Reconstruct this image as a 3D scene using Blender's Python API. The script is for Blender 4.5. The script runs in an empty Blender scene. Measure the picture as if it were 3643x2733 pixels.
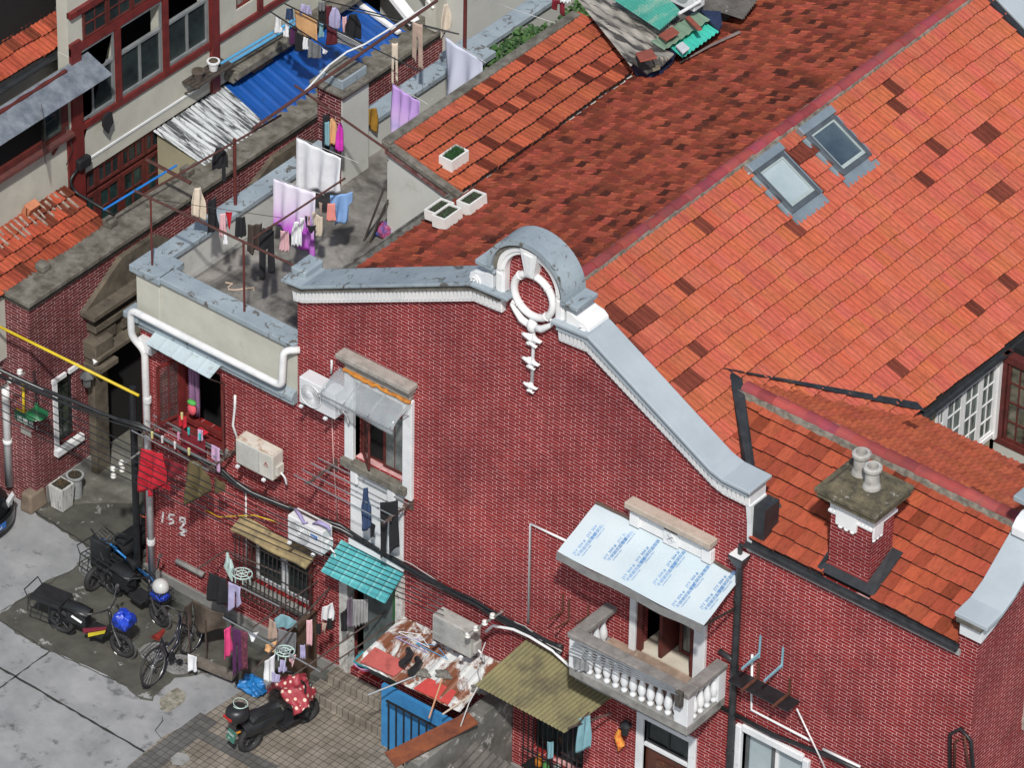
import bpy, math, random
from math import radians, sin, cos, pi, sqrt, atan2
from mathutils import Vector, Matrix
from mathutils.geometry import tessellate_polygon
random.seed(7)
sc = bpy.context.scene
COL = sc.collection
# ---------------------------------------------------------------- camera
F = 21000.0; PT = radians(36.83); AZ = radians(38.08); RL = radians(1.15); CX, CY = 1821.5, 1366.5
_ca, _sa, _cp, _sp, _c, _s = cos(AZ), sin(AZ), cos(PT), sin(PT), cos(RL), sin(RL)
def _rr(v): return Vector((_c*v[0]-_s*v[1], _s*v[0]+_c*v[1], v[2]))
AX = [_rr((_ca, _sa*_sp, -_sa*_cp)), _rr((_sa, -_ca*_sp, _ca*_cp)), _rr((0, -_cp, -_sp))]
RIGHT = Vector((AX[0].x, AX[1].x, AX[2].x)); DOWN = Vector((AX[0].y, AX[1].y, AX[2].y)); FWD = Vector((AX[0].z, AX[1].z, AX[2].z))
def ray(px, py): return RIGHT*((px-CX)/F) + DOWN*((py-CY)/F) + FWD
CAMPOS = Vector((0, 0, 5.53)) - ray(1061, 1409.6)*(F/220)
cam = bpy.data.cameras.new('camera'); cam.sensor_width = 36; cam.lens = F/3643*36; cam.clip_start = 1; cam.clip_end = 2000
co = bpy.data.objects.new('camera', cam); COL.objects.link(co)
co.matrix_world = Matrix((( RIGHT.x, -DOWN.x, -FWD.x, CAMPOS.x), (RIGHT.y, -DOWN.y, -FWD.y, CAMPOS.y), (RIGHT.z, -DOWN.z, -FWD.z, CAMPOS.z), (0, 0, 0, 1)))
sc.camera = co
# ---------------------------------------------------------------- light
SUND = Vector((0.76, -0.95, 1.46)).normalized()      # towards the sun
w = bpy.data.worlds.new('World'); sc.world = w; w.use_nodes = True
wn = w.node_tree; sky = wn.nodes.new('ShaderNodeTexSky'); sky.sky_type = 'NISHITA'; sky.sun_disc = False
sky.sun_elevation = math.asin(SUND.z); sky.sun_rotation = atan2(SUND.x, SUND.y); sky.air_density = 1.2; sky.dust_density = 2.5
bg = wn.nodes['Background']; bg.inputs[1].default_value = 0.09; wn.links.new(sky.outputs[0], bg.inputs[0])
sl = bpy.data.lights.new('sun', 'SUN'); sl.energy = 3.6; sl.angle = radians(2.0); sl.color = (1, 0.96, 0.9)
so = bpy.data.objects.new('sun', sl); COL.objects.link(so); so.rotation_euler = SUND.to_track_quat('Z', 'Y').to_euler()
sc.view_settings.view_transform = 'Standard'; sc.view_settings.look = 'None'; sc.view_settings.gamma = 1; sc.view_settings.exposure = 0.08
# a known plane of the place (wall, roof, ground) turns a sight line into a point on it
def U(px, py, ax, val):
    d = ray(px, py); i = 'xyz'.index(ax); return CAMPOS + d*((val-CAMPOS[i])/d[i])
def UP(px, py, n, p0):
    d = ray(px, py); n = Vector(n); return CAMPOS + d*(((Vector(p0)-CAMPOS).dot(n))/d.dot(n))
_ox = {1: 0, 2: 900, 3: 1750, 4: 2643}; _oy = {1: 0, 2: 650, 3: 1300, 4: 1983}
def g(rc, px, py, ax, val):
    r, c = divmod(rc, 10); k = 1.269 if rc == 44 else 2.212
    return U(_ox[c]+px/k, _oy[r]+py/k, ax, val)
# ---------------------------------------------------------------- mesh builder
class MB:
    def __init__(s, T=None): s.v = []; s.f = []; s.m = []; s.t = []; s.T = T; s.mi = 0; s.tint = (1, 1, 1)
    def V(s, p):
        p = Vector(p)
        if s.T: p = s.T @ p
        s.v.append(p); return len(s.v)-1
    def F(s, idx): s.f.append(tuple(idx)); s.m.append(s.mi); s.t.append(s.tint)
    def poly(s, pts): s.F([s.V(p) for p in pts])
    def hexa(s, c):      # 8 corners: bottom ring 0-3, top ring 4-7
        i = [s.V(p) for p in c]
        for q in ((3, 2, 1, 0), (4, 5, 6, 7), (0, 1, 5, 4), (1, 2, 6, 5), (2, 3, 7, 6), (3, 0, 4, 7)): s.F([i[k] for k in q])
    def box(s, x0, x1, y0, y1, z0, z1):
        s.hexa([(x0, y0, z0), (x1, y0, z0), (x1, y1, z0), (x0, y1, z0), (x0, y0, z1), (x1, y0, z1), (x1, y1, z1), (x0, y1, z1)])
    def obox(s, c, u, v, w):   # oriented box: centre, half vectors
        c, u, v, w = Vector(c), Vector(u), Vector(v), Vector(w)
        s.hexa([c-u-v-w, c+u-v-w, c+u+v-w, c-u+v-w, c-u-v+w, c+u-v+w, c+u+v+w, c-u+v+w])
    def bar(s, a, b, wd, th, up=(0, 0, 1)):
        a, b = Vector(a), Vector(b); d = b-a; u = Vector(up); sd = d.cross(u)
        if sd.length < 1e-6: sd = d.cross(Vector((1, 0, 0)))
        sd.normalize(); n = sd.cross(d).normalized()
        s.obox((a+b)/2, d/2, sd*wd/2, n*th/2)
    def prism(s, pts, d):      # planar polygon extruded by vector d
        d = Vector(d); a = [s.V(p) for p in pts]; b = [s.V(Vector(p)+d) for p in pts]; n = len(a)
        s.F(a[::-1]); s.F(b)
        for i in range(n): s.F((a[i], a[(i+1) % n], b[(i+1) % n], b[i]))
    def tube(s, pts, r, n=8, cap=True):
        pts = [Vector(p) for p in pts]; rings = []
        prev = None
        for i, p in enumerate(pts):
            d = (pts[min(i+1, len(pts)-1)]-pts[max(i-1, 0)])
            if d.length < 1e-9: d = Vector((0, 0, 1))
            d.normalize()
            if prev is None:
                a = d.cross(Vector((0, 0, 1)));
                if a.length < .1: a = d.cross(Vector((1, 0, 0)))
            else: a = prev - d*prev.dot(d)
            a.normalize(); prev = a; b = d.cross(a)
            rr = r[i] if isinstance(r, (list, tuple)) else r
            rings.append([s.V(p+(a*cos(2*pi*k/n)+b*sin(2*pi*k/n))*rr) for k in range(n)])
        for i in range(len(rings)-1):
            for k in range(n): s.F((rings[i][k], rings[i][(k+1) % n], rings[i+1][(k+1) % n], rings[i+1][k]))
        if cap: s.F(rings[0][::-1]); s.F(rings[-1])
    def lathe(s, c, prof, n=14, ax=(0, 0, 1)):   # prof: (r, h)
        c = Vector(c); z = Vector(ax).normalized(); a = z.cross(Vector((0, 0, 1)))
        if a.length < .1: a = Vector((1, 0, 0))
        a.normalize(); b = z.cross(a); rings = []
        for r, h in prof: rings.append([s.V(c+z*h+(a*cos(2*pi*k/n)+b*sin(2*pi*k/n))*max(r, 1e-4)) for k in range(n)])
        for i in range(len(rings)-1):
            for k in range(n): s.F((rings[i][k], rings[i][(k+1) % n], rings[i+1][(k+1) % n], rings[i+1][k]))
        s.F(rings[0][::-1]); s.F(rings[-1])
    def torus(s, c, R, r, ax=(0, 0, 1), n=28, m=8, sx=1, sy=1, a0=0, a1=2*pi):
        c = Vector(c); z = Vector(ax).normalized(); a = z.cross(Vector((0, 0, 1)))
        if a.length < .1: a = Vector((1, 0, 0))
        a.normalize(); b = z.cross(a); full = abs(a1-a0-2*pi) < 1e-6; rings = []
        for i in range(n if full else n+1):
            t = a0+(a1-a0)*i/n; d = a*cos(t)*sx+b*sin(t)*sy
            rings.append([s.V(c+d*R+(d.normalized()*cos(2*pi*k/m)+z*sin(2*pi*k/m))*r) for k in range(m)])
        L = len(rings)
        for i in range(L if full else L-1):
            j = (i+1) % L
            for k in range(m): s.F((rings[i][k], rings[i][(k+1) % m], rings[j][(k+1) % m], rings[j][k]))
    def grid(s, fn, nu, nv, flip=False):
        I = [[s.V(fn(i/nu, j/nv)) for j in range(nv+1)] for i in range(nu+1)]
        for i in range(nu):
            for j in range(nv):
                q = (I[i][j], I[i+1][j], I[i+1][j+1], I[i][j+1]); s.F(q[::-1] if flip else q)
        return I
    def sphere(s, c, r, n=12, m=8, sx=1, sy=1, sz=1):
        c = Vector(c)
        s.grid(lambda u, v: c+Vector((sx*r*cos(2*pi*u)*sin(pi*v), sy*r*sin(2*pi*u)*sin(pi*v), sz*r*cos(pi*v))), n, m)
    def wall(s, outer, holes, P, thick, back=True):   # outer/holes: 2D; P(a,b,d): 3D at depth d
        loops = [[Vector((a, b, 0)) for a, b in outer]]+[[Vector((a, b, 0)) for a, b in h] for h in holes]
        flat = [p for l in loops for p in l]
        tris = tessellate_polygon(loops)
        f = [s.V(P(p.x, p.y, 0)) for p in flat]; bk = [s.V(P(p.x, p.y, thick)) for p in flat]
        for t in tris:
            s.F([f[i] for i in t])
            if back: s.F([bk[i] for i in t[::-1]])
        o = 0
        for l in loops:
            n = len(l)
            for i in range(n): s.F((f[o+i], f[o+(i+1) % n], bk[o+(i+1) % n], bk[o+i]))
            o += n
    def build(s, name, mat, parent=None, smooth=False, solid=0, bevel=0, label=None, fixn=True):
        org = wloc(parent) if parent is not None else s.base()
        me = bpy.data.meshes.new(name)
        me.from_pydata([p-org for p in s.v], [], s.f)
        mats = mat if isinstance(mat, (list, tuple)) else [mat]
        for m_ in mats: me.materials.append(m_)
        me.polygons.foreach_set('material_index', s.m)
        if smooth: me.polygons.foreach_set('use_smooth', [True]*len(s.f))
        if any(t != (1, 1, 1) for t in s.t):
            at = me.attributes.new('tint', 'FLOAT_COLOR', 'FACE')
            at.data.foreach_set('color', [c for t in s.t for c in (t[0], t[1], t[2], 1)])
        if fixn:
            import bmesh
            b = bmesh.new(); b.from_mesh(me)
            if smooth: bmesh.ops.remove_doubles(b, verts=b.verts, dist=1e-5)
            bmesh.ops.recalc_face_normals(b, faces=b.faces); b.to_mesh(me); b.free()
        me.update()
        o = bpy.data.objects.new(name, me); COL.objects.link(o)
        if parent is not None: o.parent = parent
        else: o.location = org
        WL[o.name] = org
        if solid:
            md = o.modifiers.new('thick', 'SOLIDIFY'); md.thickness = solid; md.offset = 0
        if bevel:
            md = o.modifiers.new('bevel', 'BEVEL'); md.width = bevel; md.segments = 2; md.limit_method = 'ANGLE'; md.angle_limit = radians(40)
        if label: o['label'] = label
        return o
    def base(s):
        xs = [p.x for p in s.v]; ys = [p.y for p in s.v]; zs = [p.z for p in s.v]
        return Vector(((min(xs)+max(xs))/2, (min(ys)+max(ys))/2, min(zs)))
WL = {}
def wloc(o): return WL.get(o.name, Vector((0, 0, 0)))
def tag(o, label, cat, group=None):
    o['label'] = label; o['category'] = cat
    if group: o['group'] = group
    return o
def struct(o, label=None):
    o['kind'] = 'structure'
    if label: o['label'] = label
    return o
def thing(name, label, cat, loc=(0, 0, 0), group=None):
    o = bpy.data.objects.new(name, None); o.empty_display_size = .2; COL.objects.link(o); o.location = loc; WL[o.name] = Vector(loc)
    return tag(o, label, cat, group)
def dup(root, delta, label=None, parent='same'):
    r = root.copy(); COL.objects.link(r); d = Vector(delta)
    if parent != 'same': r.parent = parent
    r.location = root.location+d; WL[r.name] = wloc(root)+d
    if label: r['label'] = label
    for ch in root.children:
        c = ch.copy(); COL.objects.link(c); c.parent = r; WL[c.name] = wloc(ch)+d
        for gc in ch.children:
            e = gc.copy(); COL.objects.link(e); e.parent = c; WL[e.name] = wloc(gc)+d
    return r
# ---------------------------------------------------------------- materials
MATS = {}
def nmat(name):
    m = bpy.data.materials.new(name); m.use_nodes = True; nt = m.node_tree; return m, nt, nt.nodes['Principled BSDF']
def N(nt, typ, **kw):
    n = nt.nodes.new(typ)
    for k, v in kw.items():
        if k.startswith('i_'): n.inputs[k[2:].replace('_', ' ')].default_value = v
        else: setattr(n, k, v)
    return n
def pos(nt, scale=(1, 1, 1)):
    gm = N(nt, 'ShaderNodeNewGeometry'); mp = N(nt, 'ShaderNodeMapping'); mp.inputs['Scale'].default_value = scale
    nt.links.new(gm.outputs['Position'], mp.inputs['Vector']); return mp.outputs['Vector']
def ramp(nt, src, stops):
    r = N(nt, 'ShaderNodeValToRGB'); e = r.color_ramp.elements
    while len(e) < len(stops): e.new(.5)
    for i, (p, c) in enumerate(stops): e[i].position = p; e[i].color = (*c, 1) if len(c) == 3 else c
    nt.links.new(src, r.inputs[0]); return r.outputs[0]
def noise(nt, vec, scale, detail=4, rough=.6, dist=0):
    n = N(nt, 'ShaderNodeTexNoise'); n.inputs['Scale'].default_value = scale; n.inputs['Detail'].default_value = detail
    n.inputs['Roughness'].default_value = rough; n.inputs['Distortion'].default_value = dist
    nt.links.new(vec, n.inputs['Vector']); return n.outputs['Fac']
def mix(nt, fac, a, b, mode='MIX'):
    m = N(nt, 'ShaderNodeMix', data_type='RGBA', blend_type=mode)
    for s_, v in ((m.inputs[0], fac), (m.inputs[6], a), (m.inputs[7], b)):
        if hasattr(v, 'is_linked') or isinstance(v, bpy.types.NodeSocket): nt.links.new(v, s_)
        else: s_.default_value = v if not isinstance(v, (tuple, list)) else ((*v, 1) if len(v) == 3 else v)
    return m.outputs[2]
def bump(nt, bs, h, strength=.3, dist=.01):
    b = N(nt, 'ShaderNodeBump'); b.inputs['Strength'].default_value = strength; b.inputs['Distance'].default_value = dist
    nt.links.new(h, b.inputs['Height']); nt.links.new(b.outputs[0], bs.inputs['Normal'])
def M_(name, c1, c2=None, scale=3, rough=.75, metal=0, stain=None, st_scale=1.2, st_lo=.55, st_hi=.7, bmp=.15, fine=None, stretch=(1, 1, 1), tint=False, alpha=1, trans=0, spec=.5, dist=0):
    """two-tone noisy surface with optional stain blotches (own colours of the thing)"""
    if name in MATS: return MATS[name]
    m, nt, bs = nmat(name); v = pos(nt, stretch)
    c2 = c2 or tuple(x*.8 for x in c1)
    n1 = noise(nt, v, scale, 5, .65)
    col = ramp(nt, n1, [(.35, c2), (.65, c1)])
    if stain:
        n2 = noise(nt, v, st_scale, 7, .7, dist)
        f = ramp(nt, n2, [(st_lo, (0, 0, 0)), (st_hi, (1, 1, 1))]); col = mix(nt, f, col, stain)
    if tint:
        a = N(nt, 'ShaderNodeAttribute', attribute_name='tint'); col = mix(nt, 1.0, col, a.outputs['Color'], 'MULTIPLY')
    nt.links.new(col, bs.inputs['Base Color'])
    bs.inputs['Roughness'].default_value = rough; bs.inputs['Metallic'].default_value = metal; bs.inputs['Specular IOR Level'].default_value = spec
    if alpha < 1: bs.inputs['Alpha'].default_value = alpha
    if trans: bs.inputs['Transmission Weight'].default_value = trans
    if bmp: bump(nt, bs, noise(nt, v, fine or scale*6, 4, .7), bmp, .01)
    MATS[name] = m; return m
def brick_mat(name, c1, c2, mortar, dirt=None, stain_amt=0.0, offs=0, lw=.218, lh=.0585, faded=None):
    m, nt, bs = nmat(name)
    gm = N(nt, 'ShaderNodeNewGeometry'); sp = N(nt, 'ShaderNodeSeparateXYZ'); nt.links.new(gm.outputs['Position'], sp.inputs[0])
    sn = N(nt, 'ShaderNodeSeparateXYZ'); nt.links.new(gm.outputs['True Normal'], sn.inputs[0])
    ab = N(nt, 'ShaderNodeMath', operation='ABSOLUTE'); nt.links.new(sn.outputs[0], ab.inputs[0])
    gt = N(nt, 'ShaderNodeMath', operation='GREATER_THAN'); nt.links.new(ab.outputs[0], gt.inputs[0]); gt.inputs[1].default_value = .6
    mx = N(nt, 'ShaderNodeMix', data_type='FLOAT'); nt.links.new(gt.outputs[0], mx.inputs[0]); nt.links.new(sp.outputs[0], mx.inputs[2]); nt.links.new(sp.outputs[1], mx.inputs[3])
    cb = N(nt, 'ShaderNodeCombineXYZ'); nt.links.new(mx.outputs[0], cb.inputs[0]); nt.links.new(sp.outputs[2], cb.inputs[1])
    # slight waviness of the courses
    v3 = gm.outputs['Position']
    wn_ = N(nt, 'ShaderNodeTexNoise'); wn_.inputs['Scale'].default_value = 1.2; nt.links.new(v3, wn_.inputs['Vector'])
    ad = N(nt, 'ShaderNodeVectorMath', operation='MULTIPLY_ADD'); nt.links.new(wn_.outputs['Color'], ad.inputs[0]); ad.inputs[1].default_value = (.05, .025, 0); nt.links.new(cb.outputs[0], ad.inputs[2])
    bt = N(nt, 'ShaderNodeTexBrick'); nt.links.new(ad.outputs[0], bt.inputs['Vector'])
    bt.inputs['Scale'].default_value = 1; bt.inputs['Brick Width'].default_value = lw; bt.inputs['Row Height'].default_value = lh
    bt.inputs['Mortar Size'].default_value = .0055; bt.inputs['Mortar Smooth'].default_value = .3; bt.inputs['Bias'].default_value = -.1
    bt.offset = .36; bt.offset_frequency = 2; bt.squash = 1
    bt.inputs['Color1'].default_value = (*c1, 1); bt.inputs['Color2'].default_value = (*c2, 1)
    n2 = noise(nt, v3, 2.3, 6, .65); 
    mc = ramp(nt, n2, [(.3, tuple(x*.45 for x in mortar)), (.6, mortar)])
    nt.links.new(mc, bt.inputs['Mortar'])
    col = bt.outputs['Color']
    n3 = noise(nt, v3, .55, 6, .6)
    tone = ramp(nt, n3, [(.3, (.62, .6, .64)), (.7, (1.2, 1.15, 1.12))]); col = mix(nt, 1.0, col, tone, 'MULTIPLY')
    n5 = noise(nt, v3, 14, 3, .6); col = mix(nt, 1.0, col, ramp(nt, n5, [(.3, (.8, .8, .8)), (.7, (1.15, 1.15, 1.15))]), 'MULTIPLY')
    if dirt:
        n4 = noise(nt, v3, 1.6, 8, .7, .5)
        col = mix(nt, ramp(nt, n4, [(.56, (0, 0, 0)), (.72, (stain_amt,)*3)]), col, dirt)
    nt.links.new(col, bs.inputs['Base Color']); bs.inputs['Roughness'].default_value = .85; bs.inputs['Specular IOR Level'].default_value = .25
    bump(nt, bs, bt.outputs['Fac'], .25, .006)
    MATS[name] = m; return m
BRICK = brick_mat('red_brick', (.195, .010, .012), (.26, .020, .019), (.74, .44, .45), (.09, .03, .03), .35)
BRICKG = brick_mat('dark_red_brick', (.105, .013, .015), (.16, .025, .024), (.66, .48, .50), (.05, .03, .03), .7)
WHITE = M_('white_paint', (.74, .76, .78), (.60, .63, .66), 2.2, .6, stain=(.22, .22, .20), st_scale=3.2, st_lo=.64, st_hi=.78)
WHITEC = M_('clean_white_paint', (.80, .80, .80), (.68, .70, .72), 2, .5)
COPING = M_('blue_grey_coping', (.30, .36, .40), (.22, .27, .31), 1.5, .75, stain=(.10, .095, .085), st_scale=4.5, st_lo=.56, st_hi=.62, dist=1.2)
COPINGC = M_('pale_blue_coping', (.38, .43, .47), (.32, .37, .41), 1.2, .6, stain=(.16, .17, .17), st_scale=9, st_lo=.68, st_hi=.70, dist=2)
PLASTER = M_('cream_plaster', (.50, .50, .44), (.41, .41, .36), 1.3, .85, stain=(.24, .23, .18), st_scale=2.2, st_lo=.6, st_hi=.78)
PLASTW = M_('off_white_plaster', (.52, .53, .50), (.45, .46, .43), .8, .85, stain=(.32, .31, .26), st_scale=1.5, st_lo=.6, st_hi=.8)
STONE = M_('grey_stone', (.135, .115, .085), (.07, .058, .045), 3, .9, stain=(.03, .027, .022), st_scale=5, bmp=.5)
CAPST = M_('weathered_cement', (.19, .18, .155), (.075, .068, .055), 4, .9, stain=(.04, .037, .03), st_scale=6, bmp=.6)
DARK = M_('dark_interior', (.006, .006, .007), (.004, .004, .005), 3, .9, bmp=0)
BLACKM = M_('black_metal', (.018, .02, .023), (.01, .011, .013), 6, .45)
PVC = M_('white_plastic_pipe', (.72, .73, .74), (.58, .60, .62), 3, .4, stain=(.32, .30, .27), st_scale=4, st_lo=.62, st_hi=.8)
RUST = M_('rusty_iron', (.14, .045, .022), (.06, .022, .015), 8, .85, bmp=.3)
REDP = M_('dark_red_paint', (.17, .022, .02), (.10, .015, .014), 5, .55, stain=(.06, .02, .016), st_scale=7, st_lo=.62, st_hi=.7)
REDW = M_('brown_red_wood', (.12, .022, .018), (.065, .014, .012), 6, .6)
GLASS = M_('dark_window_glass', (.035, .05, .052), (.012, .017, .019), 1.5, .08, bmp=0)
GLASSP = M_('pale_window_glass', (.40, .47, .50), (.30, .37, .40), 1.0, .1, bmp=0)
STEEL = M_('galvanised_steel', (.55, .57, .58), (.42, .44, .46), 6, .35, metal=.8, bmp=.05)
WOODD = M_('dark_old_wood', (.07, .055, .045), (.03, .025, .022), 8, .85, stretch=(1, 1, .3))
CEMENT = M_('grey_cement', (.26, .26, .25), (.17, .17, .165), 2, .9, stain=(.07, .07, .065), st_scale=2.5)
PINK_TILE = None
# ================================================================ roof tiles
def tile_mat(name, base, dark, stretch, var=.5):
    m, nt, bs = nmat(name); v = pos(nt, stretch)
    n1 = noise(nt, v, 1.0, 6, .7)
    col = ramp(nt, n1, [(.3, tuple(x*.68 for x in base)), (.5, base), (.75, tuple(min(1, x*1.2) for x in base))])
    n2 = noise(nt, pos(nt), 5, 6, .75)
    col = mix(nt, ramp(nt, n2, [(.55, (0, 0, 0)), (.78, (var,)*3)]), col, dark)
    a = N(nt, 'ShaderNodeAttribute', attribute_name='tint'); col = mix(nt, 1.0, col, a.outputs['Color'], 'MULTIPLY')
    nt.links.new(col, bs.inputs['Base Color']); bs.inputs['Roughness'].default_value = .88; bs.inputs['Specular IOR Level'].default_value = .2
    bump(nt, bs, n1, .35, .01); return m
TILE_R = tile_mat('salmon_clay_tile', (.43, .105, .060), (.17, .06, .035), (7, 34, 7), .55)
TILE_L = tile_mat('old_brown_clay_tile', (.235, .052, .030), (.07, .028, .020), (7, 22, 7), .6)
TILE_S = tile_mat('orange_clay_tile', (.37, .088, .046), (.15, .045, .025), (7, 30, 7), .6)
TILE_W = tile_mat('rust_red_clay_tile', (.31, .066, .034), (.11, .032, .02), (26, 8, 8), .65)
TILE_C = tile_mat('dirty_clay_tile', (.30, .062, .033), (.07, .04, .028), (7, 24, 7), .8)
TILE_E = M_('shaded_tile_edge', (.035, .013, .010), (.018, .009, .008), 8, .95)  # near-black row fronts: gap shade between tile rows put into the colour
PANT = [(0, .004), (.08, .022), (.18, .024), (.27, .004), (.42, .0), (.52, .016), (.62, .018), (.72, .002), (.86, .0), (.93, .014), (1, .014)]
FLATL = [(0, .022), (.1, .020), (.2, .002), (.9, 0), (1, .018)]
FLAT = [(0, .010), (.12, .012), (.5, .004), (.86, .0), (.9, .014), (1, .014)]
def tile_roof(name, parent, O, u, v, nu, nv, tw, tl, mat, prof, tintf, jit=.010, skip=None, wav=.02, lift=.065, brick_off=0, u0=0):
    O, u, v = Vector(O), Vector(u).normalized(), Vector(v).normalized(); n = u.cross(v)
    if n.z < 0: n = -n
    mb = MB(); ph = [random.uniform(0, 6) for _ in range(3)]
    for j in range(nv):
        wv = wav*random.uniform(.4, 1)
        rp = random.uniform(0, 6)
        for i in range(nu):
            uc = u0+(i+.5)*tw+(brick_off*tw if j % 2 else 0); vc = (j+.5)*tl
            if skip and skip(uc, vc): continue
            sg = wv*sin(uc*1.3+rp)+wv*.5*sin(uc*3.7+rp*2)+random.uniform(-jit, jit)
            hl = lift+random.uniform(-.006, .012); tilt = random.uniform(-.006, .006); su = random.uniform(-.004, .004)
            mb.tint = tintf(i, j)
            a = O+u*(uc-tw/2+su)+v*(j*tl-.05+sg*.5); b = O+u*(uc-tw/2+su)+v*((j+1)*tl+sg)
            top = [mb.V(a+u*(s*tw)+n*h) for s, h in prof]
            bot = [mb.V(b+u*(s*tw)+n*(h+hl+tilt*s)) for s, h in prof]
            low = [mb.V(b+u*(s*tw)+n*(h*.4-.012)-v*.004) for s, h in prof]
            for k in range(len(prof)-1):
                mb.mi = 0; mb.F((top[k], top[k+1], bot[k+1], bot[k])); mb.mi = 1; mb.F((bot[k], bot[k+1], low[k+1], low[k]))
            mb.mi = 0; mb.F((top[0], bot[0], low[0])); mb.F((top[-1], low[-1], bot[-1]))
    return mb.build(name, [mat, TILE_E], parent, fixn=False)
def tr(lo, hi, pd=0, dk=(.3, .28, .28), warm=.06):
    def f(i, j):
        if random.random() < pd:
            q = random.uniform(.75, 1.6); return (dk[0]*q, dk[1]*q, dk[2]*q)
        q = random.uniform(lo, hi); return (q, q*random.uniform(1-warm, 1+warm*1.5), q*random.uniform(.92, 1.1))
    return f
# ================================================================ the large brick house
H = thing('brick_house', 'large red brick house with curved white gable ornament, orange tiled roofs and balcony', 'house', (5, 5, 0))
PY = lambda y0=0: (lambda a, b, d: (a, y0+d, b))
PXp = lambda x0=0: (lambda a, b, d: (x0-d, a, b))
XR = 13.3; XL = -3.42
rect = lambda a0, a1, b0, b1: [(a0, b0), (a1, b0), (a1, b1), (a0, b1)]
HL = rect(-2.62, -1.64, 3.78, 5.2)       # red casement on the left
HC = rect(1.21, 2.24, 4.9, 6.45)         # centre window
HB = rect(-1.08, .30, 1.18, 2.25)        # barred window
HT = rect(1.02, 2.1, .42, 2.75)          # doorway under the turquoise awning
HD = rect(6.98, 8.12, 3.86, 5.95)        # balcony door
HG = rect(7.2, 8.1, .3, 2.62)            # brown door below balcony
HW = rect(9.12, 10.3, 2.1, 3.42)         # small white window
HK = rect(4.95, 6.0, .75, 2.35)          # barred kitchen window
arch = [(4.8+.62*cos(t), 10.1+.62*sin(t)) for t in [i*pi/14 for i in range(15)]]
outer = [(XL, 0), (XR, 0), (XR, 7.75), (12.95, 7.75), (12.95, 7.12), (9.05, 7.12), (9.05, 7.98), (8.87, 7.95), (8.38, 7.95), (5.89, 9.32), (5.52, 9.4)] + arch + [(4.08, 9.4), (3.68, 9.25), (.19, 7.58), (0, 7.55), (0, 5.62), (XL, 5.62)]
mb = MB(); mb.wall(outer, [HL, HC, HB, HT, HD, HG, HW, HK], PY(0), .28); mb.build('front_wall', BRICK, H)
# left edge strip & right side wall with far window
sideh = [rect(1.62, 2.9, 4.95, 6.5)]
mb = MB(); mb.wall([(0.28, 0), (6.6, 0), (6.6, 7.0), (3.9, 7.7), (1.95, 8.75), (.28, 7.9)], sideh, PXp(XR), .28); mb.build('side_wall', BRICK, H)
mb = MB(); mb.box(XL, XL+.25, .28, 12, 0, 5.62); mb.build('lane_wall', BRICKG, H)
mb = MB(); mb.box(.02, 9.0, .9, 11.9, 0, 7.0); mb.box(9.0, 12.9, .9, 4.2, 0, 6.9); mb.box(XL+.25, 0.02, .9, 11.9, 0, 5.6); mb.build('black_infill', DARK, H)  # solid black boxes added inside the unseen house body to block light
mb = MB(); mb.box(XL-.03, 1.0, -.05, 0, 0, .32); mb.box(2.12, 7.1, -.05, 0, 0, .25); mb.build('plinth', CEMENT, H)
# gable cornice
def strip(name, bot, z0, z1, y0, y1, mat, bevel=0):
    m = MB(); n = len(bot)
    A = [[m.V((x, y, z+dz)) for x, z in bot] for y, dz in ((y0, z0), (y0, z1), (y1, z1), (y1, z0))]
    for i in range(n-1):
        for k in range(4): m.F((A[k][i], A[k][i+1], A[(k+1) % 4][i+1], A[(k+1) % 4][i]))
    m.F([A[k][0] for k in range(4)]); m.F([A[3-k][-1] for k in range(4)])
    return m.build(name, mat, H, bevel=bevel)
cl = [(0.0, 7.5), (.19, 7.54), (3.68, 9.21), (4.24, 9.25)]
cr = [(5.36, 9.25), (5.89, 9.29), (8.38, 7.92), (8.6, 7.86), (9.09, 7.86)]
fl = strip('frieze', cl, .0, .25, -.10, .30, WHITEC); fr = strip('frieze', cr, 0, .25, -.10, .30, WHITEC)
# reeded dentils standing on the frieze
def dent(c, par):
    m = MB()
    for (x0, z0), (x1, z1) in zip(c, c[1:]):
        L = abs(x1-x0); k = max(1, int(L/.075))
        for i in range(k):
            f0 = (i+.18)/k; f1 = (i+.82)/k; xa, xb = x0+(x1-x0)*f0, x0+(x1-x0)*f1; za, zb = z0+(z1-z0)*f0, z0+(z1-z0)*f1
            m.hexa([(xa, -.125, za+.05), (xb, -.125, zb+.05), (xb, -.098, zb+.05), (xa, -.098, za+.05), (xa, -.15, za+.245), (xb, -.15, zb+.245), (xb, -.098, zb+.245), (xa, -.098, za+.245)])
    return m.build('dentils', WHITEC, par)
dent(cl, fl); dent(cr, fr)
strip('moulding', [(-.06, 7.5)]+cl[1:]+[], .248, .37, -.18, .30, CAPST); strip('moulding', cr+[], .248, .37, -.18, .30, COPINGC)
strip('coping', [(-.14, 7.52), (.28, 7.56), (3.70, 9.22), (4.45, 9.26)], .37, .43, -.25, .38, COPING, .012)
strip('coping', [(5.30, 9.26), (6.02, 9.30), (8.42, 7.93), (8.66, 7.86), (9.18, 7.86)], .37, .43, -.25, .32, COPINGC, .012)
mb = MB(); mb.box(-.10, .2, -.05, .42, 7.9, 8.1); mb.build('corner_block', COPING, H, bevel=.03)
mb = MB(); mb.prism([(9.02, -.11, 7.9), (9.02, .3, 7.9), (9.02, .3, 6.95), (9.02, -.02, 6.95), (9.02, -.05, 7.5)], (.09, 0, 0)); mb.build('kneeler', WHITE, H)
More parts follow.
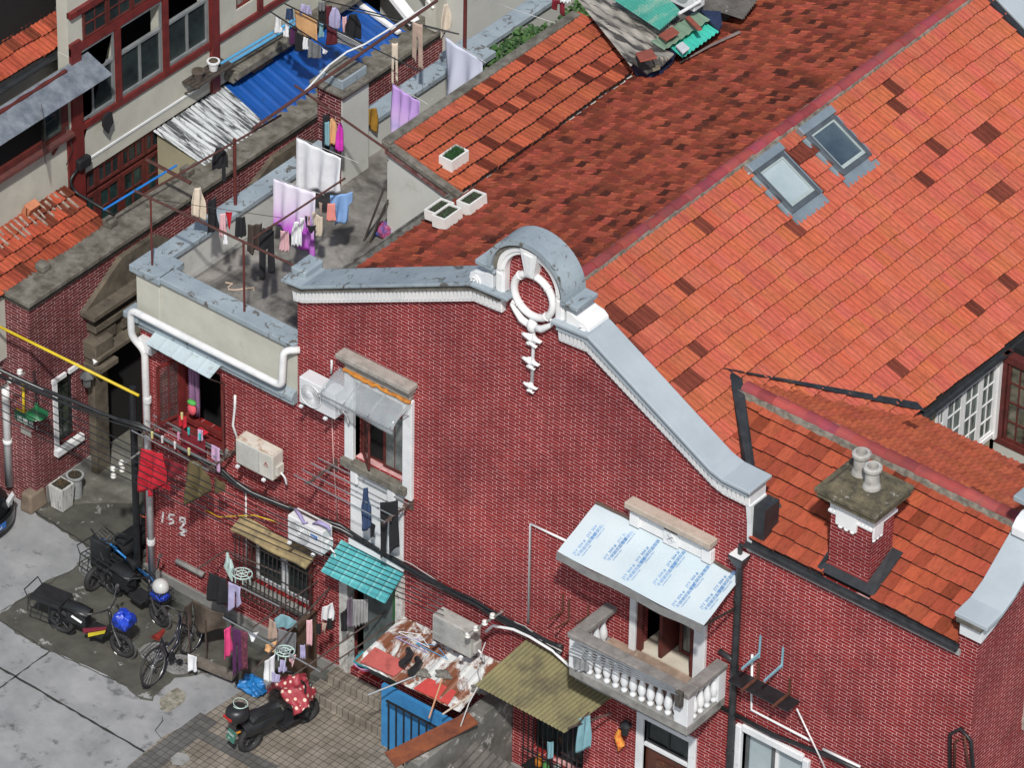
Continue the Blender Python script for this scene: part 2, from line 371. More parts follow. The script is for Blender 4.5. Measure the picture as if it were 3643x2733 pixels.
# pediment: pilasters + arch band
def arcpts(cx, cz, rx, rz, n=26, a0=0, a1=pi): return [(cx+rx*cos(a0+(a1-a0)*i/n), cz+rz*sin(a0+(a1-a0)*i/n)) for i in range(n+1)]
def archband(name, cx, cz, r0, r1, y0, y1, mat, bevel=0):
    m = MB(); o = arcpts(cx, cz, *r1); i_ = arcpts(cx, cz, *r0)
    A = [[m.V((x, y, z)) for x, z in q] for q, y in ((i_, y0), (o, y0), (o, y1), (i_, y1))]
    for i in range(len(o)-1):
        for k in range(4): m.F((A[k][i], A[k][i+1], A[(k+1) % 4][i+1], A[(k+1) % 4][i]))
    m.F([A[k][0] for k in range(4)]); m.F([A[3-k][-1] for k in range(4)])
    return m.build(name, mat, H, smooth=False, bevel=bevel)
pc = 4.8
mb = MB(); mb.box(pc-.50-.17, pc-.50, -.13, .3, 9.5, 10.1); mb.box(pc-.50-.14, pc-.53, -.15, -.128, 9.56, 10.02); mb.build('pilaster', WHITEC, H, bevel=.01)
mb = MB(); mb.box(pc+.50, pc+.67, -.13, .3, 9.5, 10.1); mb.box(pc+.53, pc+.64, -.15, -.128, 9.56, 10.02); mb.build('pilaster', WHITEC, H, bevel=.01)
archband('pediment_arch', pc, 10.08, (.50, .50), (.64, .64), -.13, .3, WHITEC)
archband('pediment_arch', pc, 10.08, (.56, .56), (.66, .64), -.155, .28, WHITEC)
archband('pediment_moulding', pc, 10.1, (.63, .63), (.70, .70), -.19, .30, CAPST)
archband('pediment_coping', pc, 10.12, (.69, .67), (.78, .76), -.24, .26, COPING)
for s_ in (-1, 1):
    mb = MB(); x0, x1 = sorted((pc+s_*.66, pc+s_*1.0)); mb.box(x0, x1, -.24, .28, 10.06, 10.14); mb.build('pediment_shoulder', COPING, H, bevel=.012)
    mb = MB(); x0, x1 = sorted((pc+s_*.66, pc+s_*.94)); mb.box(x0, x1, -.19, .34, 9.98, 10.06); mb.build('pediment_moulding', COPINGC, H, bevel=.01)
    # scroll volute beside the pilaster
    m = MB()
    prof = [(0, 9.62), (0, 9.98), (.12, 9.98), (.2, 9.93), (.3, 9.9), (.42, 9.88), (.52, 9.80), (.55, 9.68), (.5, 9.57), (.4, 9.52), (.28, 9.53), (.16, 9.6)]
    m.prism([(pc+s_*((.72+a*.85)), -.15, 9.6+(b-9.6)*.85) for a, b in prof], (0, .5, 0)); sv = m.build('scroll', WHITEC if s_ > 0 else WHITE, H, bevel=.015)
    m = MB(); sp_ = []
    for i in range(34):
        t = i*.36; r = .115*(1-i/40); sp_.append((pc+s_*(.72+.33+r*cos(t+1.6)), -.165, 9.66+r*sin(t+1.6)))
    m.tube(sp_, .016, 6); m.build('volute', WHITEC, sv)
# keystone, ring and garland
mb = MB(); mb.prism([(4.72, -.17, 10.22), (4.88, -.17, 10.22), (4.97, -.2, 10.72), (4.63, -.2, 10.72)], (0, .2, 0)); mb.build('keystone', WHITEC, H, bevel=.01)
mb = MB(); mb.prism([(4.765, -.19, 10.27), (4.835, -.19, 10.27), (4.885, -.22, 10.66), (4.715, -.22, 10.66)], (0, .05, 0)); mb.build('keystone', WHITEC, H, bevel=.01)
mb = MB(); mb.torus((pc+.02, -.06, 9.82), .38, .062, (0, 1, 0), 40, 10, 1, 1.0); mb.torus((pc+.02, -.075, 9.82), .38, .05, (0, 1, 0), 40, 8)
for k in range(4):
    t = pi/4+k*pi/2; mb.torus((pc+.02+.38*cos(t), -.06, 9.82+.38*sin(t)), .066, .012, (-sin(t), 0, cos(t)), 12, 5)
ring = mb.build('roundel', WHITEC, H, smooth=True)
mb = MB()
mb.tube([(4.82, -.05, 9.47), (4.83, -.05, 9.05), (4.82, -.05, 8.15)], .03, 8)
def leafy(m, x, z, s, k=5):
    for i in range(k):
        a = -pi/2+(i-(k-1)/2)*.62; L = s*(1.0 if i % 2 == 0 else .8)
        pts = [(x, -.06, z), (x+.5*L*cos(a), -.11, z+.45*L*sin(a)), (x+L*cos(a)*1.05, -.10, z+.62*L*sin(a)), (x+L*cos(a)*1.15, -.07, z+.5*L*sin(a))]
        m.tube(pts, [.035*s/.15, .042*s/.15, .03*s/.15, .012], 7)
leafy(mb, 4.83, 9.08, .17); leafy(mb, 4.83, 8.98, .14, 3); leafy(mb, 4.82, 8.62, .15); leafy(mb, 4.82, 8.52, .11, 3); leafy(mb, 4.82, 8.14, .12); leafy(mb, 4.82, 8.05, .09, 3)
for z in (8.95, 8.5, 8.12): mb.sphere((4.82, -.09, z), .055)
for sx in (-1, 1):
    pts = [(4.82+sx*.06, -.07, 9.25), (4.82+sx*.2, -.09, 9.3), (4.82+sx*.33, -.09, 9.42), (4.82+sx*.4, -.09, 9.5), (4.82+sx*.38, -.09, 9.56), (4.82+sx*.33, -.08, 9.52)]
    mb.tube(pts, [.06, .06, .045, .035, .028, .02], 8)
mb.sphere((4.82, -.08, 9.27), .09, sz=1.4)
mb.build('garland', WHITEC, H, smooth=True)
# ---------------------------------------------------------------- roofs
sl_ = .55; vR = Vector((1, 0, -sl_)).normalized(); RZ = 9.50
def skipR(uc, vc):
    y = .35+uc; x = 4.75+vc*vR.x
    for (x0, x1, y0, y1) in ((4.86, 5.86, 5.18, 6.05), (4.86, 5.90, 6.56, 7.42)):
        if x0 < x < x1 and y0 < y < y1: return True
    if y < 3.9 and x > 7.4+(abs(y-1.95))*1.0+.5: return True
    return False
dk = {(random.randrange(55), random.randrange(17)) for _ in range(24)}
def tintR(i, j):
    if (i, j) in dk or ((i-1, j) in dk and random.random() < .25): q = random.uniform(.8, 1.4); return (.30*q, .30*q, .34*q)
    f = 1.03-.12*max(0, (2-j)/2) - (.1 if i < 8 and random.random() < .5 else 0)
    q = random.uniform(.90, 1.06)*f; return (q, q*random.uniform(.9, 1.14), q*random.uniform(.88, 1.2))
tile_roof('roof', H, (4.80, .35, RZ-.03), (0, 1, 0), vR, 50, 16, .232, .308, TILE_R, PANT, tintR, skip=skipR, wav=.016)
vL = Vector((-1, 0, -.46)).normalized()
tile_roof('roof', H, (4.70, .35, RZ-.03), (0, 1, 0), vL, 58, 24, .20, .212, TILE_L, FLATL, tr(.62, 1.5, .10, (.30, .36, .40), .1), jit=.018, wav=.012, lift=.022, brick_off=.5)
# roof beds below the tiles
mb = MB(); mb.prism([(4.75, .3, RZ-.05), (9.13, .3, RZ-.05-4.38*sl_), (9.0, .3, 6.6), (.2, .3, 6.9), (.08, .3, RZ-.06-4.67*.46)], (0, 11.6, 0)); mb.build('roof_bed', DARK, H)
# ridge tiles of the main roof
RIDGE = M_('red_ridge_tile', (.33, .055, .05), (.22, .045, .05), 4, .7, stain=(.15, .06, .06), st_scale=2, tint=True)
LIME = M_('lime_mortar', (.27, .25, .21), (.10, .09, .075), 9, .95, bmp=.6)
def ridge(a, b, L, r, name='ridge_tiles', gap=0):
    a, b = Vector(a), Vector(b); d = (b-a); n = int(d.length/L); d.normalize(); m = MB(); side = d.cross(Vector((0, 0, 1))).normalized(); up = Vector((0, 0, 1))
    for i in range(n):
        j = Vector((0, 0, random.uniform(-.008, .008)))+side*random.uniform(-.01, .01); q = random.uniform(.75, 1.2); m.tint = (q, q*random.uniform(.85, 1.1), q*random.uniform(.8, 1.25))
        p0 = a+d*(i*L)+j; p1 = a+d*((i+1)*L+.03)+j
        R0, R1 = [], []
        for k in range(9):
            t = pi*k/8; o = side*cos(t)*1+up*sin(t)*.85
            R0.append(m.V(p0+o*(r*1.05))); R1.append(m.V(p1+o*(r*.92)))
        for k in range(8): m.F((R0[k], R0[k+1], R1[k+1], R1[k]))
        c0 = m.V(p0); 
        for k in range(8): m.F((R0[k+1], R0[k], c0))
    return m.build(name, RIDGE, H, smooth=False, fixn=False)
ridge((4.75, .46, RZ-.03), (4.75, 11.9, RZ-.03), .34, .115)
mb = MB(); mb.prism([(4.62, .4, RZ-.05), (4.9, .4, RZ-.09), (4.88, .4, RZ+.0), (4.66, .4, RZ+.02)], (0, 11.5, 0)); mb.build('ridge_bedding', LIME, H)
# low pent roof over the stair, left of the main eave
vS = Vector((1.52, 0, -.36)).normalized()
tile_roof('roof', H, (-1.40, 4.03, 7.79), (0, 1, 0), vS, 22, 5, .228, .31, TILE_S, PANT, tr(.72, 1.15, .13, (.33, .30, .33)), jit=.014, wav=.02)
mb = MB(); mb.box(-1.52, -1.34, 3.92, 9.0, 7.72, 7.84); mb.hexa([(-1.5, 3.9, 7.72), (.12, 3.9, 7.34), (.12, 4.06, 7.34), (-1.5, 4.06, 7.72), (-1.5, 3.9, 7.82), (.12, 3.9, 7.44), (.12, 4.06, 7.44), (-1.5, 4.06, 7.82)]); mb.build('pent_coping', CAPST, H, bevel=.01)
mb = MB(); mb.hexa([(-1.46, 3.93, 7.58), (.05, 3.93, 7.22), (.05, 4.02, 7.22), (-1.46, 4.02, 7.58), (-1.46, 3.93, 7.7), (.05, 3.93, 7.33), (.05, 4.02, 7.33), (-1.46, 4.02, 7.7)]); mb.build('bargeboard', M_('peeling_red_board', (.22, .11, .10), (.10, .03, .03), 9, .8, stain=(.28, .26, .24), st_scale=6), H)
mb = MB(); mb.prism([(-1.46, 4.0, 5.8), (.1, 4.0, 5.8), (.1, 4.0, 7.36), (-1.46, 4.0, 7.74)], (0, 5.0, 0)); mb.build('stair_wall', PLASTW, H)
mb = MB(); mb.hexa([(-.02, .4, 7.30), (.16, .4, 7.30), (.16, 11.9, 7.30), (-.02, 11.9, 7.30), (-.04, .4, 7.38), (.10, .4, 7.36), (.10, 11.9, 7.36), (-.04, 11.9, 7.38)]); mb.box(-.06, -.03, .4, 11.9, 7.28, 7.42); mb.build('valley_gutter', M_('mossy_gutter', (.16, .16, .15), (.05, .05, .045), 7, .9, bmp=.5), H)
mb = MB(); mb.box(-.04, .06, .45, 4.0, 5.8, 7.3); mb.build('eave_wall', PLASTW, H)
# wing roof
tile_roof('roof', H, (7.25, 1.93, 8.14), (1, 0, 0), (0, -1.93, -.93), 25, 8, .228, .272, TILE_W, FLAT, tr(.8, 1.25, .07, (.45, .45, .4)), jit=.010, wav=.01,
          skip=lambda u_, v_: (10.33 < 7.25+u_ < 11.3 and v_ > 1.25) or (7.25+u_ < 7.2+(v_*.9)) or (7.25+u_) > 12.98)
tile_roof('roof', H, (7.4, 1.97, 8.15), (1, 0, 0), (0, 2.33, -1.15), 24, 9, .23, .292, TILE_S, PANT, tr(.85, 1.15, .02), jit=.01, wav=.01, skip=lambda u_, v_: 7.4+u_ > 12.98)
mb = MB(); mb.prism([(7.3, 1.95, 8.12), (7.3, 0.05, 7.17), (7.3, .3, 6.5), (7.3, 4.2, 6.5), (7.3, 4.28, 6.96)], (5.7, 0, 0)); mb.build('roof_bed', DARK, H)
ridge((7.45, 1.95, 8.17), (12.98, 1.95, 8.17), .30, .125)
mb = MB(); mb.prism([(7.4, 1.76, 8.08), (7.4, 2.12, 8.07), (7.4, 2.08, 8.2), (7.4, 1.8, 8.2)], (5.6, 0, 0)); mb.build('ridge_bedding', LIME, H)
LEAD = M_('black_lead_flashing', (.030, .034, .04), (.015, .017, .02), 5, .5, stain=(.10, .05, .03), st_scale=5, st_lo=.62, st_hi=.7)
mb = MB()
mb.poly([(7.05, 2.05, 8.27), (7.3, 1.8, 8.2), (9.0, .1, 7.3), (9.12, .1, 7.42), (9.0, .35, 7.46), (7.35, 2.0, 8.27)]); mb.poly([(7.0, 1.95, 8.34), (7.2, 2.12, 8.26), (9.2, 4.4, 7.14), (9.02, 4.42, 7.22)])
mb.build('valley_flashing', LEAD, H, solid=.015, fixn=False)
mb = MB(); mb.box(9.1, 9.32, -.02, .36, 7.15, 7.86); mb.hexa([(9.1, .1, 7.2), (9.3, .1, 7.2), (9.24, .6, 7.5), (9.1, .6, 7.5), (9.1, .1, 7.7), (9.16, .1, 7.7), (9.12, .6, 7.6), (9.1, .6, 7.6)]); mb.build('corner_flashing', LEAD, H, bevel=.02)
# gutters
mb = MB()
def gutter(m, a, b, r=.075, open_up=True):
    a, b = Vector(a), Vector(b); d = (b-a).normalized(); side = d.cross(Vector((0, 0, 1))).normalized(); up = Vector((0, 0, 1))
    for rr, fl_ in ((r, 0), (r-.012, 1)):
        R0, R1 = [], []
        for k in range(9):
            t = pi+pi*k/8; o = side*cos(t)+up*sin(t); R0.append(m.V(a+o*rr)); R1.append(m.V(b+o*rr))
        for k in range(8): m.F((R0[k], R0[k+1], R1[k+1], R1[k]))
    for s_ in (-1, 1): m.tube([a+side*s_*r, b+side*s_*r], .010, 6)
GUT = M_('black_gutter', (.035, .038, .042), (.016, .018, .02), 5, .4)
gutter(mb, (9.0, -.09, 7.16), (12.98, -.09, 7.16)); mb.build('gutter', GUT, H, fixn=False)
mb = MB(); mb.box(9.05, 13.0, -.045, 0.0, 6.98, 7.08); mb.build('fascia', M_('pale_fascia', (.42, .42, .42), (.3, .3, .3), 4, .7), H)
mb = MB(); gutter(mb, (9.2, 4.3, 7.04), (9.2, 11.9, 7.04), .07); mb.build('gutter', GUT, H, fixn=False)
mb = MB(); gutter(mb, (9.2, 4.36, 6.95), (13.0, 4.36, 6.95), .08); mb.build('gutter', GUT, H, fixn=False)
# right end parapet of the wing with rake, scroll, pediment block
def rake(name, pts, z0, z1, x0, x1, mat, bevel=0):
    m = MB(); A = [[m.V((x, y, z+dz)) for y, z in pts] for x, dz in ((x0, z0), (x0, z1), (x1, z1), (x1, z0))]
    for i in range(len(pts)-1):
        for k in range(4): m.F((A[k][i], A[k][i+1], A[(k+1) % 4][i+1], A[(k+1) % 4][i]))
    m.F([A[k][0] for k in range(4)]); m.F([A[3-k][-1] for k in range(4)])
    return m.build(name, mat, H, bevel=bevel)
rk = [(-.15, 7.72), (.25, 7.76), (.55, 7.9), (1.25, 8.45), (1.6, 8.52)]
rake('rake_coping', rk, .06, .14, 12.93, 13.52, COPINGC, .012); rake('rake_moulding', rk, -.02, .07, 12.97, 13.42, CAPST); rake('rake_frieze', [(-.08, 7.66)]+rk[1:], -.22, -.02, 13.0, 13.39, WHITE)
rake('rake_coping', [(2.3, 8.52), (2.65, 8.45), (3.35, 7.9), (3.9, 7.7)], .06, .14, 12.93, 13.52, COPINGC, .012)
mb = MB(); mb.prism([(13.0, a, b) for a, b in [(1.22, 8.52), (1.12, 8.6), (1.12, 8.74), (1.22, 8.85), (1.34, 8.9), (1.5, 8.92), (1.6, 9.02), (1.75, 9.02), (1.75, 8.56)]], (.4, 0, 0)); mb.build('scroll', WHITE, H, bevel=.015)
mb = MB(); mb.box(12.98, 13.42, 1.4, 2.5, 9.0, 9.1); mb.build('pediment_moulding', WHITE, H); mb = MB(); mb.box(12.9, 13.5, 1.25, 2.65, 9.1, 9.2); mb.build('pediment_coping', COPING, H, bevel=.02)
mb = MB(); mb.box(13.0, 13.4, 1.6, 2.3, 8.5, 9.0); mb.build('pediment_block', BRICK, H)
# chimney
a0 = g(34, 668, 1560, 'y', .12); zc = 7.2
x0c, x1c, y0c, y1c = 10.42, 11.16, .14, .74
mb = MB(); mb.box(x0c, x1c, y0c, y1c, 7.1, 8.42); ch = mb.build('chimney', BRICK, H)
mb = MB(); mb.box(x0c-.012, x1c+.012, y0c-.012, y1c+.012, 7.1, 7.36); mb.build('chimney_foot', M_('red_render', (.24, .025, .022), (.17, .02, .02), 3, .8), ch, bevel=.03)
mb = MB(); mb.box(x0c-.015, x1c+.015, y0c-.015, y1c+.015, 8.30, 8.62)
mb.box(x0c-.035, x1c+.035, y0c-.035, y1c+.035, 8.33, 8.37)
for i in range(11): mb.box(x0c+.03+i*.066, x0c+.065+i*.066, y0c-.03, y0c-.014, 8.38, 8.58)
for i in range(8): mb.box(x1c+.014, x1c+.03, y0c+.03+i*.07, y0c+.07+i*.07, 8.38, 8.58)
for (a, b) in ((.12, .50),):
    mb.box(x0c+a, x0c+b, y0c-.05, y0c-.012, 8.18, 8.6)
mb.box(x1c+.012, x1c+.05, y0c+.02, y0c+.25, 8.16, 8.55)
for i in range(3): mb.sphere((x0c+.2+i*.11, y0c-.03, 8.15), .045, 8, 6, 1, .6, .8); mb.sphere((x1c+.03, y0c+.05+i*.09, 8.12), .04, 8, 6, .6, 1, .8)
mb.build('chimney_frieze', WHITEC, ch)
MOSS = M_('mossy_cement_cap', (.14, .12, .075), (.05, .045, .032), 6, .95, stain=(.30, .29, .26), st_scale=8, st_lo=.6, st_hi=.68, bmp=.7)
mb = MB(); mb.box(x0c-.17, x1c+.17, y0c-.17, y1c+.17, 8.62, 8.71); mb.box(x0c-.20, x1c+.20, y0c-.20, y1c+.20, 8.71, 8.80)
mb.hexa([(x0c-.12, y0c-.12, 8.80), (x1c+.12, y0c-.12, 8.80), (x1c+.12, y1c+.12, 8.80), (x0c-.12, y1c+.12, 8.80), (x0c+.0, y0c+.0, 8.90), (x1c-.0, y0c+.0, 8.90), (x1c-.0, y1c-.0, 8.90), (x0c+.0, y1c-.0, 8.90)]); mb.build('chimney_cap', MOSS, ch, bevel=.015)
for k, (cx_, cy_) in enumerate(((x0c+.2, y0c+.42), (x0c+.53, y0c+.25))):
    m = MB(); m.lathe((cx_, cy_, 8.88), [(.145, 0), (.135, .06), (.115, .12), (.112, .30), (.118, .32), (.118, .34), (.145, .35), (.148, .40), (.125, .42), (.09, .42), (.085, .30), (.085, .1)], 20)
    m.build('chimney_pot', M_('pale_clay_pot', (.46, .45, .43), (.30, .29, .27), 6, .85, stain=(.14, .13, .12), st_scale=5), ch, smooth=False)
mb = MB(); mb.poly([(x0c-.1, -.02, 7.26), (x1c+.22, -.02, 7.26), (x1c+.22, .72, 7.66), (x1c+.02, .72, 7.66), (x1c+.02, .1, 7.35), (x0c-.02, .1, 7.35), (x0c-.02, .5, 7.55), (x0c-.1, .5, 7.55)])
mb.build('chimney_flashing', LEAD, ch, solid=.02, fixn=False)
# skylights
SKF = M_('grey_skylight_frame', (.13, .15, .17), (.09, .105, .12), 4, .4, metal=.4, bmp=.05); SKZ = M_('zinc_apron', (.34, .41, .45), (.25, .31, .35), 2, .35, metal=.5, bmp=.05)
def skylight(x0, y0, y1, pane, L=1.06):
    nR = Vector((sl_, 0, 1)).normalized(); O = Vector((x0, 0, RZ-(x0-4.75)*sl_))
    def P(a, y, h): q = O+vR*a+nR*h; return (q.x, y, q.z)
    def slab(m, a0, a1, ya, yb, h0, h1): m.hexa([P(a0, ya, h0), P(a1, ya, h0), P(a1, yb, h0), P(a0, yb, h0), P(a0, ya, h1), P(a1, ya, h1), P(a1, yb, h1), P(a0, yb, h1)])
    m = MB(); slab(m, .10, L, y0, y0+.07, 0, .12); slab(m, .10, L, y1-.07, y1, 0, .12); slab(m, L-.09, L, y0+.07, y1-.07, 0, .10); slab(m, .14, .22, y0+.07, y1-.07, 0, .12)
    sk = m.build('skylight', SKF, H, bevel=.006)
    m = MB(); slab(m, .22, L-.09, y0+.07, y1-.07, .03, .075); m.build('pane', pane, sk)
    m = MB(); slab(m, .22, .25, y0+.07, y1-.07, .08, .1); slab(m, L-.15, L-.09, y0+.07, y1-.07, .08, .1); slab(m, .25, L-.15, y0+.07, y0+.1, .08, .1); slab(m, .25, L-.15, y1-.1, y1-.07, .08, .1); m.build('sash', M_('pale_sash', (.36, .42, .42), (.28, .34, .34), 3, .4), sk)
    m = MB(); slab(m, .0, .15, y0-.06, y1+.06, .02, .15); m.build('head_flashing', SKZ, sk, bevel=.01)
    m = MB(); slab(m, L, L+.20, y0-.05, y1+.05, .03, .045); slab(m, .1, L, y0-.09, y0, .03, .05); slab(m, .1, L, y1, y1+.09, .03, .05); m.build('apron', SKZ, sk)
    m = MB(); slab(m, -.16, 0, y0-.02, y1+.06, .0, .05); m.build('mortar_patch', LIME, sk)
skylight(4.90, 5.25, 6.0, GLASSP); skylight(4.90, 6.62, 7.38, M_('sky_reflecting_pane', (.07, .10, .125), (.04, .06, .085), 2, .08, bmp=0))
# ================================================================ terrace of the big house
def coprow(name, pts, mat=COPING, bevel=.012): 
    m = MB()
    for b in pts: m.box(*b)
    return m.build(name, mat, H, bevel=bevel)
mb = MB(); mb.box(XL+.0, -.002, -.02, .22, 5.55, 6.5); mb.build('terrace_parapet', PLASTER, H)
mb = MB(); mb.box(-3.44, -2.93, -.05, .42, 5.6, 6.48); mb.build('corner_pier', PLASTER, H, bevel=.015)
coprow('parapet_coping', [(-2.9, -.005, -.10, .28, 6.50, 6.60)]); coprow('parapet_coping', [(-3.52, -2.86, -.13, .50, 6.47, 6.60)])
mb = MB(); mb.box(-3.42, -3.2, .22, 12, 5.5, 6.5); mb.build('terrace_parapet', PLASTW, H)
coprow('parapet_coping', [(-3.50, -3.14, .50, 4.64, 6.48, 6.58), (-3.50, -3.14, 5.4, 12, 6.48, 6.58)])
mb = MB(); mb.box(-3.5, -2.95, 8.0, 8.55, 5.8, 6.5); mb.build('terrace_pier', PLASTW, H); coprow('parapet_coping', [(-3.56, -2.86, 7.92, 8.62, 6.5, 6.62)])
FLOORM = M_('stained_cement_floor', (.26, .25, .23), (.10, .095, .085), 1.6, .9, stain=(.045, .042, .038), st_scale=.9, st_lo=.5, st_hi=.66, bmp=.4, dist=.6)
mb = MB(); mb.box(-3.2, -.05, .22, 12, 5.7, 5.84); mb.build('terrace_floor', FLOORM, H)
mb = MB(); mb.box(-3.2, -3.12, .4, 4.7, 5.84, 5.9); mb.build('floor_kerb', CEMENT, H, bevel=.01)
# blue-grey string course below the parapet
mb = MB(); mb.box(-3.5, -.002, -.16, -.001, 5.50, 5.58); mb.box(-3.47, -.002, -.12, -.001, 5.40, 5.50); mb.hexa([(-3.5, -.16, 5.58), (-.003, -.16, 5.58), (-.003, -.021, 5.58), (-3.5, -.021, 5.58), (-3.5, -.10, 5.64), (-.003, -.10, 5.64), (-.003, -.021, 5.66), (-3.5, -.021, 5.66)])
mb.build('string_course', COPING, H, bevel=.008)
mb = MB(); mb.box(-3.6, -3.28, -.22, .1, 5.55, 5.68); mb.build('string_course', COPING, H, bevel=.015)
# tall pier on the terrace wall
q = g(12, 710, 670, 'x', -3.02)
px0, px1, py0, py1 = -3.55, -3.0, 4.68, 5.36
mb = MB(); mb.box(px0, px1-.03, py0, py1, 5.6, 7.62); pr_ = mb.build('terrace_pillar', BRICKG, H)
mb = MB(); mb.box(px1-.03, px1, py0+.0, py1, 5.84, 7.62); mb.build('plaster_face', PLASTW, pr_)
mb = MB(); mb.box(px0-.05, px1+.05, py0-.05, py1+.05, 7.62, 7.68); mb.build('pillar_cornice', REDP, pr_)
mb = MB(); mb.box(px0-.1, px1+.1, py0-.1, py1+.1, 7.68, 7.75); mb.build('pillar_cap', CAPST, pr_, bevel=.015)
mb = MB(); mb.box(px0+.02, px1-.02, py0+.02, py1-.02, 7.75, 7.93); mb.build('pillar_cap', COPING, pr_, bevel=.015)
mb = MB(); mb.box(px0+.05, px1-.05, py0+.05, py1-.05, 7.93, 7.945); mb.build('pillar_top', CAPST, pr_)
# ================================================================ courtyard wall with gates
GX = -6.14
G_ = thing('courtyard_wall', 'red brick courtyard wall with stone gate portal and cement coping left of the lane', 'wall', (GX, 4, 0))
y1o = g(21, 735, 1400, 'x', GX).y
gh = [rect(1.93, 3.5, -.01, 2.55), rect(.80, 1.26, 1.0, 2.42)]
P2 = g(11, 1790, 1620, 'x', GX).y
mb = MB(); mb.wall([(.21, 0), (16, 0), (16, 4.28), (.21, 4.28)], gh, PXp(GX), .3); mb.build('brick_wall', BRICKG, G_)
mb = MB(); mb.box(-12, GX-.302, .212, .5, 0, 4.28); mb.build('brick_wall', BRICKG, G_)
mb = MB(); mb.box(GX-.55, GX+.10, .11, 16, 4.38, 4.47); mb.box(-12, GX-.55, .11, .75, 4.38, 4.47); mb.build('wall_coping', CAPST, G_, bevel=.012)
mb = MB(); mb.box(GX-.45, GX+.05, .16, 16, 4.28, 4.38); mb.box(-12, GX-.45, .16, .7, 4.28, 4.38); mb.build('coping_moulding', M_('dark_moulding', (.07, .065, .055), (.04, .037, .03), 4, .9), G_)
mb = MB()
for y_ in (.9, 2.6, 4.6): mb.box(GX-.5, GX-.3, y_, y_+.2, 4.47, 4.62)
mb.build('coping_block', CAPST, G_, bevel=.03)
def pediment(ya, yb, yc, yd, zl, zp, nm):
    m = MB()
    pts = [(ya, zl), (yb, zp), (yc, zp), (yd, zl)]
    m.prism([(GX+.001, a, b) for a, b in pts], (.10, 0, 0)); o = m.build('pediment', STONE, G_)
    m = MB(); m.box(GX, GX+.34, ya-.06, yd+.06, zl-.1, zl); m.box(GX, GX+.24, ya-.0, yd, zl-.18, zl-.1); m.build('cornice', STONE, o, bevel=.012)
    return o
po = pediment(1.5, 2.45, 3.3, 4.1, 3.55, 4.16, 1)
mb = MB(); mb.box(GX, GX+.14, 1.62, 4.0, 3.2, 3.40); mb.box(GX, GX+.22, 1.6, 4.0, 3.06, 3.2); mb.box(GX, GX+.10, 1.66, 4.0, 2.62, 3.06)
for a in (1.68, 2.35, 3.0): mb.box(GX+.09, GX+.16, a, a+.5, 2.72, 3.0)
mb.box(GX, GX+.34, 1.5, 4.1, 2.55, 2.64); mb.build('entablature', STONE, G_, bevel=.012)
mb = MB(); mb.box(GX, GX+.16, 1.58, 1.93, 0, 2.3); mb.box(GX, GX+.36, 1.5, 2.0, 2.3, 2.42); mb.box(GX, GX+.26, 1.54, 1.96, 2.42, 2.5); mb.box(GX, GX+.3, 1.5, 1.95, 2.64, 2.9); mb.build('pilaster', STONE, G_, bevel=.012)
mb = MB(); mb.box(GX, GX+.16, 3.5, 3.85, 0, 2.5); mb.build('pilaster', STONE, G_, bevel=.012)
mb = MB(); mb.box(GX-.35, GX-.28, 1.9, 3.55, 0, 2.6); mb.build('gate_door', DARK, G_)
p2 = pediment(P2, P2+1.15, P2+1.8, P2+2.9, 3.55, 4.12, 2)
mb = MB(); mb.box(GX, GX+.16, P2+.1, P2+2.8, 0, 3.5); mb.build('pilaster', STONE, G_)
mb = MB(); mb.hexa([(GX-.2, -.02, 0), (GX+.06, -.0, 0), (GX+.06, .45, 0), (GX-.2, .45, 0), (GX-.2, .02, .38), (GX+.03, .03, .38), (GX+.03, .4, .38), (GX-.2, .4, .38)]); mb.build('corner_stone', M_('sandstone_guard', (.20, .16, .12), (.12, .09, .07), 3, .9, bmp=.6), G_, bevel=.04)
mb = MB(); mb.box(GX, GX+.03, .45, 1.58, 0, .36); mb.build('plinth', CEMENT, G_)
# small gate-side window
mb = MB(); mb.box(GX-.02, GX+.03, .70, .80, .92, 2.44); mb.box(GX-.02, GX+.05, .68, 1.02, 2.42, 2.50); mb.box(GX-.02, GX+.05, 1.1, 1.34, 2.42, 2.50); mb.box(GX-.02, GX+.10, .68, 1.36, .88, 1.0); wf = mb.build('window_surround', WHITE, G_)
def sash(parent, P, a0, a1, b0, b1, nx, nz, fr=.05, mt=.018, fm=REDW, pm=GLASS, d0=.06, th=.05, name='window', curt=None):
    m = MB()
    def bx(A0, A1, B0, B1, D0, D1): m.hexa([P(A0, B0, D0), P(A1, B0, D0), P(A1, B0, D1), P(A0, B0, D1), P(A0, B1, D0), P(A1, B1, D0), P(A1, B1, D1), P(A0, B1, D1)])
    bx(a0, a1, b0, b0+fr, d0, d0+th); bx(a0, a1, b1-fr, b1, d0, d0+th); bx(a0, a0+fr, b0+fr, b1-fr, d0, d0+th); bx(a1-fr, a1, b0+fr, b1-fr, d0, d0+th)
    for i in range(1, nx): c = a0+(a1-a0)*i/nx; bx(c-mt/2, c+mt/2, b0+fr, b1-fr, d0+.012, d0+th-.01)
    for i in range(1, nz): c = b0+(b1-b0)*i/nz; bx(a0+fr, a1-fr, c-mt/2, c+mt/2, d0+.009, d0+th-.013)
    f = m.build(name, fm, parent, bevel=0)
    m = MB(); bx(a0+fr*.5, a1-fr*.5, b0+fr*.5, b1-fr*.5, d0+th*.55, d0+th*.7); m.build('pane', pm, f)
    return f
sash(G_, PXp(GX), .80, 1.26, 1.0, 2.42, 2, 4, .06, .02, BLACKM, M_('window_green_glass', (.06, .075, .05), (.02, .03, .03), 6, .15, bmp=0), .08)
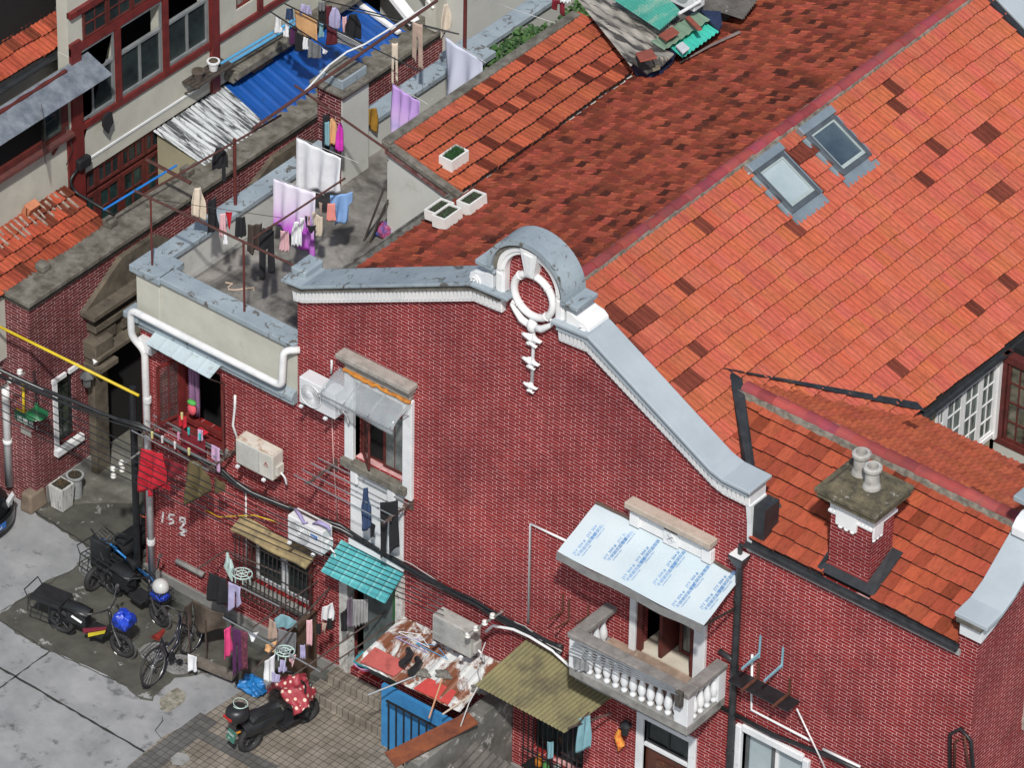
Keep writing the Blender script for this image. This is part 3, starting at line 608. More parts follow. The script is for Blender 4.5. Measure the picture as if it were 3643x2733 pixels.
# ================================================================ plastered house at upper left
FX = -7.6
B_ = thing('plaster_house', 'cream plastered house with dark red window bands at upper left', 'house', (FX, 6, 0))
zs = 5.83
def fy(px, py): return U(px, py, 'x', FX)
wins = [(fy(252, 440).y, fy(410, 350).y), (fy(421, 340).y, fy(578, 240).y), (fy(592, 235).y, fy(742, 150).y)]
ya_, yb_ = 2.7, 12
wh = [rect(wins[0][0], wins[0][1], zs+.06, 7.35), rect(wins[1][0], wins[1][1], zs+.06, 7.35), rect(wins[2][0], wins[2][1], zs+.06, 7.35)]
mb = MB(); mb.wall([(2.95, 4.78), (11.2, 4.78), (11.2, 9.5), (2.95, 9.5)], wh+[rect(7.25, 7.75, zs+.3, 7.5), rect(7.95, 8.5, zs+.3, 7.5)], PXp(FX), .25); mb.build('upper_wall', PLASTER, B_)
mb = MB(); mb.box(FX-.5, FX-.3, 2.9, 11, 3.2, 4.8); mb.build('lower_wall', REDW, B_)
mb = MB(); mb.box(FX-.25, FX, -6, 2.95, 3.0, 5.7); mb.build('side_plaster', PLASTER, B_)
mb = MB(); mb.box(FX-2.5, FX-.9, -6, 11.5, 3, 9.3); mb.box(FX-2.5, FX-.8, 11.0, 14, 3, 9.6); mb.build('black_infill', DARK, B_)  # solid black boxes filled in behind the facade openings
# red timber bands
mb = MB(); mb.box(FX, FX+.05, 2.95, 11.2, zs-.10, zs+.02); mb.box(FX, FX+.05, 2.95, 11.2, 7.36, 7.52)
for y_ in [3.10]+[w_[1]+.07 for w_ in wins]: mb.box(FX, FX+.055, y_-.06, y_+.06, zs+.02, 7.36)
mb.box(FX, FX+.07, wins[2][1]+.02, wins[2][1]+.22, 4.78, 8.6)
mb.box(FX, FX+.06, 2.95, 3.2, 4.1, 7.6); mb.box(FX-.02, FX+.08, 2.95, 11.2, 8.12, 8.24)
mb.box(FX, FX+.05, 7.80, 7.92, zs+.02, 7.5); mb.box(FX, FX+.05, 8.5, 8.64, zs+.02, 7.5)
mb.build('timber_band', REDP, B_)
mb = MB(); mb.box(FX, FX+.02, 2.98, 7.3, 5.02, 5.06); mb.build('string_course', WHITE, B_)
ALU = M_('grey_aluminium', (.30, .32, .33), (.22, .24, .25), 4, .4, metal=.3, bmp=.05)
CURT = M_('curtain_behind_glass', (.10, .12, .115), (.03, .04, .04), 2, .3, stretch=(1, 14, .4), bmp=0)
for k, (a, b) in enumerate(wins):
    mid = (a+b)/2
    f = sash(B_, PXp(FX), a+.02, b-.02, zs+.06, zs+.95, 2, 1, .05, .05, ALU, GLASS, -.02, .07)
    m = MB(); m.box(FX-.03, FX-.02, a+.08, mid-.04 if k != 1 else mid-.2, zs+.13, zs+.88); m.build('curtain', CURT, f)
    m = MB(); m.box(FX-.02, FX+.03, a+.02, a+.05, zs+.95, 7.3); m.box(FX-.02, FX+.03, b-.05, b-.02, zs+.95, 7.3); m.box(FX-.02, FX+.03, a+.02, b-.02, 7.3, 7.34); m.build('transom_frame', ALU, f)
CURTW = M_('net_curtain', (.34, .33, .29), (.10, .10, .09), 2, .6, stretch=(1, 16, .6), bmp=0)
for a, b in ((7.25, 7.75), (7.95, 8.5)): sash(B_, PXp(FX), a, b, zs+.3, 7.5, 2, 3, .05, .02, REDP, CURTW, .03)
# transom lattice under the upper eave
for i in range(9):
    a = 3.3+i*.62; 
    if i < 7: sash(B_, PXp(FX), a, a+.60, 7.53, 8.10, 2, 2, .04, .02, REDW, GLASS, -.04, .05, name='transom_window')
# lower band of red windows in the courtyard
for i in range(5):
    a = 3.0+i*.62
    sash(B_, PXp(FX-.1), a, a+.6, 3.35, 4.22, 2, 2, .07, .03, REDW, M_('teal_glass', (.03, .07, .065), (.012, .02, .02), 4, .2, bmp=0), -.05, .06, name='courtyard_window')
    sash(B_, PXp(FX-.1), a, a+.6, 4.30, 4.72, 3, 1, .05, .025, REDW, GLASS, -.05, .06, name='transom_window')
# upper tiled roof at far upper left, with gutter and metal rain hood
RL_ = thing('corner_roof', 'weathered orange tiled roof with black gutter in the upper left corner', 'roof', (-7, 1.5, 6))
ZE = 7.3
e0 = g(11, 640, 265, 'z', ZE); e1 = g(11, 0, 640, 'z', ZE)
ex = (e0.x+e1.x)/2
tile_roof('tiles', RL_, (ex-2.2, e0.y-6.0, ZE+2.2*.5), (0, 1, 0), (1, 0, -.5), 26, 8, .231, .308, TILE_C, PANT, tr(.8, 1.35, .08, (.35, .4, .4)), jit=.012)
mb = MB(); mb.box(ex-2.3, ex-.1, e0.y-6, e0.y-.02, ZE-2.5, ZE-.05); mb.build('wall_below', PLASTER, RL_)
mb = MB(); gutter(mb, (ex+.08, e0.y-6, ZE-.06), (ex+.08, e0.y+.05, ZE-.06), .07); mb.build('gutter', GUT, RL_, fixn=False)
mb = MB(); mb.hexa([(ex-2.2, e0.y-.05, ZE+1.02), (ex+.1, e0.y-.05, ZE-.10), (ex+.1, e0.y+.12, ZE-.10), (ex-2.2, e0.y+.12, ZE+1.02), (ex-2.2, e0.y-.05, ZE+1.18), (ex+.1, e0.y-.05, ZE+.06), (ex+.1, e0.y+.12, ZE+.06), (ex-2.2, e0.y+.12, ZE+1.18)]); mb.build('verge', M_('grey_verge', (.10, .11, .12), (.05, .055, .06), 4, .6), RL_)
# ================================================================ windows, doors and fittings of the front wall
OCH = M_('orange_foam_seal', (.55, .22, .03), (.40, .15, .03), 12, .9, bmp=.8)
def bx(name, b, mat, parent, bevel=0): 
    m = MB()
    for q in (b if isinstance(b[0], (tuple, list)) else [b]): m.box(*q)
    return m.build(name, mat, parent, bevel=bevel)
# left red casement
win = bx('window', [(-2.62, -1.64, .04, .12, 3.78, 3.86), (-2.62, -1.64, .04, .12, 5.1, 5.18), (-2.62, -2.55, .04, .12, 3.86, 5.1), (-1.71, -1.64, .04, .12, 3.86, 5.1)], REDP, H)
bx('sill', [(-2.7, -1.56, -.12, .04, 3.70, 3.78)], REDP, win, .01); bx('sill_stone', [(-2.72, -1.5, -.05, -.003, 3.55, 3.70)], CEMENT, win, .01)
def leaf(parent, hx, ang, w, z0, z1, nx, nz, fm, pm, y=.0):
    c_, s_ = cos(ang), sin(ang)
    P = lambda a, b, d: (hx+a*c_+d*s_*1, y-a*s_*1+d*c_, b) if True else None
    return sash(parent, P, 0, w, z0, z1, nx, nz, .05, .02, fm, pm, 0, .035, name='casement')
CLEARG = M_('see_through_glass', (.10, .09, .09), (.06, .05, .05), 2, .1, bmp=0, alpha=.35)
leaf(win, -2.60, radians(180-78), .47, 3.88, 5.08, 2, 4, REDP, CLEARG, .02); leaf(win, -1.66, radians(50), .45, 3.88, 5.08, 2, 4, REDW, CLEARG, .02)
PURP = M_('mauve_curtain_cloth', (.30, .16, .30), (.12, .06, .13), 2, .8, stretch=(22, 1, .6))
m = MB(); m.grid(lambda u, v: (-2.52+u*.26+.0*v, .16+.035*sin(u*24), 5.1-v*1.2), 24, 6); m.build('curtain', PURP, win, smooth=True, solid=.006)
# centre window
LIMEST = M_('pale_hood_stone', (.36, .34, .31), (.25, .235, .21), 5, .9, stain=(.16, .10, .09), st_scale=4, bmp=.4)
win = bx('window', [(1.03, 1.21, -.07, .12, 4.62, 6.62), (2.24, 2.43, -.07, .12, 4.62, 6.62), (1.21, 2.24, -.05, .1, 6.45, 6.62)], WHITE, H, .008)
bx('sill', [(1.0, 2.35, -.16, .1, 4.72, 4.86)], CAPST, win, .015)
bx('apron_panel', [(1.14, 2.24, -.05, -.003, 3.2, 4.70), (1.14, 2.3, -.10, -.052, 3.12, 3.24)], WHITE, win, .008)
bx('bracket', [(1.18, 1.34, -.12, -.052, 4.42, 4.70), (1.95, 2.12, -.12, -.052, 4.4, 4.70)], WHITE, win, .03)
bx('hood', [(.98, 2.50, -.24, 0, 6.90, 6.99), (1.02, 2.46, -.17, 0, 6.80, 6.90), (1.06, 2.42, -.10, 0, 6.66, 6.80)], LIMEST, win, .015)
sash(win, PY(0), 1.21, 2.24, 4.88, 6.45, 1, 1, .05, .02, REDW, DARK, .12, .05, 'frame')
leaf(win, 1.26, radians(38), .47, 4.93, 6.1, 2, 3, REDW, GLASS, .1); leaf(win, 2.20, radians(180-1), .46, 4.93, 6.1, 2, 3, REDW, M_('curtained_glass', (.20, .22, .21), (.07, .08, .08), 3, .15, bmp=0), .1)
m = MB()
pts = [(1.06+i*.085, -.09-.02*(i % 2), 6.63+random.uniform(-.02, .02)) for i in range(17)]; m.tube(pts, [random.uniform(.02, .055) for _ in pts], 6); m.build('foam_seal', OCH, win)
CLEAR = M_('clear_plastic', (.62, .68, .72), (.5, .56, .6), 2, .12, bmp=.1, fine=3, alpha=.30)
aw = thing('plastic_awning', 'clear curved plastic rain awning on thin rods above the centre window', 'awning', (1.75, 0, 6.5))
m = MB(); m.grid(lambda u, v: (.92+u*1.52, -.05-.5*sin(v*pi*.5)-.02*sin(u*9), 6.58-.16*v-.16*v*v*v), 12, 8); m.build('sheet', CLEAR, aw, smooth=True, solid=.006)
for x in (.95, 1.42, 1.92, 2.38):
    m = MB(); m.tube([(x, -.03, 6.56), (x, -.3, 6.50), (x, -.55, 6.36)], .014, 6); m.tube([(x, -.03, 6.30), (x, -.3, 6.48)], .01, 5); m.build('rod', STEEL, aw)
m = MB(); m.tube([(.90, -.56, 6.34), (2.44, -.56, 6.34)], .014, 6); m.build('front_rail', STEEL, aw)
# barred ground window with tan canopy
win = bx('window', [(-1.08, -1.0, -.03, .1, 1.18, 2.25), (.22, .30, -.03, .1, 1.18, 2.25), (-1.0, .22, -.03, .1, 2.17, 2.25)], REDW, H)
sash(win, PY(0), -1.0, -.40, 1.22, 2.17, 1, 1, .06, .02, WHITE, GLASS, .06, .05, 'frame'); sash(win, PY(0), -.38, .22, 1.22, 2.17, 1, 1, .06, .02, WHITE, GLASS, .06, .05, 'frame')
bx('sill', [(-1.14, .36, -.14, 0, 1.08, 1.18)], CEMENT, win, .01)
cage = thing('window_cage', 'dark iron security cage over the ground floor window', 'window grille', (-.4, 0, 1.0))
DKI = M_('dark_iron', (.045, .035, .032), (.02, .017, .016), 8, .7)
for i in range(19):
    x = -1.2+i*.092
    m = MB(); m.tube([(x, -.01, 2.2), (x, -.24, 2.2), (x, -.26, 1.02), (x, -.01, 1.02)], .0085, 5); m.build('bar', DKI, cage)
for z in (1.02, 1.30, 1.75, 2.2):
    m = MB(); m.bar((-1.25, -.262, z), (.52, -.262, z), .014, .02); m.build('rail', DKI, cage)
TAN = M_('tan_cement_sheet', (.34, .27, .14), (.20, .16, .09), 4, .9, stain=(.08, .07, .05), st_scale=5, bmp=.4)
can = MB(); can.grid(lambda u, v: (-1.22+u*1.62, -.02-.30*v, 2.46-.12*v+.02*sin(u*9)), 18, 4); tag(can.build('window_canopy', TAN, None, solid=.05), 'crumbling tan cement canopy above the barred ground window', 'canopy')
# doorway under the turquoise awning
door = bx('door', [(1.30, 1.95, .10, .16, .42, 2.55)], M_('grey_green_door', (.12, .15, .15), (.06, .08, .08), 3, .6), H)
bx('door_frame', [(1.02, 1.10, -.08, .1, .3, 2.75), (2.12, 2.26, -.08, .1, 1.2, 2.95), (.90, 1.02, -.05, -.003, .3, 2.5)], M_('flaking_white_post', (.66, .67, .66), (.34, .33, .31), 5, .8, stain=(.15, .13, .12), st_scale=5, st_lo=.58, st_hi=.66), door)
bx('door_panel', [(1.97, 2.1, .04, .12, .42, 2.5)], M_('green_door_edge', (.03, .14, .05), (.02, .08, .03), 3, .5), door)
TURQ = M_('turquoise_sheet', (.10, .42, .44), (.06, .30, .33), 1.5, .45, stain=(.05, .16, .17), st_scale=5, st_lo=.64, st_hi=.72)
def ribsheet(name, A, B, C_, D_, mat, n, amp, parent=None, ns=6, solid=.008, prof=None, jag=0):
    """A-B back edge, D-C front edge; ribs run back to front"""
    A, B, C_, D_ = map(Vector, (A, B, C_, D_)); nrm = (B-A).cross(D_-A).normalized()
    if nrm.z < 0: nrm = -nrm
    f = prof or (lambda s: sin(s*2*pi))
    m = MB(); K = 6; jj = [random.uniform(0, jag) for _ in range(n*K+1)]
    def fn(u, v):
        k = round(u*n*K); vv = min(1, v) + (jj[k]*max(0, v-.8)/.2 if jag else 0)
        return A.lerp(B, u).lerp(D_.lerp(C_, u), vv)+nrm*amp*f(u*n)
    m.grid(fn, n*K, ns)
    return m.build(name, mat, parent, solid=solid, smooth=False)
box_ = lambda s: 1 if (s % 1) < .45 else -1
t = ribsheet('metal_awning', (.92, -.01, 3.03), (2.26, -.01, 3.03), (2.30, -.55, 2.74), (.96, -.58, 2.74), TURQ, 7, .012, prof=lambda s: 1.6 if (s % 1) < .16 else 0)
tag(t, 'turquoise ribbed metal awning over the ground floor doorway', 'awning')
# pale metal awning above the left red window
q = [g(21, 1250, 1142, 'y', -.02), g(21, 1775, 1400, 'y', -.02), g(21, 1650, 1545, 'y', -.48), g(21, 1148, 1268, 'y', -.48)]
t = ribsheet('metal_awning', q[0], q[1], q[2], q[3], M_('pale_blue_sheet', (.47, .56, .60), (.40, .49, .54), 1.5, .45, stain=(.3, .34, .36), st_scale=6), 5, .006, prof=lambda s: 1.5 if (s % 1) < .1 else 0)
tag(t, 'plain pale blue metal awning above the open red casement window', 'awning')
for k in (0, 1):
    a, b = q[k], q[3-k]
    m = MB(); m.bar(a+Vector((.03-.06*k, 0, -.5)), b+Vector((.03-.06*k, .03, -.03)), .025, .025); m.build('awning_strut', DKI, t)
# ---------------------------------------------------------------- balcony
BX0, BX1, BYF = 6.40, 8.74, -.98
bal = bx('balcony', [(BX0, BX1, BYF, -.003, 3.70, 3.88), (BX0+.06, BX1-.06, BYF+.07, -.003, 3.60, 3.70), (BX0+.14, BX1-.14, BYF+.2, -.003, 3.48, 3.60)], M_('stained_balcony_stone', (.30, .30, .29), (.17, .165, .155), 3, .85, stain=(.075, .065, .055), st_scale=4, bmp=.4), H, .015)
RAILM = M_('grey_balcony_rail', (.26, .25, .24), (.15, .14, .135), 4, .85, stain=(.48, .47, .45), st_scale=5, st_lo=.68, st_hi=.72)
bx('handrail', [(BX0-.03, BX1+.03, BYF-.04, BYF+.18, 4.47, 4.57)], RAILM, bal, .02); bx('handrail', [(BX0-.03, BX0+.19, BYF+.18, -.003, 4.47, 4.57)], RAILM, bal, .02); bx('handrail', [(BX1-.19, BX1+.03, BYF+.18, -.003, 4.47, 4.57)], RAILM, bal, .02)
for (a, b) in ((BX0, BX0+.24), (BX1-.26, BX1)): bx('corner_post', [(a, b, BYF-.01, BYF+.16, 3.88, 4.47)], WHITE, bal, .01)
bx('corner_post', [(BX1-.16, BX1, -.2, -.003, 3.88, 4.47)], WHITE, bal, .01)
BALP = [(.055, 0), (.055, .06), (.03, .08), (.05, .12), (.072, .2), (.06, .3), (.035, .4), (.028, .46), (.05, .49), (.055, .52), (.055, .59)]
m0 = MB(); m0.lathe((BX0+.36, BYF+.07, 3.88), BALP, 12); b0 = m0.build('baluster', WHITE, bal, smooth=True)
def addb(x, y):
    c = b0.copy(); COL.objects.link(c); c.parent = bal; c.location = b0.location+Vector((x-(BX0+.36), y-(BYF+.07), 0)); WL[c.name] = wloc(b0)
for i in range(1, 11): addb(BX0+.36+i*.172, BYF+.07)
for i in range(4): addb(BX1-.08, BYF+.26+i*.17)
for i in range(4): addb(BX0+.08, BYF+.26+i*.17)
bx('balcony_floor', [(BX0+.1, BX1-.1, BYF+.17, .3, 3.881, 3.90)], M_('bare_floor_screed', (.33, .25, .19), (.2, .14, .11), 4, .9, stain=(.5, .45, .38), st_scale=3), bal)
dr = bx('balcony_door', [(6.86, 6.98, -.06, .1, 3.9, 6.0), (8.12, 8.34, -.06, .1, 3.9, 6.0)], WHITE, H, .01)
bx('marble_floor', [(6.98, 8.12, .02, .95, 3.90, 3.93)], M_('cream_marble', (.60, .56, .47), (.50, .46, .38), 2, .3), dr)
bx('door_frame', [(6.98, 7.08, -.01, .06, 3.93, 5.95), (8.03, 8.12, -.01, .06, 3.93, 5.95)], REDW, dr)
bx('inner_wall', [(6.9, 8.2, .84, .9, 3.93, 5.95)], M_('dim_plaster', (.16, .14, .13), (.09, .08, .08), 2, .9), dr)
m = MB(); m.obox((7.42, .45, 4.9), (.0, .42, 0), (.03, 0, 0), (0, 0, .95)); m.build('door_leaf', REDW, dr)
m = MB(); m.obox((8.0, .35, 4.9), (.0, .30, 0), (.02, 0, 0), (0, 0, .95)); m.build('door_leaf', REDW, dr)
sash(dr, PY(.0), 7.55, 7.98, 3.94, 5.9, 1, 2, .06, .03, REDW, M_('curtained_door_glass', (.20, .22, .21), (.05, .06, .06), 2, .2, stretch=(9, 1, 1), bmp=0), .35, .04, 'door_leaf')
pan = bx('hood_panel', [(6.86, 8.42, -.08, 0, 6.42, 6.66)], WHITEC, H, .008)
bx('hood_block', [(6.84, 7.02, -.12, -.081, 6.42, 6.68)], WHITEC, pan, .006); bx('hood_block', [(7.5, 7.78, -.12, -.081, 6.40, 6.70)], WHITEC, pan, .006); bx('hood_block', [(8.24, 8.42, -.12, -.081, 6.42, 6.68)], WHITEC, pan, .006)
m = MB()
for (x, s) in ((7.64, .10),):
    for dx, dz in ((0, .045), (0, -.045), (.05, 0), (-.05, 0)): m.obox((x+dx*1.1, -.125, 6.55+dz*1.1), (s*.33, 0, s*.25), (0, .006, 0), (-s*.25, 0, s*.33))
m.build('lozenge', M_('lozenge_relief', (.70, .73, .75), (.62, .65, .68), 3, .5), pan)
bx('hood_moulding', [(6.9, 8.38, -.12, 0, 6.66, 6.78)], WHITE, pan, .01); bx('hood_stone', [(6.80, 8.46, -.22, 0, 6.78, 6.90)], M_('peeling_hood_stone', (.46, .40, .34), (.36, .31, .26), 5, .9, stain=(.25, .06, .04), st_scale=6, st_lo=.66, st_hi=.72, bmp=.5), pan, .02)
# film covered awning
q0, q1, q2, q3 = Vector((6.10, -.01, 6.39)), Vector((8.93, -.01, 6.39)), Vector((8.93, -.93, 5.98)), Vector((6.04, -.88, 5.93))
FILM = M_('film_covered_steel', (.52, .60, .64), (.47, .56, .61), .8, .35, stain=(.36, .42, .46), st_scale=6, st_lo=.7, st_hi=.73)
m = MB()
def fa(u, v):
    p = q0.lerp(q1, u).lerp(q3.lerp(q2, u), v); return p+Vector((0, 0, .012*sin(u*11+v*3)+.008*sin(v*9+u*4)))
m.grid(fa, 30, 10); aw = m.build('steel_awning', FILM, None, solid=.01)
tag(aw, 'large pale blue film covered steel awning with blue print over the balcony', 'awning')
m = MB(); m.grid(lambda u, v: fa(u, 1)+Vector((0, -.015-.03*v+.01*sin(u*17), -.13*v+.008*sin(u*23))), 40, 2); m.build('bare_edge', M_('shiny_steel_edge', (.55, .54, .52), (.4, .39, .38), 5, .3, metal=.85, bmp=.2, fine=9), aw, solid=.006)
m = MB(); m.grid(lambda u, v: fa(u, 0)+Vector((0, .008-.045*v, .045-.02*v+.006*sin(u*40))), 60, 1); m.build('sealant', M_('brown_sealant', (.11, .075, .06), (.07, .05, .04), 9, .9), aw, solid=.01)
for x in (6.14, 8.88):
    m = MB(); m.bar((x, 0, 5.75), (x, -.86, 5.93), .03, .03); m.build('awning_strut', DKI, aw)
BLUE = M_('blue_print', (.10, .27, .55), (.10, .27, .55), 2, .5, bmp=0)
def textmesh(body, size, T, mat, parent, name='print', ext=0.0, xs=1):
    cu = bpy.data.curves.new('tmp', 'FONT'); cu.body = body; cu.size = size; cu.extrude = ext; cu.resolution_u = 2; cu.align_x = 'LEFT'
    ob = bpy.data.objects.new('tmp', cu); COL.objects.link(ob); dg = bpy.context.evaluated_depsgraph_get(); me = bpy.data.meshes.new_from_object(ob.evaluated_get(dg)); bpy.data.objects.remove(ob)
    org = wloc(parent)
    me.transform(Matrix.Diagonal((xs, 1, 1, 1)))
    me.transform(Matrix.Translation(-org) @ T); me.materials.clear(); me.materials.append(mat); me.name = name
    o = bpy.data.objects.new(name, me); COL.objects.link(o)
    if parent: o.parent = parent
    WL[o.name] = org; return o
def frame(o, ex, ey):
    ex, ey = Vector(ex).normalized(), Vector(ey).normalized(); ez = ex.cross(ey); ey = ez.cross(ex); M = Matrix((ex, ey, ez)).transposed().to_4x4(); M.translation = Vector(o); return M
slope = (q0-q3).normalized()
for i, u in enumerate((.10, .27, .44, .61, .78, .93)):
    for j in range(3):
        v = .93-.36*j+(-.16 if i % 2 else 0)
        if v > .98 or v-.30 < -.02: continue
        p = fa(u, v)+Vector((0, 0, .016))
        ey = -(q1-q0).normalized()
        textmesh('JYY 304 #', .072, frame(p, slope, ey), BLUE, aw); textmesh('不锈钢双面覆膜', .068, frame(fa(u+.028, v)+Vector((0, 0, .018)), slope, ey), BLUE, aw); textmesh('STAINLESS STEEL', .030, frame(fa(u+.045, v-.04)+Vector((0, 0, .02)), slope, ey), BLUE, aw)
# lower brown door with transom, kitchen window with bars, white window
dd = bx('brown_door', [(7.2, 8.1, .06, .12, .3, 2.05)], M_('brown_door_wood', (.10, .032, .018), (.06, .02, .013), 4, .4), H)
bx('door_frame', [(7.06, 7.2, -.04, .1, .3, 2.75), (8.1, 8.24, -.04, .1, .3, 2.75), (7.2, 8.1, -.04, .1, 2.62, 2.75), (7.2, 8.1, .0, .1, 2.05, 2.12)], WHITE, dd, .006)
bx('door_panel', [(7.42, 7.9, .04, .058, 1.0, 1.85), (7.47, 7.85, .028, .039, 1.06, 1.79)], M_('carved_brown_wood', (.13, .05, .03), (.05, .02, .014), 9, .4), dd, .006)
sash(dd, PY(0), 7.2, 8.1, 2.12, 2.62, 2, 1, .05, .03, BLACKM, GLASS, .04, .05, 'transom')
ww = bx('window', [(9.0, 9.12, -.07, .1, 2.0, 3.5), (10.3, 10.42, -.07, .1, 2.0, 3.5), (9.12, 10.3, -.07, .1, 3.42, 3.56), (8.96, 10.46, -.14, .02, 1.92, 2.02)], WHITE, H, .02)
sash(ww, PY(0), 9.14, 9.70, 2.04, 3.40, 1, 1, .06, .02, M_('grey_window_frame', (.10, .11, .11), (.06, .065, .07), 4, .5), GLASSP, .05, .05, 'sash'); sash(ww, PY(0), 9.70, 10.28, 2.04, 3.40, 1, 1, .06, .02, WHITEC, GLASSP, .07, .05, 'sash')
kw = sash(H, PY(0), 4.95, 6.0, .75, 2.35, 3, 2, .05, .03, BLACKM, GLASS, .1, .05, 'window')
cg = thing('window_cage', 'black iron window cage holding kitchen clutter beneath the green corrugated roof', 'window grille', (5.6, 0, .6))
for i in range(12):
    x = 5.0+i*.1
    m = MB(); m.tube([(x, -.01, 2.3), (x, -.30, 2.3), (x, -.30, .62), (x, -.01, .62)], .011, 5); m.build('bar', BLACKM, cg)
for z in (.62, 1.0, 2.3):
    m = MB(); m.bar((4.98, -.31, z), (6.12, -.31, z), .02, .02); m.build('rail', BLACKM, cg)
m = MB(); m.box(4.99, 6.11, -.29, -.01, .60, .61); m.build('shelf', BLACKM, cg)
cols = [((.55, .2, .03), 'orange'), ((.07, .22, .06), 'green'), ((.45, .47, .45), 'pale'), ((.4, .05, .04), 'red'), ((.06, .12, .2), 'blue')]
for i, (c, n) in enumerate(cols):
    m = MB(); m.lathe((5.2+i*.19, -.14-.05*(i % 2), .613), [(.05, 0), (.065, .03), (.06, .14+.03*(i % 3)), (.03, .2), (.028, .24)], 10)
    tag(m.build('kitchen_jar', M_('jar_'+n, c, None, 4, .4), None, smooth=True), n+' jar standing on the shelf of the black kitchen window cage', 'jar')
# far right side window in the end wall
sw = bx('window', [(XR-.02, XR+.07, 1.42, 1.60, 4.75, 6.7), (XR-.02, XR+.07, 1.6, 2.9, 6.5, 6.7), (XR-.02, XR+.16, 1.36, 3.0, 6.7, 6.86), (XR-.02, XR+.14, 1.40, 3.0, 4.9, 5.0)], M_('old_window_stone', (.42, .39, .36), (.28, .25, .22), 4, .9, bmp=.4), H, .015)
sash(sw, PXp(XR), 1.62, 2.25, 5.0, 6.5, 1, 2, .06, .03, WHITEC, GLASS, .1, .05, 'sash')
# ---------------------------------------------------------------- pipes
def pipe(name, label, cat, pts, r, mat, n=10, joints=()):
    m = MB(); m.tube(pts, r, n)
    for k in joints: 
        a = Vector(pts[k]); b = Vector(pts[k+1]); c = (a+b)/2; d = (b-a).normalized()*.05; m.tube([c-d, c+d], r*1.18, n)
    o = m.build(name, mat, None, smooth=True); tag(o, label, cat); return o
def arc(p, pts, k=4): # rounded polyline
    out = [Vector(pts[0])]
    for i in range(1, len(pts)-1):
        a, b, c = Vector(pts[i-1]), Vector(pts[i]), Vector(pts[i+1]); r = min(p, (b-a).length*.45, (c-b).length*.45)
        s = b+(a-b).normalized()*r; e = b+(c-b).normalized()*r
        for j in range(k+1): t = j/k; out.append(s.lerp(b, t).lerp(b.lerp(e, t), t))
    out.append(Vector(pts[-1])); return out
zt = 5.80
pp = [(-3.21, -.1, .03), (-3.24, -.1, 4.95), (-3.42, -.22, 5.25), (-3.40, -.24, zt), (-.14, -.24, zt), (-.13, -.2, 6.5), (0.06, -.02, 6.5)]
PIPEW = pipe('drainpipe', 'thick white drainpipe looping along the terrace parapet and down the house corner', 'pipe', arc(.12, pp), .062, PVC, 12)
for z in (.9, 2.4, 3.9):
    m = MB(); m.lathe((-3.215, -.1, z), [(.07, 0), (.074, .02), (.074, .1), (.07, .12)], 12); m.build('collar', PVC, PIPEW)
m = MB(); m.box(-3.36, -3.06, -.14, -.01, 4.95, 5.2); m.build('rain_head', PVC, PIPEW, bevel=.01)
pipe('drainpipe', 'slim white conduit bent above and beside the balcony awning', 'pipe', [g(33, 590, 1385, 'y', -.03), g(33, 305, 1248, 'y', -.03), g(43, 287, 520, 'y', -.03)], .022, PVC, 8)
xb = g(43, 1925, 600, 'y', -.09).x
m = MB(); m.tube([(xb, -.09, 6.75), (xb-.01, -.09, 0.05)], .058, 12)
for z in (1.2, 2.9, 4.6, 6.0): m.lathe((xb-.005, -.09, z), [(.07, 0), (.07, .07)], 12)
DP = m.build('downpipe', GUT, None, smooth=False); tag(DP, 'black cast iron downpipe with hopper at the foot of the gable', 'pipe')
m = MB(); m.hexa([(xb-.07, -.16, 6.66), (xb+.07, -.16, 6.66), (xb+.07, -.02, 6.66), (xb-.07, -.02, 6.66), (xb-.15, -.24, 6.88), (xb+.15, -.24, 6.88), (xb+.15, -.01, 6.88), (xb-.15, -.01, 6.88)]); m.box(xb-.03, xb+.03, -.13, -.07, 6.88, 7.1); m.build('hopper', GUT, DP, bevel=.01)
m = MB(); m.hexa([(xb-.12, -.21, 6.882), (xb+.12, -.21, 6.882), (xb+.12, -.03, 6.882), (xb-.12, -.03, 6.882), (xb-.13, -.22, 6.90), (xb+.13, -.22, 6.90), (xb+.13, -.02, 6.90), (xb-.13, -.02, 6.90)]); m.build('bird_droppings', WHITE, DP)
pipe('downpipe', 'black waste pipe bending out behind the right end of the balcony', 'pipe', arc(.08, [(8.62, -.05, 4.78), (8.9, -.05, 4.72), (8.9, -.05, 3.45), (9.0, -.06, 3.4)]), .045, GUT, 10)
pipe('conduit', 'white plastic conduit below the blue wall brackets', 'pipe', [g(44, 42, 440, 'y', -.02), g(44, 38, 690, 'y', -.02), g(44, 305, 830, 'y', -.02)], .022, PVC, 8)
pipe('conduit', 'short white conduit low on the right of the front wall', 'pipe', [g(44, 362, 868, 'y', -.03), g(44, 530, 950, 'y', -.03)], .026, PVC, 8)
pipe('conduit', 'thin slanting white rod hanging below the black tray', 'pipe', [g(44, 243, 685, 'y', -.15), g(44, 372, 955, 'y', -.15)], .014, PVC, 6)
pipe('conduit', 'pinkish drain hose running down from the upper white air conditioner', 'hose', [g(32, 622, 420, 'y', -.02), g(32, 632, 720, 'y', -.02), g(32, 668, 1240, 'y', -.02)], .011, M_('pink_hose', (.55, .32, .30), (.45, .25, .24), 4, .6), 6)
pipe('conduit', 'bent white refrigerant pipe rising beside the rust stained air conditioner', 'pipe', [g(31, 1850, 235, 'y', -.03), g(31, 1848, 330, 'y', -.03), g(31, 1832, 470, 'y', -.03), g(31, 1868, 575, 'y', -.05)], .022, PVC, 8)
pipe('conduit', 'short white pipe stub with rusty tip above the upper air conditioner', 'pipe', [g(22, 618, 1395, 'y', -.03), g(22, 620, 1420, 'y', -.05), g(22, 617, 1500, 'y', -.06)], .02, PVC, 8)
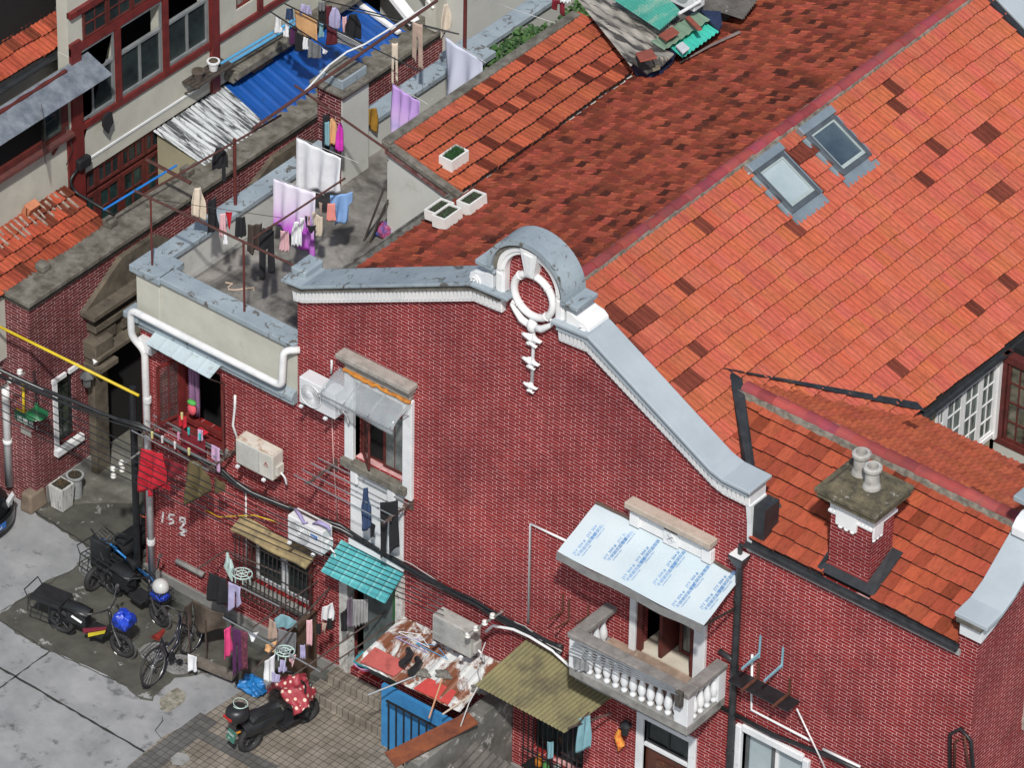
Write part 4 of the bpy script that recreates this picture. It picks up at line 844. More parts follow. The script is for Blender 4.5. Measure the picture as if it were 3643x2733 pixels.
pipe('conduit', 'slim pale pipe beside the tan window canopy', 'pipe', [g(31, 1935, 1000, 'y', -.02), g(31, 1940, 1540, 'y', -.02)], .012, PVC, 6)
pipe('conduit', 'grey capped ledge pipe low on the brick wall under the painted number', 'pipe', [g(41, 1390, 30, 'y', -.06), g(41, 1600, 140, 'y', -.06)], .05, CEMENT, 8)
# ---------------------------------------------------------------- air conditioners
ACW = M_('white_ac_casing', (.66, .68, .70), (.58, .60, .63), 1.5, .4, bmp=.03); ACG = M_('aged_grey_ac_casing', (.42, .42, .40), (.30, .30, .285), 3, .6, stain=(.18, .17, .15), st_scale=4)
ACR = M_('rust_streaked_ac_top', (.60, .58, .52), (.50, .47, .40), 3, .6, stain=(.30, .13, .04), st_scale=3.2, st_lo=.5, st_hi=.62)
DKG = M_('dark_grille', (.10, .105, .11), (.05, .055, .06), 8, .6); MIDG = M_('mid_grille', (.34, .36, .38), (.26, .28, .3), 8, .6)
def ac(label, x, yf, z, w=.78, h=.53, d=.27, fan='swirl', body=ACW, top=None, mark=None):
    t = thing('air_conditioner', label, 'air conditioner', (x+w/2, yf+d, z), 'air conditioner outdoor units on the front wall')
    m = MB(); m.box(x, x+w, yf, yf+d, z, z+h); m.build('casing', body, t, bevel=.02)
    if top: m = MB(); m.box(x+.01, x+w-.01, yf+.01, yf+d-.01, z+h, z+h+.008); m.build('lid', top, t)
    c = Vector((x+.27*w/.78, yf-.005, z+h/2)); R = h*.43
    m = MB()
    if fan == 'square':
        m.box(x+.05, x+w*.64, yf-.006, yf-.001, z+.05, z+h-.05)
        fo = m.build('fan_grille', MIDG, t)
        m = MB()
        for i in range(14): zz = z+.07+i*(h-.14)/13; m.box(x+.06, x+w*.64-.01, yf-.014, yf-.007, zz-.005, zz+.005)
        m.build('slat', body, fo)
    else:
        m.lathe(c, [(R, 0), (R, .012), (R*.9, .006)], 32, (0, -1, 0)); fo = m.build('fan_grille', MIDG, t)
        m = MB()
        if fan == 'swirl':
            for k in range(26):
                a = 2*pi*k/26
                pts = [c+Vector((cos(a+.9*s)*R*(.25+.68*s), -.016, sin(a+.9*s)*R*(.25+.68*s))) for s in (0, .33, .66, 1)]
                m.tube(pts, R*.028, 4)
            m.lathe(c, [(R*.26, .012), (R*.26, .03), (R*.1, .035)], 16, (0, -1, 0))
            m.torus(c+Vector((0, -.012, 0)), R*.97, R*.05, (0, 1, 0), 32, 6)
        else:
            for k in range(7): m.torus(c+Vector((0, -.012, 0)), R*(.2+.125*k), R*.028, (0, 1, 0), 30, 5)
            m.lathe(c, [(R*.16, .01), (R*.16, .025), (R*.05, .03)], 16, (0, -1, 0))
        m.build('fan_guard', body, fo)
    for xx in (x+.08, x+w-.16):
        m = MB(); m.bar((xx, yf+d+.02, z-.02), (xx, yf-.06, z-.02), .04, .03); m.bar((xx, yf+d+.1, z-.28), (xx, yf+.02, z-.03), .03, .025); m.build('bracket', BLACKM, t)
        m = MB(); m.box(xx-.03, xx+.03, yf-.07, yf-.02, z-.035, z+.0); m.build('foot', PVC, t)
    m = MB(); m.box(x+w, x+w+.05, yf+.06, yf+d-.04, z+.08, z+h*.55); m.build('valve_cover', body, t, bevel=.01)
    m = MB(); m.tube(arc(.05, [(x+w+.04, yf+.15, z+.12), (x+w+.13, yf+.16, z+.05), (x+w+.12, yf+.2, z-.12), (x+w+.04, yf+d+.04, z-.18)]), .018, 7); m.build('hose', PVC, t, smooth=True)
    return t
def acat(rc, px, py, yf): return g(rc, px, py, 'y', yf)
p = acat(32, 362, 290, -.40); A1 = ac('clean white air conditioner with swirl fan grille below the terrace wall corner', p.x, -.40, p.z, .75, .52, fan='swirl')
GR = M_('grey_letter', (.16, .17, .18), (.16, .17, .18), 2, .5, bmp=0); textmesh('mi', .13, frame((p.x+.53, -.406, p.z+.30), (1, 0, 0), (0, 0, 1)), GR, A1, 'maker_mark', .001)
p = acat(31, 1855, 765, -.42); A2 = ac('old cream air conditioner with rust stained lid on the left of the wall', p.x, -.42, p.z, .80, .50, fan='square', body=M_('cream_ac_casing', (.56, .55, .50), (.46, .45, .41), 2, .5), top=ACR)
m = MB(); cx_, cz_ = p.x+.66, p.z+.30
for k in range(3):
    a = pi/2+k*2*pi/3; e = Vector((cos(a), 0, sin(a))); s_ = Vector((-sin(a), 0, cos(a))); o_ = Vector((cx_, -.427, cz_)); m.poly([o_, o_+e*.022+s_*.014, o_+e*.046, o_+e*.022-s_*.014])
m.build('maker_mark', M_('dark_red_mark', (.30, .03, .03), None, 2, .5, bmp=0), A2, solid=.002)
textmesh('MITSUBISHI', .022, frame((cx_-.06, -.427, cz_-.06), (1, 0, 0), (0, 0, 1)), M_('dark_red_mark', (.3, .03, .03)), A2, 'maker_mark', .001)
p = acat(32, 272, 1365, -.46); A3 = ac('white air conditioner with ringed fan and blue label above the barred window', p.x, -.46, p.z, .74, .50, fan='rings')
m = MB(); m.box(p.x+.50, p.x+.64, -.468, -.461, p.z+.28, p.z+.36); lb = m.build('label_plate', M_('blue_label', (.03, .16, .45), None, 2, .4, bmp=0), A3); textmesh('Midea', .055, frame((p.x+.505, -.470, p.z+.30), (1, 0, 0), (0, 0, 1)), WHITEC, lb, 'maker_mark', .0005, xs=.85)
p = acat(42, 1408, 645, -.48); A4 = ac('dull grey air conditioner standing over the rusty lean-to roof', p.x, -.48, p.z, .80, .52, fan='square', body=ACG)
# lilac rags on A3
LIL = M_('lilac_rag', (.38, .34, .58), (.25, .22, .42), 6, .8)
m = MB(); m.tube([g(32, 330, 1130, 'y', -.35), g(32, 370, 1180, 'y', -.4), g(32, 400, 1240, 'y', -.47), g(32, 430, 1235, 'y', -.48)], [.02, .035, .03, .012], 6); tag(m.build('rag', LIL, None, smooth=True), 'lilac rag hanging over the left corner of the blue labelled air conditioner', 'rag')
m = MB(); m.tube([g(32, 470, 1250, 'y', -.4), g(32, 520, 1235, 'y', -.4), g(32, 590, 1270, 'y', -.42), g(32, 610, 1310, 'y', -.42)], [.015, .04, .035, .012], 6); tag(m.build('rag', LIL, None, smooth=True), 'crumpled lilac rag lying on the right of the blue labelled air conditioner', 'rag')
m = MB(); m.tube([g(32, 285, 1110, 'y', -.3), g(32, 600, 1270, 'y', -.3)], .02, 6); tag(m.build('wooden_pole', WOODD, None), 'weathered wooden pole lying over the blue labelled air conditioner', 'pole')
# empty blue brackets, black tray with rusty arms
BLB = M_('pale_blue_bracket', (.22, .42, .50), (.16, .32, .40), 5, .5)
for k, (a, b, c, e) in enumerate((((80, 355), (80, 455), (10, 485), (22, 462)), ((182, 408), (182, 500), (95, 528), (108, 510)))):
    A_ = g(44, *a, 'y', -.01); B_2 = g(44, *b, 'y', -.01); m = MB(); m.bar(A_, Vector((A_.x, -.02, B_2.z)), .035, .012, (0, 1, 0)); m.bar(Vector((A_.x, -.02, A_.z-.35)), Vector((A_.x, -.47, A_.z-.38)), .03, .03); m.bar(Vector((A_.x, -.02, B_2.z+.02)), Vector((A_.x, -.32, A_.z-.39)), .02, .02)
    tag(m.build('wall_bracket', BLB, None), ('left' if k == 0 else 'right')+' one of two pale blue empty metal brackets above the black tray', 'bracket', 'pale blue brackets above the black tray')
T0 = g(44, 30, 525, 'y', 0); T1 = g(44, 215, 610, 'y', 0)
zt_ = g(44, 130, 640, 'y', -.25).z
tr_ = thing('metal_tray', 'black metal tray on rusty angle brackets below the blue brackets', 'tray', (T0.x, 0, zt_))
m = MB(); m.box(T0.x-.15, T0.x+1.0, -.36, -.04, zt_, zt_+.03); m.build('shelf', BLACKM, tr_, bevel=.005)
for x in (T0.x+.18, T0.x+.78): m = MB(); m.bar((x, -.02, zt_+.35), (x, -.02, zt_), .04, .02, (0, 1, 0)); m.bar((x, -.02, zt_+.05), (x, -.45, zt_+.05), .04, .03); m.build('bracket', RUST, tr_)
for k, (a, b, c) in enumerate((((560, 290), (555, 430), (430, 530)), ((610, 330), (605, 500), (490, 545)), ((760, 380), (765, 470), (740, 500)))):
    A_, B_2 = g(43, *a, 'y', -.01), g(43, *b, 'y', -.01); C_2 = Vector((A_.x, -.35, B_2.z+.05)); m = MB(); m.bar(A_, Vector((A_.x, -.01, B_2.z)), .03, .015, (0, 1, 0)); m.bar(Vector((A_.x, -.01, B_2.z)), C_2, .025, .02)
    tag(m.build('wall_bracket', RUST, None), ('longest', 'most rusted', 'smallest')[k]+' of the rusty brackets left of the balcony', 'bracket')
# painted number on the wall
PAINTN = M_('white_wall_paint', (.74, .74, .76), (.45, .42, .43), 14, .8, bmp=0)
def stroke(pts, w, name='painted_number'):
    m = MB(); W_ = [g(31, x, y, 'y', -.006) for x, y in pts]
    for a, b in zip(W_, W_[1:]): m.bar(a, b, .004, w, (0, 0, 1)) if abs(a.x-b.x) > .5*abs(a.z-b.z) else m.bar(a, b, w, .004, (0, 1, 0))
    return m
num = thing('painted_number', 'white hand painted house number 159 on the lower brick wall', 'number', (-2.9, 0, 1.3))
for pts in ([(1285, 1155), (1275, 1240)], [(1375, 1180), (1335, 1175), (1325, 1210), (1362, 1215), (1365, 1240), (1330, 1250)], [(1455, 1235), (1415, 1230), (1420, 1200), (1455, 1205), (1455, 1240), (1415, 1290), (1470, 1300), (1410, 1330), (1455, 1340)]):
    stroke(pts, .036).build('digit', PAINTN, num)
# ================================================================ ground
def gz(rc, px, py, z=0): return g(rc, px, py, 'z', z)
CONC = M_('yard_concrete', (.30, .31, .32), (.20, .21, .22), 1.1, .9, stain=(.085, .09, .09), st_scale=2.6, st_lo=.56, st_hi=.68, bmp=.35)
DAMP = M_('damp_dark_cement', (.085, .085, .072), (.045, .046, .038), 2.2, .85, stain=(.27, .28, .275), st_scale=2.4, st_lo=.60, st_hi=.64, bmp=.4)
PALE = M_('pale_cement_patch', (.30, .31, .31), (.20, .21, .20), 2.2, .9, stain=(.11, .11, .09), st_scale=5)
mb = MB(); mb.box(-60, 80, -60, 80, -.3, 0); struct(mb.build('ground', CONC))
def patch(name, pts, z, mat, jag=0.0):
    P = []
    for a, b in zip(pts, pts[1:]+pts[:1]):
        n = max(1, int((b-a).length/.12)) if jag else 1
        for i in range(n):
            p = a.lerp(b, i/n)
            if jag: p = p+Vector((random.uniform(-jag, jag), random.uniform(-jag, jag), 0))
            P.append(Vector((p.x, p.y, z)))
    tr_ = tessellate_polygon([P]); m = MB(); I = [m.V(p) for p in P]
    for t in tr_: m.F([I[k] for k in t])
    return struct(m.build(name, mat))
A_ = [gz(41, *p) for p in ((0, 450), (180, 320), (390, 180), (510, 135), (620, 60))]+[gz(31, *p) for p in ((600, 1560), (760, 1480), (300, 1190), (230, 1120))]
A_ += [Vector((-6.2, .2, 0)), Vector((-6.2, 6, 0)), Vector((-3.4, 6, 0)), Vector((-3.4, 0, 0)), Vector((1.0, 0, 0)), Vector((1.0, -.6, 0))]
A_ += [gz(41, *p) for p in ((2100, 960), (1890, 1030), (1700, 900), (1500, 930), (1380, 960), (1260, 1060), (1190, 1140), (1090, 1125), (1000, 1020), (880, 950), (620, 840), (420, 745), (380, 740), (130, 600), (0, 500))]
patch('damp_ground', A_, .004, DAMP, .03)
patch('lane_ground', [gz(31, *p) for p in ((730, 640), (1080, 470), (1080, 560), (1090, 1100), (820, 1080), (560, 1100), (330, 1170), (460, 1040), (600, 1000))], .008, M_('lane_cement', (.17, .17, .15), (.08, .08, .065), 2, .9, stain=(.24, .24, .23), st_scale=3, st_lo=.6, st_hi=.7), .02)
patch('cement_patch', [gz(41, *p) for p in ((1250, 1120), (1390, 1030), (1460, 1080), (1450, 1140), (1320, 1230), (1260, 1200))], .009, M_('worn_patch', (.30, .29, .24), (.10, .095, .07), 9, .9), .01)
# square floor tiles with grout
def grid_mat(name, c1, c2, gr, s, gw=.012, alt=None):
    m, nt, bs = nmat(name); gm = N(nt, 'ShaderNodeNewGeometry'); bt = N(nt, 'ShaderNodeTexBrick'); nt.links.new(gm.outputs['Position'], bt.inputs['Vector'])
    bt.offset = 0; bt.inputs['Scale'].default_value = 1; bt.inputs['Brick Width'].default_value = s; bt.inputs['Row Height'].default_value = s; bt.inputs['Mortar Size'].default_value = gw/2; bt.inputs['Mortar Smooth'].default_value = .1
    bt.inputs['Color1'].default_value = (*c1, 1); bt.inputs['Color2'].default_value = (*c2, 1); bt.inputs['Mortar'].default_value = (*gr, 1)
    n = noise(nt, gm.outputs['Position'], 1.8, 6, .7); col = mix(nt, 1.0, bt.outputs['Color'], ramp(nt, n, [(.3, (.55, .53, .5)), (.65, (1.15, 1.15, 1.15))]), 'MULTIPLY')
    nt.links.new(col, bs.inputs['Base Color']); bs.inputs['Roughness'].default_value = .8; bump(nt, bs, bt.outputs['Fac'], .4, .006); return m
TILEM = grid_mat('beige_square_paving', (.24, .215, .18), (.19, .17, .145), (.045, .04, .035), .125)
TILEG = grid_mat('grey_square_paving', (.12, .12, .115), (.09, .09, .09), (.04, .038, .035), .125)
pv = [gz(41, *p) for p in ((1870, 1060), (1590, 1260), (1280, 1420), (1000, 1659))]
pv = [Vector((-.03+.02, -1.0, 0)), Vector((-.10, -1.62, 0)), Vector((-.15, -2.6, 0)), Vector((-.3, -4.4, 0)), Vector((3.4, -4.4, 0)), Vector((3.4, -.6, 0)), Vector((.4, -.6, 0))]
pv[0] = gz(41, 1900, 1060); pv[1] = gz(41, 1590, 1260); pv[2] = gz(41, 1280, 1420); pv[3] = gz(41, 1000, 1659)
patch('tile_paving', pv, .012, TILEM, .0)
d1, d2 = gz(41, 1500, 1310), gz(41, 1050, 1640)
patch('grey_tile_border', [Vector((d1.x-.05, d1.y+.3, 0)), Vector((d1.x+.35, d1.y+.3, 0)), Vector((d2.x+.42, -4.3, 0)), Vector((d2.x-.02, -4.3, 0))], .016, TILEG)
patch('grey_tile_border', [gz(41, 1500, 1400), gz(41, 1600, 1360), gz(41, 2212, 1659), gz(41, 2000, 1680)], .017, TILEG)
patch('cement_patch', [gz(41, *p) for p in ((1340, 1590), (1400, 1545), (1470, 1560), (1490, 1600), (1430, 1650), (1360, 1640))], .022, PALE, .012)
# slab joints as narrow dark grooves, and cracks
JT = M_('dark_joint', (.03, .03, .028), (.02, .02, .02), 9, .95)
def crack(pts, w, name='slab_joint'):
    m = MB()
    L = [m.V(p+Vector((0, w*random.uniform(.35, .65), .006))) for p in pts]; R = []
    for i, p in enumerate(pts):
        d = (pts[min(i+1, len(pts)-1)]-pts[max(0, i-1)]); d.normalize(); R.append(m.V(p+Vector((d.y, -d.x, 0))*w*random.uniform(.4, 1.3)+Vector((0, w*.1, .006))))
    for i in range(len(pts)-1): m.F((L[i], R[i], R[i+1], L[i+1]))
    return struct(m.build(name, JT))
def wob(a, b, n, j): return [a.lerp(b, i/n)+Vector((random.uniform(-j, j), random.uniform(-j, j), 0)) for i in range(n+1)]
crack(wob(gz(41, -1500, -10), gz(41, 1150, 1545), 60, .006), .035); crack(wob(gz(41, -700, 1540), gz(41, 385, 742), 30, .006), .03)
crack(wob(gz(41, 0, 500), gz(41, 385, 742), 14, .02)+wob(gz(41, 400, 745), gz(41, 1000, 1020), 20, .02), .014, 'ground_crack'); crack(wob(gz(31, 230, 1120), gz(31, 770, 1470), 16, .012), .025)
crack([gz(41, *p) for p in ((1150, 1545), (1270, 1440), (1215, 1370), (1275, 1290), (1270, 1250))], .02, 'ground_crack'); crack([gz(41, *p) for p in ((1270, 1430), (1390, 1415))], .014, 'ground_crack')
crack(wob(gz(41, 0, 440), gz(41, 510, 130), 14, .03)+wob(gz(41, 520, 130), gz(41, 620, 60), 4, .02), .016, 'ground_crack')
for (a, b, c, d) in (((690, 1365), (790, 1295), (885, 1350), (795, 1435)),):
    P4 = [gz(31, *q) for q in (a, b, c, d)]; crack(P4+[P4[0]], .014, 'slab_joint')
def manhole(c, r, label, z=.02):
    m = MB(); m.lathe((c.x, c.y, 0), [(r, 0), (r, z), (r-.02, z+.004), (r-.03, z-.004), (r-.05, z-.004)], 28)
    for k in range(-3, 4): 
        w_ = sqrt(max(0, (r-.06)**2-(k*r/4)**2)); m.box(c.x-w_, c.x+w_, c.y+k*r/4-.008, c.y+k*r/4+.008, z-.004, z+.004); m.box(c.x+k*r/4-.008, c.x+k*r/4+.008, c.y-w_, c.y+w_, z-.004, z+.004)
    return tag(m.build('manhole_cover', M_('worn_manhole_iron', (.24, .25, .25), (.13, .13, .13), 6, .7), None), label, 'manhole cover', 'manhole covers in the yard')
manhole(gz(41, 1410, 850), .26, 'pale manhole cover beside the timber plank end'); manhole(gz(41, 1210, 750), .24, 'manhole cover under the rear wheel of the bicycle with red saddle')
manhole(gz(41, 740, 90), .26, 'dark round manhole cover beside the blue bicycle wheel')
# kerb ledge along the wall
mb = MB(); mb.box(-3.1, .9, -.28, -.052, 0, .13); struct(mb.build('wall_kerb', M_('dark_kerb', (.09, .095, .09), (.045, .05, .045), 3, .9), None))
# steps
stp = thing('tiled_steps', 'two beige tiled steps in front of the ground floor doorway', 'steps', (1.6, -.4, 0))
mb = MB(); mb.box(.72, 2.45, -.68, -.32, 0, .18); mb.build('step', TILEM, stp, bevel=.008); mb = MB(); mb.box(.85, 2.6, -.32, -.055, 0, .35); mb.build('step', TILEM, stp, bevel=.008)
# ---------------------------------------------------------------- vehicles
TYRE = M_('tyre_rubber', (.03, .03, .032), (.018, .018, .02), 8, .8); BLK = M_('black_plastic', (.022, .024, .027), (.012, .013, .015), 4, .4); CHR = M_('dull_chrome', (.5, .51, .52), (.35, .36, .37), 6, .3, metal=.9, bmp=0)
SEATM = M_('black_vinyl_seat', (.02, .023, .026), (.012, .014, .016), 3, .35)
def place(x, y, ang, z=0, roll=0): return Matrix.Translation((x, y, z)) @ Matrix.Rotation(ang, 4, 'Z') @ Matrix.Rotation(roll, 4, 'X')
def wheel(T, root, x, R, r, rimm=CHR, spokes=14, tyre=TYRE, ax=(0, 1, 0), z=None):
    z = R+r if z is None else z
    m = MB(T); m.torus((x, 0, z), R, r, ax, 32, 8); t = m.build('wheel', tyre, root, smooth=True)
    m = MB(T); m.torus((x, 0, z), R-r*.7, r*.4, ax, 32, 6)
    m.build('rim', rimm, t, smooth=True)
    m = MB(T)
    for k in range(spokes//2):
        a = pi*k/(spokes//2); e = Vector(ax).normalized().orthogonal().normalized(); f = Vector(ax).normalized().cross(e); d = e*cos(a)+f*sin(a); c = Vector((x, 0, z)); m.tube([c-d*(R-r*.5), c+d*(R-r*.5)], .0035 if spokes > 9 else .014, 4)
    c = Vector((x, 0, z)); m.lathe(c-Vector(ax)*.04, [(.03, 0), (.03, .08)], 10, ax); m.build('spokes', rimm, t)
    return t
def ebike(label, x, y, ang, crate=None, rack=True, lid=True, accent=False, helmet=False):
    T = place(x, y, ang); root = thing('electric_bike', label, 'electric bike', (x, y, 0), 'electric bikes parked in the yard'); B = lambda: MB(T)
    wheel(T, root, 0, .20, .045, BLK, 8); wheel(T, root, 1.22, .20, .045, BLK, 8)
    m = B(); m.tube(arc(.1, [(-.02, 0, .26), (.25, 0, .34), (.62, 0, .27), (.92, 0, .30), (1.02, 0, .62), (.98, 0, .86)]), .03, 8); m.tube([(.25, 0, .34), (.32, 0, .62)], .03, 8); m.build('frame', BLK, root, smooth=True)
    for s in (-1, 1): m = B(); m.tube([(1.22, s*.06, .25), (1.10, s*.06, .55), (1.04, s*.03, .72)], .018, 6); m.build('fork_leg', CHR, root)
    m = B(); m.tube(arc(.05, [(.86, -.33, .98), (.98, -.22, 1.0), (1.0, 0, .92), (.98, .22, 1.0), (.86, .33, .98)]), .014, 7); hb = m.build('handlebar', BLK, root)
    for s in (-1, 1): m = B(); m.tube([(.86, s*.33, .98), (.80, s*.38, .98)], .022, 7); m.build('grip', BLK, hb)
    m = B(); m.tube([(.95, .2, 1.0), (.93, .3, 1.16)], .006, 5); m.lathe((.93, .31, 1.17), [(.0, 0), (.045, .005), (.045, .015), (0, .02)], 10, (1, 0, .2)); m.build('mirror', CHR, hb)
    m = B(); m.grid(lambda u, v: (.12+u*.48, (v-.5)*.26*(1-.25*u), .66+.055*sin(v*pi)+.03*sin(u*pi)), 10, 6); m.box(.14, .58, -.11, .11, .60, .665); m.build('seat', SEATM, root, smooth=True)
    m = B(); m.box(.62, .90, -.13, .13, .30, .36); m.box(.60, .93, -.15, .15, .36, .385); m.build('footboard', BLK, root, bevel=.01)
    m = B(); m.box(.15, .55, -.10, .10, .36, .59); m.build('battery_box', BLK, root, bevel=.02)
    m = B(); m.torus((1.22, 0, .245), .275, .022, (0, 1, 0), 14, 6, a0=-.6, a1=2.2); m.build('mudguard', CHR if accent or helmet else BLK, root); m = B(); m.torus((0, 0, .245), .275, .025, (0, 1, 0), 14, 6, a0=.3, a1=2.9); m.build('mudguard', BLK, root)
    if rack:
        m = B()
        for yy in (-.2, -.1, 0, .1, .2): m.tube([(-.52, yy, .66), (.12, yy, .66)], .011, 5)
        for xx in (-.52, -.2, .1): m.tube([(xx, -.21, .655), (xx, .21, .655)], .011, 5)
        for yy in (-.24, .24):
            m.tube([(-.52, yy, .42), (.1, yy, .42)], .012, 5)
            for xx in (-.52, -.31, -.1, .1): m.tube([(xx, yy, .42), (xx, yy*.85, .66)], .010, 5)
        m.tube([(-.52, -.21, .66), (-.60, -.2, .80), (-.60, .2, .80), (-.52, .21, .66)], .012, 5); m.build('cargo_rack', BLK, root)
    if lid: m = B(); m.box(-.5, .1, -.21, .21, .68, .72); m.box(-.46, .06, -.15, -.05, .72, .733); m.box(-.46, .06, .04, .14, .72, .733); m.build('rack_board', BLK, root, bevel=.015)
    m = B(); m.lathe((1.08, 0, .78), [(.07, 0), (.08, .05), (.05, .09)], 12, (1, 0, 0)); m.build('headlight', CHR, root)
    m = B()
    for i in range(6): m.box(1.12+i*.055, 1.128+i*.055, -.15, .15, .80-.0, .82); 
    for z in (.62, .72, .82): m.tube([(1.12, -.16, z), (1.42, -.16, z), (1.42, .16, z), (1.12, .16, z), (1.12, -.16, z)], .007, 4)
    for i in range(7):
        for s in (-1, 1): m.tube([(1.12+i*.05, s*.16, .62), (1.12+i*.05, s*.16, .82)], .004, 4)
    for i in range(6): m.tube([(1.42, -.16+i*.064, .62), (1.42, -.16+i*.064, .82)], .004, 4); m.tube([(1.12+i*.06, -.16, .62), (1.12+i*.06, .16, .62)], .004, 4)
    m.build('basket', BLK, root)
    if accent:
        m = B(); m.prism([(.56, -.17, .33), (.98, -.12, .55), (1.0, -.12, .62), (.54, -.17, .42)], (0, .01, 0)); pn = m.build('side_panel', M_('maroon_panel', (.20, .02, .04), None, 3, .4), root)
        m = B(); m.prism([(.66, -.185, .30), (.96, -.135, .47), (.99, -.135, .55), (.66, -.185, .38)], (0, .012, 0)); m.build('yellow_panel', M_('yellow_panel', (.62, .50, .03), None, 3, .4), pn)
        m = B(); m.tube([(.30, -.13, .56), (.50, -.13, .5)], .02, 6); m.build('white_badge', WHITEC, root)
    return T, root
TA, EA = ebike('black cargo electric bike with flat rack board and yellow side panel, nearest the camera', -3.55, -2.0, radians(8), accent=True)
CRB = M_('bright_blue_plastic', (.012, .06, .52), (.01, .035, .36), 7, .3, bmp=.4)
def bag(T, c, s, mat, name, label, cat, lump=.15, n=14):
    m = MB(T); c = Vector(c); ph = [random.uniform(0, 6) for _ in range(6)]
    def fn(u, v):
        a = 2*pi*u; b = pi*v; q = 1+lump*sin(3*a+ph[0])*sin(2*b+ph[1])+lump*.7*sin(7*a+ph[2])*sin(5*b+ph[3])
        x, y, z = cos(a)*sin(b), sin(a)*sin(b), cos(b)
        f = lambda t: math.copysign(abs(t)**.6, t)
        return c+Vector((f(x)*s[0]*q, f(y)*s[1]*q, z*s[2]*(q if z > 0 else 1)))
    m.grid(fn, n*2, n); o = m.build(name, mat, None, smooth=False); return tag(o, label, cat)
bag(TA, (1.27, 0, .80), (.17, .17, .16), CRB, 'plastic_bag', 'crumpled bright blue plastic bag in the basket of the cargo bike', 'bag')
eb = gz(41, 700, 420); ef = gz(41, 1240, 565)
TB, EB_ = ebike('rusty black electric bike with wire rack and pale front mudguard, farther from the camera', ef.x-1.25, ef.y+.22, radians(-6), lid=False, helmet=True)
bag(TB, (1.27, 0, .70), (.14, .14, .10), CRB, 'plastic_bag', 'blue plastic bag under the silver helmet in the bike basket', 'bag')
m = MB(TB); m.grid(lambda u, v: (1.27+.145*cos(2*pi*u)*sin(pi*.62*v), .135*sin(2*pi*u)*sin(pi*.62*v), .86+.145*cos(pi*.62*v)), 20, 10); hl_ = m.build('helmet', M_('silver_helmet', (.50, .51, .50), (.42, .43, .43), 1, .25, bmp=0), None, smooth=True, solid=.012); tag(hl_, 'silver grey crash helmet resting in the front basket of the rusty bike', 'helmet')
# bicycle
def bicycle(label, x, y, ang, roll, fr, rimc, saddle, spc=CHR, basket=None, steer=0, grp='bicycles in the yard'):
    T = place(x, y, ang, 0, roll); root = thing('bicycle', label, 'bicycle', (x, y, 0), grp); B = lambda: MB(T)
    wheel(T, root, 0, .325, .020, rimc, 20, TYRE if rimc is CHR else rimc); wheel(T, root, 1.05, .325, .020, rimc, 20, TYRE if rimc is CHR else rimc)
    m = B(); m.tube([(0, .04, .345), (.42, 0, .30)], .012, 6); m.tube([(0, .04, .345), (.30, 0, .70)], .011, 6); m.tube([(.42, 0, .30), (.28, 0, .82)], .016, 7); m.tube(arc(.15, [(.42, 0, .30), (.70, 0, .42), (.86, 0, .78)]), .024, 8); m.tube([(.84, 0, .70), (.81, 0, .95)], .018, 8); m.tube(arc(.15, [(.36, 0, .50), (.62, 0, .52), (.84, 0, .84)]), .018, 8); m.build('frame', fr, root, smooth=True)
    for s in (-1, 1): m = B(); m.tube([(1.05, s*.05, .345), (.95, s*.05, .55), (.85, s*.02, .72)], .011, 6); m.build('fork_leg', fr, root)
    m = B(); m.tube(arc(.06, [(.62, -.29, 1.0), (.76, -.22, 1.06), (.80, 0, .98), (.76, .22, 1.06), (.62, .29, 1.0)]), .012, 7); hb = m.build('handlebar', BLK, root)
    m = B(); m.grid(lambda u, v: (.12+u*.27, (v-.5)*(.2-.14*u**.7), .86+.035*sin(v*pi)), 8, 6); m.grid(lambda u, v: (.12+u*.27, (v-.5)*(.2-.14*u**.7), .83+.01*sin(v*pi)), 8, 6); m.tube([(.28, 0, .80), (.27, 0, .86)], .02, 6); m.build('saddle', saddle, root, smooth=False)
    m = B(); m.lathe((.42, -.07, .30), [(.09, 0), (.09, .012)], 18, (0, 1, 0)); m.tube([(.42, -.08, .30), (.52, -.09, .18)], .01, 5); m.box(.48, .57, -.18, -.09, .165, .19); m.tube([(.42, .06, .30), (.32, .08, .42)], .01, 5); m.box(.27, .36, .08, .17, .41, .435); m.build('crank', BLK, root)
    m = B(); m.torus((0, 0, .345), .37, .012, (0, 1, 0), 16, 5, sx=1, a0=0.1, a1=2.6); m.build('mudguard', fr, root); m = B(); m.torus((1.05, 0, .345), .37, .02, (0, 1, 0), 14, 5, a0=-.5, a1=2.0); m.build('mudguard', fr, root)
    m = B(); m.tube([(-.22, -.07, .73), (.22, -.07, .73), (.22, .07, .73), (-.22, .07, .73), (-.22, -.07, .73)], .007, 5); m.tube([(-.2, 0, .73), (.2, 0, .73)], .006, 5)
    for s in (-1, 1): m.tube([(0, s*.06, .35), (-.15, s*.07, .73)], .006, 5)
    m.build('rear_rack', BLK, root)
    if basket:
        m = B()
        for z in (.72, .84, .96): m.tube([(.90, -.17, z), (1.18, -.17, z), (1.18, .17, z), (.90, .17, z), (.90, -.17, z)], .008, 5)
        for i in range(7):
            for s in (-1, 1): m.tube([(.90+i*.047, s*.17, .72), (.90+i*.047, s*.17, .96)], .005, 4)
            m.tube([(1.18, -.17+i*.056, .72), (1.18, -.17+i*.056, .96)], .005, 4); m.tube([(.9+i*.047, -.17, .72), (.9+i*.047, .17, .72)], .005, 4)
        m.build('basket', BLK, root)
    return T, root
rr = gz(41, 1135, 1060); bicycle('black city bicycle with red saddle and tall wheels standing alone', rr.x, rr.y+.27, radians(94), radians(-6), M_('black_gloss_frame', (.012, .015, .03), (.01, .01, .02), 3, .25, bmp=0), CHR, M_('red_saddle', (.22, .03, .02), (.16, .02, .015), 3, .5))
BLUF = M_('sky_blue_frame', (.03, .22, .58), (.025, .18, .5), 2, .35, bmp=0)
